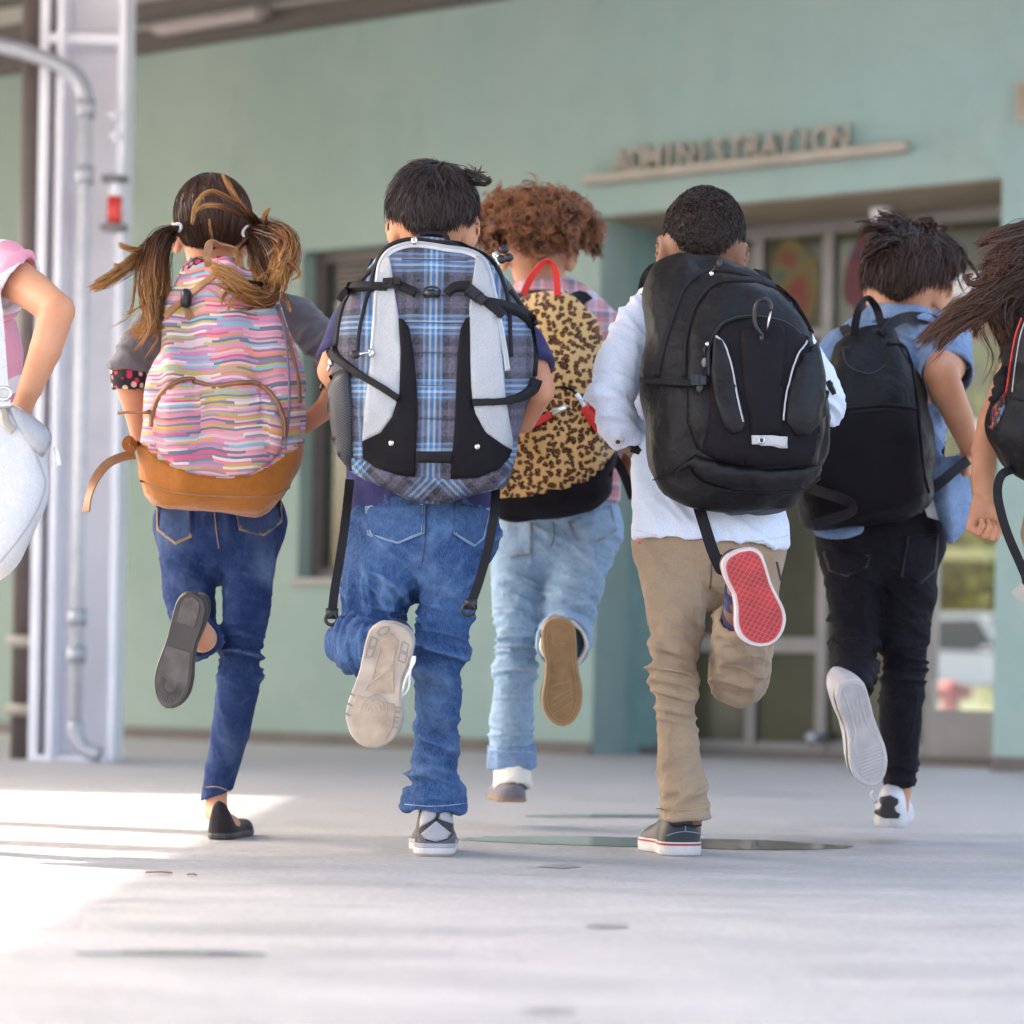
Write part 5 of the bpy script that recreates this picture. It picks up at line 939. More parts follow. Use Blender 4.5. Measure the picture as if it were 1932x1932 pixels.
    jo, js = k.garment('jeans', MAT['denim_dark'], [(416, 930, 5.69, 106), (416, 985, 5.69, 118)], [(P(416, 910, 5.68), (0, 0, 1))], [(L1, (P(408, 1502, 5.76), (.38, 0, -1))), (L2, (P(382, 1204, 5.43), P(382, 1204, 5.40) - P(378, 1206, 5.55)))], .0042, .72, .012, rg, ((11, .0022), (30, .001)), 5, [(335, 1085, 5.55, 36, .8), (515, 1070, 5.6, 34, .75), (330, 1010, 5.6, 30, .45), (500, 1000, 5.6, 30, .35), (425, 1400, 5.65, 40, .12)], extra=seat)
    pocket(js, [(296, 950), (362, 950), (362, 1012), (332, 1026), (300, 1000)], MAT['denim_dark'], jo, MAT['thread_tan']); pocket(js, [(442, 950), (530, 940), (528, 985), (496, 1010), (452, 1000)], MAT['denim_dark'], jo, MAT['thread_tan'])
    stitch(js, [(404, 960), (408, 1000), (413, 1035)], jo, MAT['thread_tan'], 'seam'); stitch(js, [(380, 1487), (408, 1484), (436, 1494)], jo, MAT['thread_tan'], 'hem_stitch')
    T = [(418, 945, 5.68, 112), (418, 850, 5.7, 106), (415, 720, 5.74, 106), (412, 630, 5.76, 108), (412, 585, 5.76, 84)]
    so_, ss = k.garment('sweater', MAT['greyknit'], T, [(P(418, 958, 5.68), (0, 0, -1))], [([(330, 585, 5.7, 44), (300, 610, 5.68, 42), (262, 655, 5.62, 41), (240, 700, 5.58, 38), (238, 715, 5.58, 36)], (P(239, 702, 5.58), (-.1, 0, -1))), ([(515, 590, 5.7, 44), (560, 600, 5.69, 42), (605, 645, 5.66, 39), (650, 705, 5.63, 36), (630, 735, 5.61, 34)], (P(636, 728, 5.61), (-.6, -.1, -.5)))], .006, .62, .03, [(P(250, 680, 5.58), (.4, 0, 1), .05, 30, .005), (P(590, 640, 5.6), (.7, 0, -.5), .06, 22, .004)], seed=7)
    cuff(so_, P(243, 698, 5.58), P(243, 735, 5.585), .041, .036, 'sleeve_cuff', MAT['floral'], seed=2); cuff(so_, P(640, 722, 5.615), P(628, 745, 5.605), .036, .034, 'sleeve_cuff', MAT['floral'], seed=3); collar(so_, P(405, 500, 5.74), .056, .034, MAT['floral'], (0, .2, 1))
    def shoe_part(): e = empty('shoe', k.o.location); e.parent = k.o; e.location = (0, 0, 0); return e
    FL = ((0, .078), (.05, .074), (.14, .052), (.30, .024), (.55, .016), (.70, .022), (.82, .030), (.93, .024), (1, .008)); sh = shoe_part(); up, us = s1.upper(MAT['flat_black'], sh, FL, w=.99); s1.sole(MAT['rubber_black'], sh)
    sh = shoe_part(); s2.upper(MAT['flat_black'], sh, ((0, .062), (.15, .060), (.32, .046), (.5, .030), (.7, .026), (.82, .030), (.93, .024), (1, .008)), w=1.03); s2.slab('sole', MAT['rubber_black'], sh, [(.95, 0), (1.0, .004), (1.02, .012), (1.0, .016)]); s2.slab('sole_rim', MAT['rubber_black'], sh, [(1.0, .004), (1.045, .007), (1.045, .012), (1.0, .014)])
    s2.patch([(-.38, .06), (0, .03), (.38, .06), (.50, .12), (.48, .27), (-.44, .27), (-.48, .12)], -.002, 'heel_pad', MAT['rubber_grey'], sh); s2.patch([(u, v) for u, v in s2.outline(.84, cv=.75) if v > .48], -.0015, 'forefoot_pad', MAT['rubber_grey'], sh)
    for i in range(21):
        t = math.pi * (i / 20) * 1.3 - .15 * math.pi; a = (.32 * math.cos(t), .80 + .06 * math.sin(t)); b = (.66 * math.cos(t), .82 + .135 * math.sin(t)); mb = MB(); s2.bar(mb, a, b, .0016, -.0026, .001); mb.build('tread_rib', MAT['rubber_black'], sh)
    # ---- backpack
    poly = [(345, 508), (382, 501), (433, 501), (480, 508), (521, 548), (541, 601), (559, 664), (569, 727), (571, 770), (568, 845), (558, 888), (546, 916), (528, 942), (487, 972), (400, 966), (302, 956), (276, 938), (262, 905), (254, 860), (254, 825), (260, 770), (274, 702), (294, 639), (319, 576)]
    bp = pk_('pink multicoloured striped drawstring backpack with tan suede bottom', P(412, 750, 5.4)); rb_ = lambda V: .028 * vnoise(np.stack([(V[:, 0] + .15 * (V[:, 2] - 1.)) * 22, V[:, 0] * 0, V[:, 2] * 2.2], 1)) * np.clip((V[:, 2] - .72) / .2, 0, 1) + .003 * vnoise(np.stack([V[:, 0] * 9, V[:, 1] * 9, V[:, 2] * 30], 1))
    bo, bs = bag_shell(poly, 5.50, .13, .06, MAT['dashes'], bp, e=.66, noise=.006, seed=8, prof=lambda v: .5 + .5 * min(1, v * 1.6), ribs=rb_, mat2=MAT['suede'], below=[(240, 826), (256, 828), (300, 868), (340, 888), (390, 901), (430, 903), (470, 899), (510, 880), (545, 856), (580, 838)])
    panel(bs, [(256, 828), (275, 846), (300, 868), (340, 888), (390, 901), (430, 903), (470, 899), (510, 880), (545, 856), (566, 842), (559, 884), (546, 914), (528, 940), (487, 969), (400, 963), (302, 953), (277, 936), (263, 905)], .003, 'suede_bottom', MAT['suede'], bp); ribbon(bs, [(264, 906), (300, 920), (350, 930), (440, 935), (510, 934), (545, 918)], 2, .005, 'seam', MAT['leather'], bp)
    arch = [(290, 806), (293, 777), (307, 747), (330, 724), (353, 717), (377, 723), (407, 730), (440, 726), (473, 723), (503, 734), (523, 761), (533, 794), (534, 826)]; panel(bs, arch + [(530, 850), (505, 876), (470, 894), (430, 899), (390, 897), (345, 885), (310, 864), (292, 835)], .004, 'front_pocket', MAT['dashes'], bp, puff=.014, uv=True); ribbon(bs, arch, 9, .009, 'zipper', MAT['brownzip'], bp); ribbon(bs, arch, 2.5, .0115, 'zip_teeth', MAT['leather'], bp)
    h, n = bs.hit(288, 779); mb = MB(); d = (h - CAM).y; mb.tube([h + n * .01, P(270, 779, d - .02), P(240, 778, d - .03), P(222, 779, d - .03)], [.006, .003, .0028, .004], 8); mb.build('zip_pull', MAT['leather'], bp, True)
    ribbon(bs, [(416, 513), (382, 538), (350, 566), (327, 584), (312, 600)], 11, .004, 'drawstring_strap', MAT['leather'], bp); ribbon(bs, [(523, 580), (546, 651), (561, 714), (565, 760)], 4, .004, 'side_piping', MAT['brownzip'], bp); ribbon(bs, [(524, 575), (538, 640), (545, 730), (543, 790), (537, 845)], 3, .003, 'side_seam', MAT['dashes'], bp)
    h, n = bs.hit(357, 566); mb = MB(); mb.tube([h + n * .014 + Vector((0, 0, .016)), h + n * .016 + Vector((0, 0, .01)), h + n * .016 - Vector((0, 0, .014)), h + n * .014 - Vector((0, 0, .02))], [.008, .0115, .0115, .008], 10); tg = mb.build('toggle', MAT['blackplastic'], bp, True)
    mb = MB(); 
    for dx in (-.006, 0, .006, .010): mb.tube([h + n * .014 - Vector((0, 0, .02)), h + n * .016 + Vector((.008 + dx, 0, -.045)), h + n * .014 + Vector((.012 + dx * 1.6, 0, -.066))], [.0035, .0042, .003], 6)
    mb.build('tassel', MAT['leather'], tg, True)['kind'] = 'stuff'
    strap3([(254, 858, 5.46), (228, 863, 5.44), (202, 876, 5.42), (180, 903, 5.4), (168, 935, 5.39), (162, 966, 5.38)], 17, 'strap_tail', MAT['leather'], bp, .002, tw=[.2, .3, .2, .5, .9, .7]); strap3([(258, 846, 5.47), (244, 828, 5.44), (236, 840, 5.42), (252, 852, 5.45)], 13, 'strap_loop', MAT['suede'], bp)
    strap3([(394, 503, 5.44), (391, 480, 5.43), (397, 460, 5.44), (412, 462, 5.47), (436, 470, 5.49), (450, 484, 5.49), (453, 506, 5.48)], 15, 'grab_handle', MAT['leather'], bp, .0025, tw=[0, 0, .4, 1.1, .7, .3, 0])
    for pts in ([(360, 530, 5.56), (345, 545, 5.74), (335, 640, 5.86), (315, 740, 5.85), (285, 820, 5.62)], [(470, 530, 5.56), (485, 545, 5.74), (495, 640, 5.86), (510, 740, 5.85), (545, 820, 5.62)]): strap3(pts, 34, 'shoulder_strap', MAT['dashes'], bp, .005)
kid_girl()
# ================================================================== curly haired child with the leopard bag
def kid_curly():
    f = ground_at(968, 1500); f = P(1010, 1418, 6.2); f.z = 0; k = Kid('child with curly auburn hair in pink plaid shirt and pale rolled up jeans', f, 'skin_tan')
    s1 = Shoe(P(966, 1514, 6.18), P(950, 1506, 6.40), (0, .1, 1), .100, 1, .008); s1.fr = .011; s2 = Shoe(P(1053, 1166, 5.86), P(1064, 1371, 5.90), (-.05, 1, .1), .098, 1, .020); k.feet = [s1, s2]
    L1 = [(985, 1010, 6.22, 58), (974, 1100, 6.2, 46), (975, 1200, 6.18, 41), (970, 1280, 6.2, 41), (966, 1350, 6.24, 42), (965, 1400, 6.26, 43), (965, 1440, 6.27, 43), (966, 1470, 6.27, 40)]; L2 = [(1100, 1010, 6.22, 70), (1084, 1080, 6.2, 60), (1072, 1150, 6.18, 54), (1068, 1192, 6.18, 50), (1063, 1208, 6.08, 47), (1062, 1214, 5.99, 46)]; k.legs = [L1, L2]
    k.arms = [[(975, 605, 6.26, 32), (935, 690, 6.2, 28), (925, 760, 6.2, 24), (950, 800, 6.3, 18)], [(1120, 610, 6.26, 32), (1170, 690, 6.2, 28), (1190, 770, 6.2, 24), (1200, 840, 6.22, 18)]]
    k.hands = [(P(950, 800, 6.3), (.6, .7, 0), (0, .3, -1), .8, .95, 1), (P(1200, 840, 6.22), (-.2, .6, -.6), (-.6, 0, -.4), .8, .95, -1)]
    hd = Head(1014, 448, 6.26, 62, pitch=-.05); k.body(hd, [(1058, 920, 6.22, 100), (1058, 780, 6.24, 95), (1050, 660, 6.28, 105), (1042, 600, 6.29, 80)], [(1030, 580, 6.29, 44), (1018, 500, 6.27, 40)], ears=1.15)
    rg = np.random.default_rng(4); n = 1500; u = rg.normal(size=(n * 3, 3)); u /= np.linalg.norm(u, axis=1)[:, None]; u = u[hairline(u, -.62, -.4, .2)][:n]; n = len(u); seg = 26; t = np.linspace(0, 1, seg)
    RR = np.array([R_(108, 6.26), R_(95, 6.26), R_(72, 6.26)]) * np.array([1, 1, 1.]); C = np.array(P(1012, 434, 6.25)); rad = (.58 + .36 * rg.random(n) + .22 * vnoise(u * 4))[:, None] + t[None] * (.12 + .12 * rg.random(n))[:, None]
    wob = u[:, None] * rad[..., None] * RR + C; a = rg.random(n) * 6.28; turns = 1.6 + 2.2 * rg.random(n); rr = .0065 + .010 * rg.random(n); e1 = np.cross(u, [.3, .2, 1.]); e1 /= np.linalg.norm(e1, axis=1)[:, None]; e2 = np.cross(u, e1); ph = a[:, None] + turns[:, None] * 6.28 * t
    fall = e1 * rg.normal(size=(n, 1)) * .022 + e2 * rg.normal(size=(n, 1)) * .022; cur = wob + (e1[:, None] * np.cos(ph)[..., None] + e2[:, None] * np.sin(ph)[..., None]) * rr[:, None, None] + fall[:, None] * t[None, :, None]
    cl = np.concatenate([cur + rg.normal(size=(n, 1, 3)) * .0022 + np.cumsum(rg.normal(size=(n, seg, 3)) * .0007, axis=1) for _ in range(8)]); ex = strands(cl, .0011, seed=9)
    hair_short(hd, k.o, MAT['hair_curl'], 1500, .02, .15, 1., .002, (0, -.3, .95), 6, -.62, .3, extra=ex, cap=1.06, side=-.3)
    def seat(F): F.ell(P(1050, 1000, 6.24), (.150, .11, .10), None, .035)
    rg_ = [(P(972, 1230, 6.16), (0, .1, 1), .09, 34, .007), (P(1075, 1130, 6.15), (.3, .2, 1), .09, 30, .006), (P(1130, 1040, 6.15), (.5, 0, 1), .07, 20, .004), (P(965, 1390, 6.24), (0, 0, 1), .05, 28, .004)]
    jo, js = k.garment('jeans', MAT['denim_pale'], [(1050, 950, 6.24, 112), (1050, 1000, 6.24, 120)], [(P(1050, 915, 6.2), (0, 0, 1))], [(L1, (P(965, 1436, 6.27), (0, 0, -1))), (L2, (P(1062, 1213, 6.0), (0, -1, .0)))], .0043, .72, .012, rg_, ((11, .0025), (30, .0012)), 8, [(1100, 1060, 6.1, 45, .5), (960, 1130, 6.15, 30, .3), (1080, 1140, 6.1, 30, .3)], extra=seat)
    pocket(js, [(930, 975), (1005, 988), (1002, 1045), (965, 1052), (932, 1025)], MAT['denim_pale'], jo, MAT['thread_tan']); pocket(js, [(1072, 985), (1150, 955), (1160, 1000), (1130, 1020), (1088, 1018)], MAT['denim_pale'], jo, MAT['thread_tan']); stitch(js, [(942, 985), (953, 1002), (972, 984)], jo, MAT['thread_tan'], 'pocket_stitch', 2); stitch(js, [(1118, 975), (1140, 962), (1152, 968)], jo, MAT['thread_tan'], 'pocket_stitch', 2); stitch(js, [(1044, 985), (1046, 1010), (1040, 1030)], jo, MAT['thread_dark'], 'seam')
    cuff(jo, P(965, 1402, 6.265), P(966, 1450, 6.27), R_(47, 6.26), R_(47, 6.26), 'rolled_cuff', MAT['chambray'], seed=4); cuff(jo, P(1067, 1200, 6.14), P(1062, 1214, 5.97), R_(52, 6.1), R_(51, 6.0), 'rolled_cuff', MAT['denim_pale'], seed=5)
    T = [(1062, 930, 6.22, 110), (1060, 850, 6.24, 104), (1058, 720, 6.28, 100), (1048, 640, 6.3, 104), (1042, 600, 6.3, 82)]
    so_, ss = k.garment('plaid_shirt', MAT['plaid_pink'], T, [(P(1062, 938, 6.22), (-.1, 0, -1))], [([(985, 605, 6.28, 40), (945, 660, 6.22, 38), (928, 730, 6.2, 36), (930, 770, 6.22, 30)], None), ([(1100, 600, 6.28, 44), (1140, 625, 6.26, 42), (1170, 690, 6.2, 40), (1190, 770, 6.2, 38), (1198, 850, 6.22, 32)], (P(1197, 845, 6.22), (0, 0, -1)))], .006, .62, .03, [(P(1150, 650, 6.2), (.6, 0, -.7), .06, 22, .004)], seed=9); collar(so_, P(1022, 538, 6.29), .058, .036, MAT['plaid_pink'], (0, .15, 1))
    def shoe_part(): e = empty('shoe', k.o.location); e.parent = k.o; e.location = (0, 0, 0); return e
    sh = shoe_part(); up, us = s1.upper(MAT['shoe_grey'], sh, ((0, .034), (.1, .040), (.3, .060), (.6, .05), (.9, .03), (1, .01))); s1.sole(MAT['rubber_gum'], sh); cuff(sh, P(966, 1442, 6.26), P(967, 1488, 6.235), .049, .044, 'fleece_collar', MAT['fleece'], .012, 6)
    sh = shoe_part(); s2.upper(MAT['shoe_grey'], sh, w=1.04); s2.slab('sole', MAT['rubber_gum'], sh, [(.95, 0), (1., .004), (1., .016), (.98, .02)]); s2.slab('sole_rim', MAT['rubber_gum2'], sh, [(.985, -.0008), (.99, .001), (1.015, .005), (1.015, .009), (.99, .0095)])
    s2.patch(s2.outline(.86), -.0022, 'tread_pad', MAT['rubber_gum'], sh); o1, o2 = s2.outline(.84), s2.outline(.76); mb = MB()
    for a, b in zip(o2, o2[1:] + o2[:1]): s2.bar(mb, a, b, .0022, -.0034, 0)
    mb.build('tread_line', MAT['rubber_gum2'], sh)['kind'] = 'stuff'
    for a, b in (((-.5, .80), (.55, .68)), ((-.5, .88), (.5, .77)), ((-.5, .62), (.4, .58)), ((.42, .58), (.44, .74)), ((-.44, .74), (.4, .66)), ((-.3, .12), (-.28, .24)), ((-.28, .24), (.3, .23))): mb = MB(); s2.bar(mb, a, b, .0026, -.0033, 0); mb.build('tread_rib', MAT['rubber_gum2'], sh)
    cuff(sh, P(1064, 1214, 5.99), P(1063, 1216, 5.955), .058, .056, 'fleece_collar', MAT['fleece'], .01, 7)
    poly = [(985, 556), (1060, 552), (1100, 576), (1125, 620), (1140, 690), (1146, 760), (1154, 815), (1161, 855), (1157, 900), (1148, 940), (1095, 969), (1000, 980), (943, 978), (918, 950), (908, 880), (918, 760), (935, 640), (955, 580)]
    bp = pk_('furry leopard print backpack with red handle and black bottom', P(1040, 780, 6.0)); bo, bs = bag_shell(poly, 6.06, .13, .06, MAT['leopard'], bp, e=.7, noise=.012, seed=12, prof=lambda v: .55 + .45 * min(1, v * 1.7), mat2=MAT['blackpanel'], below=[(900, 946), (942, 943), (1011, 935), (1061, 924), (1111, 907), (1137, 884), (1165, 850)])
    panel(bs, [(915, 945), (942, 943), (1011, 935), (1061, 924), (1111, 907), (1137, 884), (1159, 852), (1156, 900), (1147, 938), (1095, 966), (1000, 977), (945, 975), (920, 960)], .003, 'black_bottom', MAT['blackpanel'], bp); strap3([(987, 556, 5.98), (1003, 522, 5.97), (1027, 495, 5.98), (1042, 498, 5.99), (1050, 522, 6.0), (1052, 558, 5.98)], 13, 'grab_handle', MAT['redweb'], bp, .002, tw=[.1, .2, .9, .9, .2, 0])
    ribbon(bs, [(920, 830), (960, 812), (990, 797), (1020, 782), (1045, 775)], 4, .004, 'zipper', MAT['blackpanel'], bp); ribbon(bs, [(1000, 745), (1044, 733), (1067, 732), (1087, 744), (1105, 775), (1120, 820)], 4, .004, 'zipper', MAT['blackpanel'], bp)
    ribbon(bs, [(1068, 770), (1054, 774), (1040, 781)], 8, .009, 'zip_pull', MAT['steel'], bp); ribbon(bs, [(1040, 782), (1015, 796), (990, 812)], 12, .010, 'pull_tape', MAT['redweb'], bp, lift=.006); ribbon(bs, [(1086, 744), (1095, 757), (1101, 770)], 7, .009, 'zip_pull', MAT['steel'], bp); ribbon(bs, [(1101, 770), (1112, 790), (1126, 814)], 12, .010, 'pull_tape', MAT['redweb'], bp, lift=.006); ribbon(bs, [(1116, 730), (1118, 755), (1122, 782)], 10, .010, 'pull_tape', MAT['redweb'], bp, lift=.006)
    for pts in ([(990, 575, 6.12), (970, 575, 6.24), (958, 640, 6.42), (950, 760, 6.42), (935, 880, 6.2)], [(1075, 575, 6.1), (1100, 568, 6.22), (1120, 620, 6.42), (1130, 760, 6.42), (1140, 880, 6.2)]): strap3(pts, 34, 'shoulder_strap', MAT['blackpanel'], bp, .006)
    strap3([(1150, 850, 6.1), (1175, 890, 6.1), (1195, 940, 6.1)], 18, 'side_strap', MAT['webbing'], bp)
kid_curly()
# ================================================================== boy with cropped hair, black backpack, red sole
def spart(k):
    e = empty('shoe', k.o.location); e.parent = k.o; e.location = (0, 0, 0); return e
def kid_cropped():
    g = ground_at(1292, 1616); k = Kid('boy with cropped hair in pale blue shirt and khaki trousers showing a red sole', g, 'skin_brown')
    s1 = Shoe(g + Vector((-.002, -.004, .001)), g + Vector((-.045, .215, .001)), (0, 0, 1), .116, 1, .029); s2 = Shoe(P(1394, 1036, 5.02), P(1452, 1218, 5.04), (-.12, 1, .18), .108, 1, .034); k.feet = [s1, s2]
    L1 = [(1268, 1045, 5.40, 64), (1275, 1120, 5.36, 61), (1275, 1200, 5.34, 49), (1272, 1280, 5.36, 42), (1276, 1350, 5.4, 39), (1281, 1430, 5.42, 41), (1288, 1500, 5.43, 47), (1291, 1548, 5.43, 52), (1291, 1575, 5.43, 50)]; L2 = [(1412, 1030, 5.40, 66), (1406, 1150, 5.44, 60), (1398, 1264, 5.46, 58), (1396, 1276, 5.40, 58), (1402, 1200, 5.26, 57), (1396, 1150, 5.15, 45), (1400, 1120, 5.11, 40)]; k.legs = [L1, L2]
    k.arms = [[(1225, 585, 5.44, 36), (1172, 670, 5.36, 33), (1148, 745, 5.32, 28), (1172, 815, 5.36, 24), (1200, 850, 5.42, 18)], [(1455, 600, 5.44, 36), (1515, 680, 5.38, 32), (1556, 750, 5.33, 28), (1530, 800, 5.42, 24), (1480, 840, 5.5, 18)]]
    k.hands = [(P(1200, 850, 5.42), (.55, .5, -.25), (.3, .4, .8), .9, 1., 1), (P(1480, 840, 5.5), (-.7, .7, 0), (0, .3, -1), .8, 1., -1)]
    hd = Head(1328, 440, 5.44, 73, yaw=.05, pitch=-.10, roll=.08); k.body(hd, [(1332, 980, 5.40, 120), (1326, 820, 5.44, 128), (1330, 660, 5.48, 132), (1332, 590, 5.48, 92)], [(1332, 570, 5.48, 54), (1330, 490, 5.46, 49)], .0048, .95)
    hair_short(hd, k.o, MAT['hair_buzz'], 12000, .012, .045, .9, .0016, (.25, -.35, .9), 8, -.86, .5, cap=1.03, seg=4, fade=.7)
    def seat(F): F.ell(P(1338, 1030, 5.41), (.150, .11, .11), None, .04)
    rg = [(P(1274, 1265, 5.3), (.25, .1, 1), .09, 19, .0075), (P(1288, 1490, 5.42), (-.35, 0, 1), .07, 20, .009), (P(1330, 1120, 5.35), (.6, 0, .8), .08, 14, .004), (P(1396, 1250, 5.3), (.3, .5, 1), .06, 20, .004)]
    jo, js = k.garment('khaki_trousers', MAT['khaki'], [(1338, 955, 5.41, 126), (1338, 1015, 5.41, 134)], [(P(1338, 930, 5.4), (0, 0, 1))], [(L1, (P(1291, 1547, 5.43), (.02, 0, -1))), (L2, (P(1399, 1158, 5.165), Vector((-.65, -.75, .55))))], .0043, .72, .012, rg, ((11, .003), (28, .0014)), 11, extra=seat)
    stitch(js, [(1238, 1525), (1290, 1528), (1342, 1522)], jo, MAT['thread_tan'], 'hem_stitch'); stitch(js, [(1473, 1095), (1465, 1060)], jo, MAT['thread_dark'], 'pocket_slit', 3); stitch(js, [(1344, 1040), (1342, 1080), (1340, 1110)], jo, MAT['thread_dark'], 'seam', 1.5)
    panel(js, [(1200, 1003), (1216, 1006), (1208, 1026)], .006, 'pocket_lining', MAT['flag_pink'], jo, 5)
    T = [(1340, 1010, 5.38, 142), (1334, 900, 5.40, 132), (1326, 760, 5.46, 130), (1330, 650, 5.48, 128), (1332, 600, 5.48, 100)]
    so_, ss = k.garment('shirt', MAT['lightblue'], T, [(P(1340, 1026, 5.38), (-.05, 0, -1))], [([(1240, 580, 5.46, 46), (1205, 625, 5.42, 50), (1168, 690, 5.36, 48), (1155, 750, 5.33, 44), (1166, 800, 5.35, 38), (1186, 836, 5.39, 31), (1196, 850, 5.41, 28)], (P(1183, 833, 5.39), (.55, .3, -.8))), ([(1440, 590, 5.46, 46), (1490, 650, 5.42, 47), (1535, 715, 5.36, 45), (1553, 757, 5.33, 43), (1530, 800, 5.42, 36), (1500, 830, 5.47, 30)], None)], .0055, .66, .03, [(P(1145, 760, 5.3), (.3, .2, 1), .06, 26, .007), (P(1190, 620, 5.4), (.7, 0, .8), .07, 18, .005), (P(1340, 980, 5.3), (.4, 0, .3), .2, 12, .004), (P(1560, 760, 5.3), (.4, .3, 1), .05, 24, .006)], ((8, .0035), (20, .0009)), 12, inflate=.004)
    stitch(ss, [(1192, 998), (1240, 1010), (1340, 1020), (1440, 1019), (1486, 1010)], so_, MAT['thread_white'], 'hem_stitch', 1.5); collar(so_, P(1331, 530, 5.47), .064, .034, MAT['lightblue'], (0, .15, 1))
    panel(ss, [(1158, 818), (1178, 826), (1172, 842), (1160, 838)], .003, 'cuff_tab', MAT['white_cotton'], so_, 5); h, n = ss.hit(1166, 830); MB().tube([h + n * .004, h + n * .007], .005, 10).build('button', MAT['thread_dark'], so_, True)
    sh = spart(k); up, us = s1.upper(MAT['shoe_dark'], sh, ((0, .072), (.06, .076), (.2, .074), (.36, .078), (.6, .05), (.8, .036), (.93, .026), (1, .01))); s1.sole(MAT['rubber_white'], sh); s1.slab('red_stripe', MAT['rubber_red'], sh, [(1.0, .0215), (1.012, .022), (1.012, .0255), (1.0, .026)])
    stitch(us, [(1258, 1577), (1275, 1571), (1293, 1569), (1312, 1571), (1330, 1577)], sh, MAT['thread_pale'], 'stitching', 1.3); stitch(us, [(1293, 1553), (1293, 1568)], sh, MAT['thread_pale'], 'stitching', 1.3); ribbon(us, [(1266, 1556), (1278, 1559), (1293, 1556), (1310, 1559), (1324, 1556)], 4, .003, 'collar_binding', MAT['webbing'], sh)
    cuff(sh, P(1290, 1535, 5.44), P(1289, 1580, 5.45), .041, .036, 'sock', MAT['navy'], seed=3)
    sh = spart(k); s2.upper(MAT['shoe_dark'], sh); s2.slab('sole', MAT['rubber_white'], sh, [(.93, .0015), (.97, 0), (1.0, .007), (1.0, .028), (.98, .034)]); s2.slab('red_stripe', MAT['rubber_red'], sh, [(1.0, .024), (1.012, .0245), (1.012, .028), (1.0, .0285)]); s2.patch(s2.outline(.855), -.0004, 'sole_rim', MAT['rubber_pink'], sh); s2.patch(s2.outline(.81), -.001, 'red_outsole', MAT['rubber_red'], sh)
    def inl(u, v, sc=.79): return .02 < v < .98 and (lambda l: l[0] * sc < u < l[1] * sc)(s2.lim(.5 + (v - .5) / (1 - (1 - sc) * .45)))
    mb = MB()
    for sg in (-1, 1):
        for c0 in np.arange(-2.6, 3.4, .27):
            run = None
            for t in np.linspace(0, 1, 120):
                u = -1 + 2 * t; v = .5 + .23 * sg * u + c0 * .22; ok = inl(u, v)
                if ok and run is None: run = (u, v)
                if (not ok or t == 1) and run is not None:
                    if abs(u - run[0]) > .05: s2.bar(mb, run, (u, v), .0013, -.0026, -.0005)
                    run = None
    mb.build('waffle_tread', MAT['rubber_pink'], sh)['kind'] = 'stuff'
    cuff(sh, P(1402, 1108, 5.10), P(1396, 1172, 5.19), .036, .038, 'sock', MAT['navy'], seed=3)
    # ---- backpack
    O = lambda *q: [(1116.2 + x * .2815, 457.9 + y * .2815) for x, y in q]
    poly = O((700, 90), (880, 118), (1060, 180), (1220, 290), (1370, 420), (1480, 600), (1540, 740), (1575, 1000), (1585, 1250), (1545, 1480), (1500, 1570), (1400, 1650), (1310, 1760), (1100, 1825), (900, 1812), (700, 1775), (520, 1690), (430, 1600), (380, 1420), (335, 1200), (320, 920), (345, 700), (372, 400), (440, 190), (560, 108))
    bp = pk_('bulging black backpack with grey piping curves, carabiner and grey reflector patch', P(1390, 740, 5.2)); bo, bs = bag_shell(poly, 5.27, .17, .08, MAT['blackpoly'], bp, e=.66, noise=.012, seed=21, prof=lambda v: .55 + .45 * min(1, v * 1.6))
    pn = lambda q, off, nm, mt, **kw: panel(bs, O(*q), off, nm, MAT[mt], bp, **kw); rb = lambda q, w_, nm, mt='webbing', th=.004, lift=.0005: ribbon(bs, O(*q), w_, th, nm, MAT[mt], bp, lift=lift)
    rb([(440, 900), (470, 760), (510, 610), (570, 420), (640, 275), (760, 190), (900, 180), (1060, 220), (1220, 295), (1370, 425), (1480, 610)], 8, 'zipper'); rb([(620, 900), (632, 640), (690, 430), (780, 310), (880, 255), (1100, 255), (1250, 310)], 7, 'zipper')
    pn([(640, 900), (650, 640), (705, 440), (790, 325), (900, 275), (1100, 275), (1250, 330), (1370, 450), (1470, 620), (1530, 800), (1560, 1000), (1560, 1250), (1500, 1500), (1200, 1530), (850, 1470), (700, 1380), (640, 1200)], .003, 'middle_pocket', 'blackpoly', puff=.012)
    arch = [(785, 900), (783, 720), (830, 600), (920, 522), (1060, 497), (1200, 512), (1330, 562), (1430, 680), (1480, 820), (1492, 960)]; pn(arch + [(1500, 1150), (1480, 1330), (1440, 1480), (1150, 1500), (850, 1450), (760, 1380), (775, 1150)], .014, 'front_pocket', 'blackpanel', puff=.016); rb(arch, 9, 'zipper', th=.005, lift=.022); rb(arch, 2.5, 'zip_teeth', 'blackplastic', .0065, .022)
    pn([(800, 690), (870, 700), (930, 830), (965, 1020), (1005, 1200), (985, 1260), (930, 1275), (880, 1230), (830, 1100), (795, 900)], .034, 'side_pad', 'blackpoly', puff=.008); pn([(1440, 720), (1380, 790), (1340, 900), (1305, 1060), (1285, 1190), (1330, 1270), (1390, 1285), (1440, 1220), (1480, 1080), (1470, 860)], .034, 'side_pad', 'blackpoly', puff=.008)
    pn([(985, 640), (1250, 620), (1260, 900), (1255, 1285), (1045, 1285), (1010, 1000)], .033, 'centre_pad', 'blackpanel', puff=.005)
    rb([(828, 640), (880, 690), (915, 770), (945, 880), (970, 1030), (1008, 1200)], 3.2, 'piping', 'piping_grey', .005, .034); rb([(1425, 680), (1370, 770), (1330, 900), (1300, 1050), (1282, 1190)], 3.2, 'piping', 'piping_grey', .005, .034)
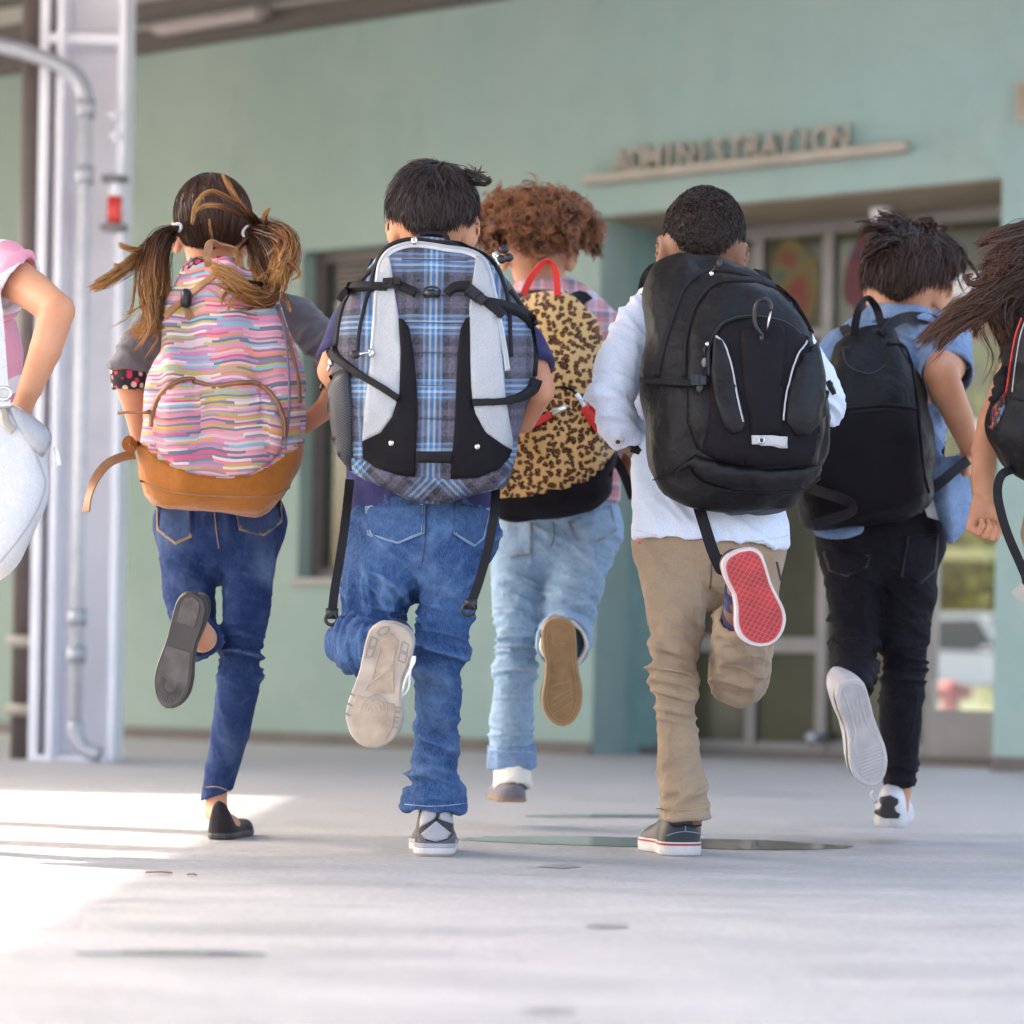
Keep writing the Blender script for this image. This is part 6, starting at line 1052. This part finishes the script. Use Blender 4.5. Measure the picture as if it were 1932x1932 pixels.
    pt = pn([(1043, 1290), (1257, 1295), (1253, 1366), (1048, 1362)], .042, 'reflector_patch', 'grey_patch', cell=6); h, n = bs.hit(*O((1140, 1325))[0]); n = (CAM - h).normalized(); q = Vector((1, 0, 0)); up_ = q.cross(n).normalized(); mb = MB(); mb.tube([h + n * .045 + q * .0055 * math.cos(t) + up_ * .0055 * math.sin(t) for t in np.linspace(0, 6.283, 16)], .0018, 6, False); ey = mb.build('eyelet', MAT['steel'], pt, True); MB().tube([h + n * .040, h + n * .0455], .0042, 10).build('eyelet_hole', MAT['thread_dark'], ey)
    pn([(432, 1590), (620, 1482), (690, 1420), (760, 1440), (850, 1470), (1000, 1500), (1200, 1520), (1400, 1510), (1520, 1480), (1530, 1560), (1420, 1630), (1200, 1660), (950, 1655), (760, 1590), (660, 1500)], .006, 'bottom_pouch', 'blackpoly', puff=.012); rb([(430, 1585), (530, 1530), (630, 1482), (700, 1570), (800, 1625), (950, 1655), (1200, 1662), (1400, 1640), (1520, 1570)], 2.5, 'seam', 'webbing', .007)
    rb([(338, 921), (450, 930), (600, 942), (780, 955)], 11, 'compression_strap', th=.006, lift=.012); rb([(1490, 1000), (1560, 1015), (1590, 1020)], 11, 'compression_strap', th=.006, lift=.01); buckle(bs, *O((708, 952))[0], .05, 28, 20, bp, MAT['blackplastic'], up=.018); buckle(bs, *O((1540, 1002))[0], .1, 24, 18, bp, MAT['blackplastic'], up=.016)
    h, n = bs.hit(*O((720, 1005))[0]); MB().ball(h + n * .018, (.009, .004, .012), 10, 6).build('strap_tab', MAT['blackplastic'], bp, True)
    # carabiner clip
    c0, n = bs.hit(*O((1142, 560))[0]); n = (CAM - c0).normalized(); q = Vector((1, 0, 0)); up_ = q.cross(n).normalized(); up_ *= 1 if up_.z > 0 else -1; c0 = c0 + n * .066; W = lambda x, z: c0 + q * (x * 1.25) + up_ * (z * 1.35)
    mb = MB(); mb.tube([W(*p) for p in crom([(.002, -.014), (-.010, .0), (-.013, .018), (-.009, .034), (.002, .040), (.012, .034), (.0135, .024)], 5)], [.0035] * 4 + [.0042] * 27, 8); cb2 = mb.build('carabiner', MAT['blackplastic'], bp, True); mb = MB(); mb.tube([W(.0135, .024), W(.008, -.006)], .0022, 8); mb.build('gate', MAT['steel'], cb2, True); mb = MB(); mb.tube([W(.0, -.012), W(.0, -.024)], .0045, 8); mb.tube([W(*p) for p in crom([(-.0, -.022), (-.012, -.026), (-.014, -.036), (0, -.040), (.014, -.036), (.012, -.026), (0, -.022)], 4)], .003, 6, False); mb.build('swivel', MAT['blackplastic'], cb2, True); mb = MB(); mb.tube([W(-.012, -.038), W(.012, -.038)], .007, 8); mb.build('webbing_loop', MAT['webbing'], bp, True)
    def pull(a, pts, nm='zip_pull', lift=.02):
        h, n = bs.hit(*O(a)[0]); d = (h - CAM).y; mb = MB(); mb.tube([h + n * lift] + [P(*O(p)[0], d) + n * (lift + .006) for p in pts[:-1]], .0022, 6); z = mb.build(nm, MAT['blackplastic'], bp, True); e = P(*O(pts[-1])[0], d) + n * (lift + .006); MB().ball(e, (.006, .004, .010), 10, 6).build('pull_tag', MAT['shoe_grey'] if a[1] > 500 else MAT['blackplastic'], z, True); MB().ball(h + n * lift, (.005, .004, .006), 8, 6).build('slider', MAT['steel'], z, True)
    pull((772, 720), [(750, 760), (755, 810), (752, 850)], lift=.025); pull((810, 250), [(835, 215), (865, 195)]); 
    strap3([(1318, 955, 5.22), (1332, 1000, 5.2), (1345, 1040, 5.18), (1360, 1074, 5.16)], 22, 'hanging_strap', MAT['webbing'], bp, .0018); strap3([(1352, 1050, 5.165), (1360, 1074, 5.155), (1368, 1066, 5.17)], 22, 'strap_fold', MAT['webbing'], bp, .003)
    for sx, pts in ((-1, [(1262, 520, 5.36), (1238, 520, 5.44), (1226, 560, 5.56), (1230, 700, 5.60), (1222, 820, 5.42), (1212, 855, 5.36)]), (1, [(1420, 530, 5.36), (1436, 540, 5.48), (1440, 600, 5.60), (1440, 740, 5.60), (1500, 860, 5.4)])): strap3(pts, 46, 'shoulder_strap', MAT['webbing'], bp, .007)
kid_cropped()
# ================================================================== boy in the denim shirt
def kid_denim():
    f = P(1690, 1500, 5.92); f.z = 0; k = Kid('boy with tousled dark hair in short sleeved denim shirt and black jeans', f)
    s1 = Shoe(P(1676, 1562, 5.90), P(1694, 1540, 6.11), (.06, .12, 1), .094, 1, .024); s2 = Shoe(P(1600, 1282, 5.60), P(1654, 1484, 5.70), (-.2, 1, .25), .092, 1, .024); k.feet = [s1, s2]
    L1 = [(1708, 1030, 5.94, 60), (1712, 1120, 5.92, 54), (1708, 1200, 5.9, 45), (1703, 1290, 5.92, 43), (1699, 1370, 5.95, 40), (1698, 1440, 5.97, 34), (1697, 1490, 5.97, 33), (1690, 1520, 5.97, 30)]; L2 = [(1612, 1035, 5.94, 66), (1613, 1110, 5.92, 55), (1616, 1180, 5.9, 50), (1613, 1230, 5.88, 46), (1608, 1275, 5.78, 41), (1606, 1300, 5.72, 40), (1608, 1318, 5.70, 34)]; k.legs = [L1, L2]
    k.arms = [[(1600, 660, 5.98, 34), (1548, 740, 5.92, 30), (1560, 800, 5.95, 26), (1620, 830, 6.05, 19)], [(1790, 655, 6.0, 36), (1784, 690, 5.88, 38), (1776, 708, 5.80, 33), (1786, 735, 5.80, 31), (1808, 785, 5.84, 27), (1828, 840, 5.88, 19)]]
    k.hands = [(P(1620, 830, 6.05), (.6, .7, 0), (0, .3, -1), .8, 1., 1), (P(1826, 838, 5.9), (.1, .25, -.9), (-.8, .5, 0), 1., 1., -1)]
    hd = Head(1712, 514, 5.98, 66, yaw=.36, pitch=-.10, roll=.06, tall=1.26); k.body(hd, [(1664, 975, 5.95, 100), (1672, 840, 5.97, 100), (1692, 720, 6.0, 108), (1698, 650, 6.0, 84)], [(1702, 630, 6.0, 46), (1710, 540, 5.98, 43)], .0048, 1.3)
    ex = locks([([(1690, 455, 5.93), (1665, 436, 5.9), (1640, 434, 5.89), (1622, 444, 5.89)], [20, 18, 14, 8], 400, .003), ([(1700, 455, 5.95), (1688, 428, 5.93), (1672, 414, 5.92), (1655, 410, 5.92)], [20, 18, 13, 7], 350, .003), ([(1735, 455, 5.97), (1748, 428, 5.96), (1765, 416, 5.95)], [24, 20, 10], 350, .003), ([(1735, 458, 5.97), (1785, 462, 5.96), (1812, 490, 5.96), (1808, 520, 5.97)], [18, 16, 12, 8], 500, .005), ([(1745, 455, 5.93), (1784, 474, 5.92), (1794, 510, 5.92), (1788, 530, 5.92)], [16, 14, 11, 7], 420, .004), ([(1705, 462, 5.9), (1672, 458, 5.87), (1642, 474, 5.88), (1632, 496, 5.9)], [16, 14, 10, 4], 300, .004)], 11, .0016)
    hair_short(hd, k.o, MAT['hair_brown'], 12000, .060, .22, .6, .0012, (.2, -.1, .98), 12, -.78, .7, extra=ex, cap=1.04, fade=.08, side=.08)
    def seat(F): F.ell(P(1660, 1020, 5.95), (.138, .10, .10), None, .035)
    rg = [(P(1615, 1185, 5.85), (.25, .1, 1), .08, 26, .008), (P(1704, 1270, 5.88), (0, .1, 1), .07, 34, .006), (P(1660, 1090, 5.88), (.5, 0, .8), .08, 18, .004), (P(1697, 1465, 5.95), (0, 0, 1), .05, 28, .005)]
    jo, js = k.garment('black_jeans', MAT['denim_black'], [(1660, 965, 5.95, 108), (1660, 1015, 5.95, 116)], [(P(1660, 940, 5.95), (0, 0, 1))], [(L1, (P(1697, 1490, 5.97), (.12, 0, -1))), (L2, (P(1607, 1306, 5.71), (-.05, -.6, -.8)))], .0043, .72, .012, rg, ((11, .0025), (28, .0012)), 15, extra=seat)
    pocket(js, [(1556, 1040), (1642, 1048), (1636, 1070), (1598, 1088), (1566, 1078)], MAT['denim_black'], jo, MAT['thread_dark']); pocket(js, [(1712, 1012), (1768, 1008), (1762, 1075), (1738, 1100), (1702, 1088)], MAT['denim_black'], jo, MAT['thread_dark'])
    T = [(1668, 970, 5.94, 104), (1672, 880, 5.96, 102), (1684, 760, 6.0, 104), (1692, 690, 6.01, 108), (1696, 640, 6.01, 86)]
    so_, ss = k.garment('denim_shirt', MAT['chambray'], T, [(P(1668, 990, 5.94), (.06, 0, -1))], [([(1625, 650, 6.0, 49), (1590, 665, 5.98, 47), (1570, 692, 5.96, 44), (1550, 745, 5.92, 40), (1552, 775, 5.93, 36)], (P(1551, 762, 5.925), (0, .2, -1))), ([(1745, 638, 6.01, 50), (1785, 652, 6.0, 49), (1783, 680, 5.92, 47), (1784, 694, 5.88, 46)], (P(1783, 684, 5.905), P(1785, 712, 5.86) - P(1782, 668, 5.95)))], .0055, .62, .03, [(P(1785, 660, 5.9), (.4, .3, 1), .05, 30, .006), (P(1745, 800, 5.9), (.5, 0, 1), .1, 18, .006), (P(1730, 660, 5.9), (1, 0, .4), .06, 20, .005)], ((10, .004), (28, .002)), 16); collar(so_, P(1703, 590, 5.99), .060, .036, MAT['chambray'], (.05, .15, 1))
    cuff(so_, P(1783, 682, 5.92), P(1787, 708, 5.865), .064, .062, 'rolled_cuff', MAT['chambray'], seed=9)
    def sheet(g, nm, mt, th=.003):                             # flapping cloth from rows of picture points
        rows = [crom(r, 4) for r in g]; m = len(rows[0]); V = [P(*q) for r in rows for q in r]; n = len(V); F = [(i * m + j, i * m + j + 1, (i + 1) * m + j + 1, (i + 1) * m + j) for i in range(len(rows) - 1) for j in range(m - 1)]; o = mesh(nm, V, F, MAT[mt], so_); md = o.modifiers.new('thickness', 'SOLIDIFY'); md.thickness = th; return o
    sheet([[(1742, 870, 5.9), (1772, 865, 5.88), (1800, 860, 5.90), (1808, 855, 5.95)], [(1750, 905, 5.9), (1782, 905, 5.86), (1812, 900, 5.89), (1824, 895, 5.95)], [(1758, 945, 5.9), (1784, 940, 5.84), (1808, 945, 5.90), (1832, 936, 5.94)], [(1776, 985, 5.89), (1792, 985, 5.84), (1812, 985, 5.89), (1833, 970, 5.93)], [(1785, 1012, 5.89), (1794, 1026, 5.86), (1812, 1010, 5.88), (1832, 988, 5.92)]], 'shirt_tail', 'chambray')
    sheet([[(1720, 930, 5.90), (1752, 925, 5.89), (1782, 925, 5.92)], [(1728, 955, 5.89), (1755, 950, 5.88), (1783, 950, 5.92)], [(1738, 970, 5.89), (1758, 978, 5.88), (1780, 984, 5.92)]], 'undershirt_hem', 'white_cotton'); sheet([[(1535, 975, 5.82), (1570, 982, 5.80), (1600, 985, 5.80), (1630, 985, 5.82)], [(1534, 1000, 5.81), (1565, 1008, 5.79), (1598, 1010, 5.79), (1628, 1002, 5.81)], [(1540, 1010, 5.81), (1566, 1017, 5.79), (1598, 1016, 5.79), (1622, 1006, 5.81)]], 'shirt_hem', 'chambray')
    sh = spart(k); up, us = s1.upper(MAT['shoe_white'], sh, ((0, .064), (.05, .070), (.25, .082), (.4, .075), (.6, .05), (.8, .036), (1, .012))); s1.sole(MAT['rubber_white'], sh)
    panel(us, [(1662, 1504), (1680, 1500), (1694, 1508), (1694, 1516), (1688, 1522), (1690, 1530), (1698, 1536), (1694, 1544), (1670, 1544), (1650, 1534), (1650, 1529), (1660, 1526), (1664, 1520), (1660, 1510)], .003, 'heel_badge', MAT['shoe_dark'], sh, 4)
    mb = MB(); mb.tube([P(*q) for q in crom([(1648, 1492, 5.92), (1643, 1500, 5.92), (1650, 1514, 5.93), (1656, 1508, 5.95)], 5)], .003, 6); mb.build('shoelace', MAT['white_cotton'], sh, True)
    sh = spart(k); s2.upper(MAT['shoe_white'], sh, w=1.06); s2.sole(MAT['rubber_white'], sh); s2.patch(s2.outline(.80), -.0008, 'sole_inset', MAT['rubber_pale'], sh)
    mb = MB()
    for a, b in (((-.34, .08), (-.30, .46)), ((.34, .08), (.32, .44)), ((-.12, .2), (-.10, .42)), ((.12, .2), (.12, .42)), ((-.30, .46), (-.62, .60)), ((.32, .44), (.66, .56))): s2.bar(mb, a, b, .0026, -.0022, 0)
    mb.build('sole_groove', MAT['rubber_white'], sh)['kind'] = 'stuff'; mb = MB()
    for i in range(9):
        for j in range(9):
            u, v = -.56 + j * .14 + (i % 2) * .07, .64 + i * .03
            if abs(u) < .6: s2.bar(mb, (u, v), (u + .07, v + .012), .004, -.002, 0)
    mb.build('tread_dots', MAT['rubber_white'], sh)['kind'] = 'stuff'
    # ---- backpack
    poly = [(1600, 634), (1630, 622), (1673, 616), (1692, 630), (1716, 674), (1744, 745), (1761, 834), (1763, 905), (1759, 946), (1716, 974), (1659, 988), (1590, 1000), (1535, 1000), (1514, 984), (1507, 950), (1510, 890), (1522, 800), (1545, 710), (1570, 655)]
    bp = pk_('plain black backpack with one piped seam on the boy in denim shirt', P(1640, 810, 5.75)); bo, bs = bag_shell(poly, 5.80, .13, .06, MAT['blackpoly'], bp, e=.62, noise=.010, seed=31, prof=lambda v: .5 + .5 * min(1, v * 1.6))
    piping(bs, [(1530, 778), (1588, 773), (1624, 769), (1677, 765), (1728, 771)], .0035, 'seam_piping', MAT['webbing'], bp); piping(bs, [(1673, 648), (1709, 657), (1727, 728), (1735, 799), (1742, 888), (1752, 930)], .0035, 'seam_piping', MAT['webbing'], bp); stitch(bs, [(1590, 660), (1600, 690), (1640, 705), (1670, 690)], bp, MAT['thread_dark'], 'seam', 2)
    panel(bs, [(1528, 786), (1588, 781), (1677, 774), (1728, 779), (1738, 860), (1744, 930), (1700, 955), (1620, 975), (1530, 980), (1516, 940), (1518, 860)], .002, 'front_panel', MAT['blackpanel'], bp, puff=.008)
    strap3([(1612, 634, 5.74), (1614, 610, 5.73), (1621, 582, 5.73), (1637, 563, 5.76), (1652, 578, 5.8), (1661, 605, 5.8), (1666, 632, 5.76)], 15, 'grab_handle', MAT['webbing'], bp, .002, tw=[.1, .2, .5, 1.1, .5, .2, .1]); strap3([(1662, 632, 5.76), (1690, 606, 5.82), (1722, 598, 5.9), (1765, 606, 5.97), (1790, 640, 6.08), (1780, 760, 6.10), (1770, 880, 5.95)], 20, 'shoulder_strap', MAT['webbing'], bp, .005); strap3([(1602, 636, 5.78), (1594, 620, 5.9), (1596, 640, 6.08), (1570, 760, 6.1), (1540, 900, 5.9)], 20, 'shoulder_strap', MAT['webbing'], bp, .005)
    strap3([(1752, 928, 5.78), (1780, 905, 5.80), (1808, 882, 5.84), (1826, 868, 5.88)], 20, 'lower_strap', MAT['webbing'], bp, .002); strap3([(1520, 918, 5.68), (1555, 930, 5.65), (1590, 942, 5.63), (1608, 953, 5.63), (1604, 967, 5.64), (1570, 980, 5.65), (1535, 990, 5.66)], 20, 'loose_strap', MAT['webbing'], bp, .0018, tw=[.5, .3, .2, .9, .3, .2, .3])
kid_denim()
# ================================================================== child at the left edge with the white bag
def kid_edge_left():
    f = P(-95, 1560, 5.2); f.z = 0; k = Kid('child at the left edge in pink and white striped T-shirt with a bent elbow', f)
    s1 = Shoe(Vector((f.x - .08, f.y - .1, .001)), Vector((f.x - .09, f.y + .13, .001)), (0, 0, 1), .09); s2 = Shoe(P(-96, 1200, 4.95), P(-104, 1410, 4.99), (0, 1, .1), .095); k.feet = [s1, s2]
    a1 = P(-170, 1550, 5.2); L1 = [(-150, 1000, 5.2, 70), (-160, 1150, 5.18, 58), (-165, 1300, 5.18, 48), (-168, 1450, 5.22, 42), (-168, 1560, 5.22, 40), (-168, 1590, 5.22, 36)]; L2 = [(-85, 1000, 5.2, 66), (-92, 1120, 5.18, 56), (-96, 1210, 5.2, 48), (-98, 1235, 5.1, 44), (-98, 1245, 5.05, 40)]; k.legs = [L1, L2]
    k.arms = [[(-215, 540, 5.16, 38), (-270, 650, 5.1, 32), (-280, 740, 5.06, 28), (-230, 790, 5.14, 20)], [(10, 515, 5.14, 42), (60, 548, 5.08, 37), (108, 586, 5.03, 33), (86, 660, 5.03, 30), (58, 730, 5.05, 23), (42, 768, 5.07, 19)]]
    k.hands = [(P(-230, 790, 5.14), (.8, .4, 0), (0, .3, -1), .7, 1., 1), (P(40, 772, 5.07), (-.55, .3, -.6), (-.5, .6, .3), .6, 1., -1)]
    hd = Head(-100, 400, 5.22, 74); k.body(hd, [(-95, 950, 5.2, 122), (-95, 800, 5.2, 110), (-95, 650, 5.2, 128), (-95, 560, 5.2, 100)], [(-95, 540, 5.2, 52), (-98, 450, 5.2, 48)]); hair_short(hd, k.o, MAT['hair_brown'], 4000, .12, .08, .2, .0018, (0, -.1, 1), 21, -.8, .3, fade=.9, cap=1.04)
    k.garment('jeans', MAT['denim_mid'], [(-112, 940, 5.2, 104), (-112, 1000, 5.2, 110)], [(P(-97, 915, 5.2), (0, 0, 1))], [(L1, (P(-168, 1565, 5.22), (0, 0, -1))), (L2, None)], .008, .72, .012)
    so_, ss = k.garment('striped_shirt', MAT['pinkshirt'], [(-95, 960, 5.2, 128), (-95, 800, 5.2, 118), (-95, 660, 5.2, 130), (-95, 580, 5.2, 100)], [(P(-95, 985, 5.2), (0, 0, -1))], [([(-150, 560, 5.2, 58), (-195, 560, 5.18, 54), (-235, 600, 5.14, 48), (-255, 650, 5.12, 46)], (P(-246, 628, 5.12), (-.6, 0, -.8))), ([(-70, 545, 5.2, 64), (-30, 512, 5.18, 60), (5, 516, 5.14, 62), (30, 538, 5.11, 66), (52, 556, 5.09, 66)], (P(38, 540, 5.11), (.8, -.2, -.42)))], .0055, .62, .03, [(P(20, 520, 5.1), (.8, 0, -.6), .05, 24, .004)], seed=22)
    for s in (s1, s2): sh = spart(k); s.upper(MAT['shoe_white'], sh); s.sole(MAT['rubber_white'], sh)
    poly = [(-150, 765), (-60, 745), (0, 752), (30, 764), (60, 785), (96, 815), (92, 870), (96, 915), (84, 962), (50, 1030), (20, 1072), (-30, 1100), (-100, 1105), (-165, 1070), (-185, 960), (-180, 850)]
    bp = empty('shoulder_bag', P(-30, 920, 4.95), 'shiny white shoulder bag hanging at the left edge of the photo', 'bag'); bo, bs = bag_shell(poly, 4.98, .10, .06, MAT['white_fabric'], bp, e=.7, noise=.007, seed=33)
    panel(bs, [(14, 764), (58, 786), (97, 818), (92, 838), (78, 862), (56, 840), (30, 800)], .004, 'flap', MAT['silver'], bp, puff=.008); ribbon(bs, [(12, 770), (38, 805), (58, 840), (76, 880), (84, 915), (70, 960), (40, 1010), (0, 1060)], 2, .002, 'seam_piping', MAT['silver'], bp)
    h, n = bs.hit(92, 842); mb = MB(); mb.tube([h + n * .012, h + n * .014 + Vector((.004, 0, -.012)), h + n * .014 + Vector((.008, 0, -.034))], [.003, .0045, .0055], 8); mb.build('zip_pull', MAT['white_cotton'], bp, True)
    strap3([(8, 768, 4.92), (2, 720, 4.94), (-4, 640, 4.98), (-12, 560, 5.02), (-30, 490, 5.1)], 26, 'strap', MAT['white_fabric'], bp, .003); mb = MB(); c = P(8, 742, 4.915); mb.tube([c + Vector((.014 * math.cos(t), 0, .012 * math.sin(t))) for t in np.linspace(0, 6.283, 16)], .003, 6, False); mb.build('strap_ring', MAT['steel'], bp, True)
    ribbon(bs, [(4, 770), (12, 800), (26, 815)], 14, .006, 'strap_anchor', MAT['letter'], bp)
kid_edge_left()
# ================================================================== girl at the right edge with flying hair
def kid_edge_right():
    f = P(2040, 1600, 5.5); f.z = 0; k = Kid('girl at the right edge with long flying brown hair and a clenched fist', f)
    s1 = Shoe(Vector((f.x + .08, f.y - .1, .001)), Vector((f.x + .09, f.y + .12, .001)), (0, 0, 1), .085); s2 = Shoe(P(2000, 1200, 5.2), P(1996, 1400, 5.24), (0, 1, .1), .09); k.feet = [s1, s2]
    L1 = [(2090, 1000, 5.5, 62), (2096, 1150, 5.48, 52), (2100, 1300, 5.48, 44), (2104, 1450, 5.52, 38), (2106, 1540, 5.52, 36), (2106, 1570, 5.52, 32)]; L2 = [(1998, 1000, 5.5, 62), (1996, 1110, 5.48, 54), (1996, 1190, 5.5, 48), (1997, 1222, 5.4, 44), (1998, 1235, 5.33, 38)]; k.legs = [L1, L2]
    k.arms = [[(1945, 640, 5.54, 34), (1905, 720, 5.50, 30), (1873, 795, 5.47, 28), (1858, 850, 5.44, 25), (1854, 900, 5.42, 21), (1855, 938, 5.41, 18)], [(2130, 640, 5.54, 34), (2170, 740, 5.5, 29), (2170, 800, 5.46, 25), (2120, 830, 5.6, 18)]]
    k.hands = [(P(1854, 944, 5.41), (-.12, -.1, -1), (.60, -.75, .1), 1.2, 1.08, 1), (P(2120, 830, 5.6), (-.7, .7, 0), (0, .3, -1), .8, 1., -1)]
    hd = Head(2030, 490, 5.56, 68); k.body(hd, [(2040, 950, 5.52, 102), (2040, 800, 5.54, 96), (2038, 680, 5.56, 106), (2036, 610, 5.56, 84)], [(2034, 590, 5.56, 44), (2031, 520, 5.55, 40)], .0036)
    hair_short(hd, k.o, MAT['hair_long'], 4000, .14, .06, .25, .0018, (0, -.1, 1), 31, -.8, .4, fade=.9, cap=1.05)
    lk = locks([([(2010, 440, 5.5), (1960, 432, 5.44), (1910, 436, 5.42), (1870, 448, 5.41), (1836, 464, 5.4)], [30, 18, 12, 8, 3], 300, .006), ([(2010, 455, 5.5), (1955, 450, 5.44), (1910, 462, 5.42), (1876, 486, 5.41), (1862, 500, 5.4)], [30, 22, 14, 9, 4], 500, .008), ([(2010, 480, 5.5), (1950, 490, 5.44), (1900, 520, 5.42), (1850, 560, 5.4), (1800, 592, 5.39), (1725, 656, 5.38)], [34, 30, 24, 16, 10, 4], 900, .010), ([(2010, 500, 5.5), (1950, 520, 5.44), (1900, 555, 5.42), (1850, 590, 5.4), (1800, 620, 5.39), (1760, 664, 5.38)], [34, 30, 22, 14, 9, 4], 600, .010),
        ([(2000, 500, 5.5), (1930, 530, 5.43), (1880, 560, 5.41), (1886, 610, 5.41), (1902, 650, 5.41), (1893, 690, 5.41)], [30, 28, 22, 14, 8, 3], 500, .012), ([(2000, 510, 5.5), (1940, 545, 5.43), (1905, 590, 5.42), (1912, 640, 5.42), (1906, 670, 5.42)], [30, 26, 22, 12, 4], 600, .010), ([(1980, 490, 5.48), (1920, 505, 5.42), (1870, 525, 5.4), (1835, 534, 5.39), (1824, 522, 5.39), (1838, 518, 5.39)], [16, 12, 9, 6, 4, 2], 260, .003), ([(1970, 540, 5.46), (1920, 560, 5.42), (1870, 580, 5.4), (1845, 610, 5.39), (1838, 640, 5.39)], [22, 18, 10, 6, 2], 260, .006), ([(2000, 470, 5.5), (1940, 470, 5.43), (1880, 500, 5.41), (1850, 530, 5.4)], [34, 28, 22, 10], 400, .012)], 32, .0011, 22); mesh('flying_hair', lk[0], lk[1], MAT['hair_long'], k.o, True, uv=lk[2])
    k.garment('beige_trousers', MAT['khaki'], [(2044, 940, 5.52, 104), (2044, 1000, 5.52, 114)], [(P(2044, 915, 5.5), (0, 0, 1))], [(L1, (P(2106, 1545, 5.52), (0, 0, -1))), (L2, None)], .008, .72, .012)
    k.garment('sleeveless_top', MAT['white_cotton'], [(2040, 960, 5.52, 108), (2040, 820, 5.54, 100), (2038, 700, 5.56, 104), (2037, 640, 5.56, 90)], [(P(2040, 975, 5.52), (0, 0, -1))], [([(1985, 630, 5.56, 40), (1950, 640, 5.54, 40)], None)], .007, .62, .03, seed=33)
    for s in (s1, s2): sh = spart(k); s.upper(MAT['shoe_white'], sh); s.sole(MAT['rubber_white'], sh)
    poly = [(1990, 545), (2090, 545), (2140, 600), (2170, 720), (2175, 840), (2140, 925), (2040, 940), (1950, 922), (1905, 884), (1884, 850), (1868, 812), (1874, 770), (1892, 720), (1908, 650), (1932, 590)]
    bp = pk_('black backpack with a pink piped edge cut off by the right edge', P(2020, 760, 5.3)); bo, bs = bag_shell(poly, 5.34, .13, .06, MAT['blackpoly'], bp, e=.66, noise=.011, seed=35)
    ribbon(bs, [(1928, 600), (1916, 635), (1907, 685), (1900, 732), (1892, 770)], 1.4, .0015, 'pink_piping', MAT['redweb'], bp); ribbon(bs, [(1934, 606), (1924, 640), (1916, 690), (1910, 740)], 1.2, .0015, 'grey_piping', MAT['piping_grey'], bp); panel(bs, [(1867, 806), (1874, 772), (1888, 754), (1898, 742), (1896, 768), (1884, 798), (1876, 812)], .004, 'sequin_strip', MAT['sequin'], bp, 6); panel(bs, [(1872, 760), (1880, 715), (1900, 690), (1896, 735), (1880, 756)], .010, 'side_pocket', MAT['webbing'], bp, 6, puff=.01); ribbon(bs, [(1900, 745), (1930, 755), (1990, 752)], 3, .004, 'seam', MAT['webbing'], bp)
    strap3([(1912, 884, 5.28), (1890, 896, 5.25), (1882, 925, 5.24), (1888, 965, 5.23), (1902, 1010, 5.22), (1920, 1052, 5.22), (1934, 1084, 5.22)], 17, 'hanging_strap', MAT['webbing'], bp, .0018); strap3([(1918, 1108, 5.215), (1928, 1120, 5.21), (1944, 1132, 5.21)], 26, 'strap_end', MAT['letter'], bp, .003); strap3([(1932, 1080, 5.22), (1936, 1100, 5.215), (1934, 1118, 5.21)], 15, 'hanging_strap', MAT['webbing'], bp, .0018)
    for pts in ([(1990, 570, 5.42), (1975, 580, 5.56), (1970, 680, 5.66), (1950, 820, 5.5)], [(2080, 570, 5.42), (2095, 580, 5.56), (2100, 680, 5.66), (2120, 820, 5.5)]): strap3(pts, 40, 'shoulder_strap', MAT['webbing'], bp, .006)
kid_edge_right()
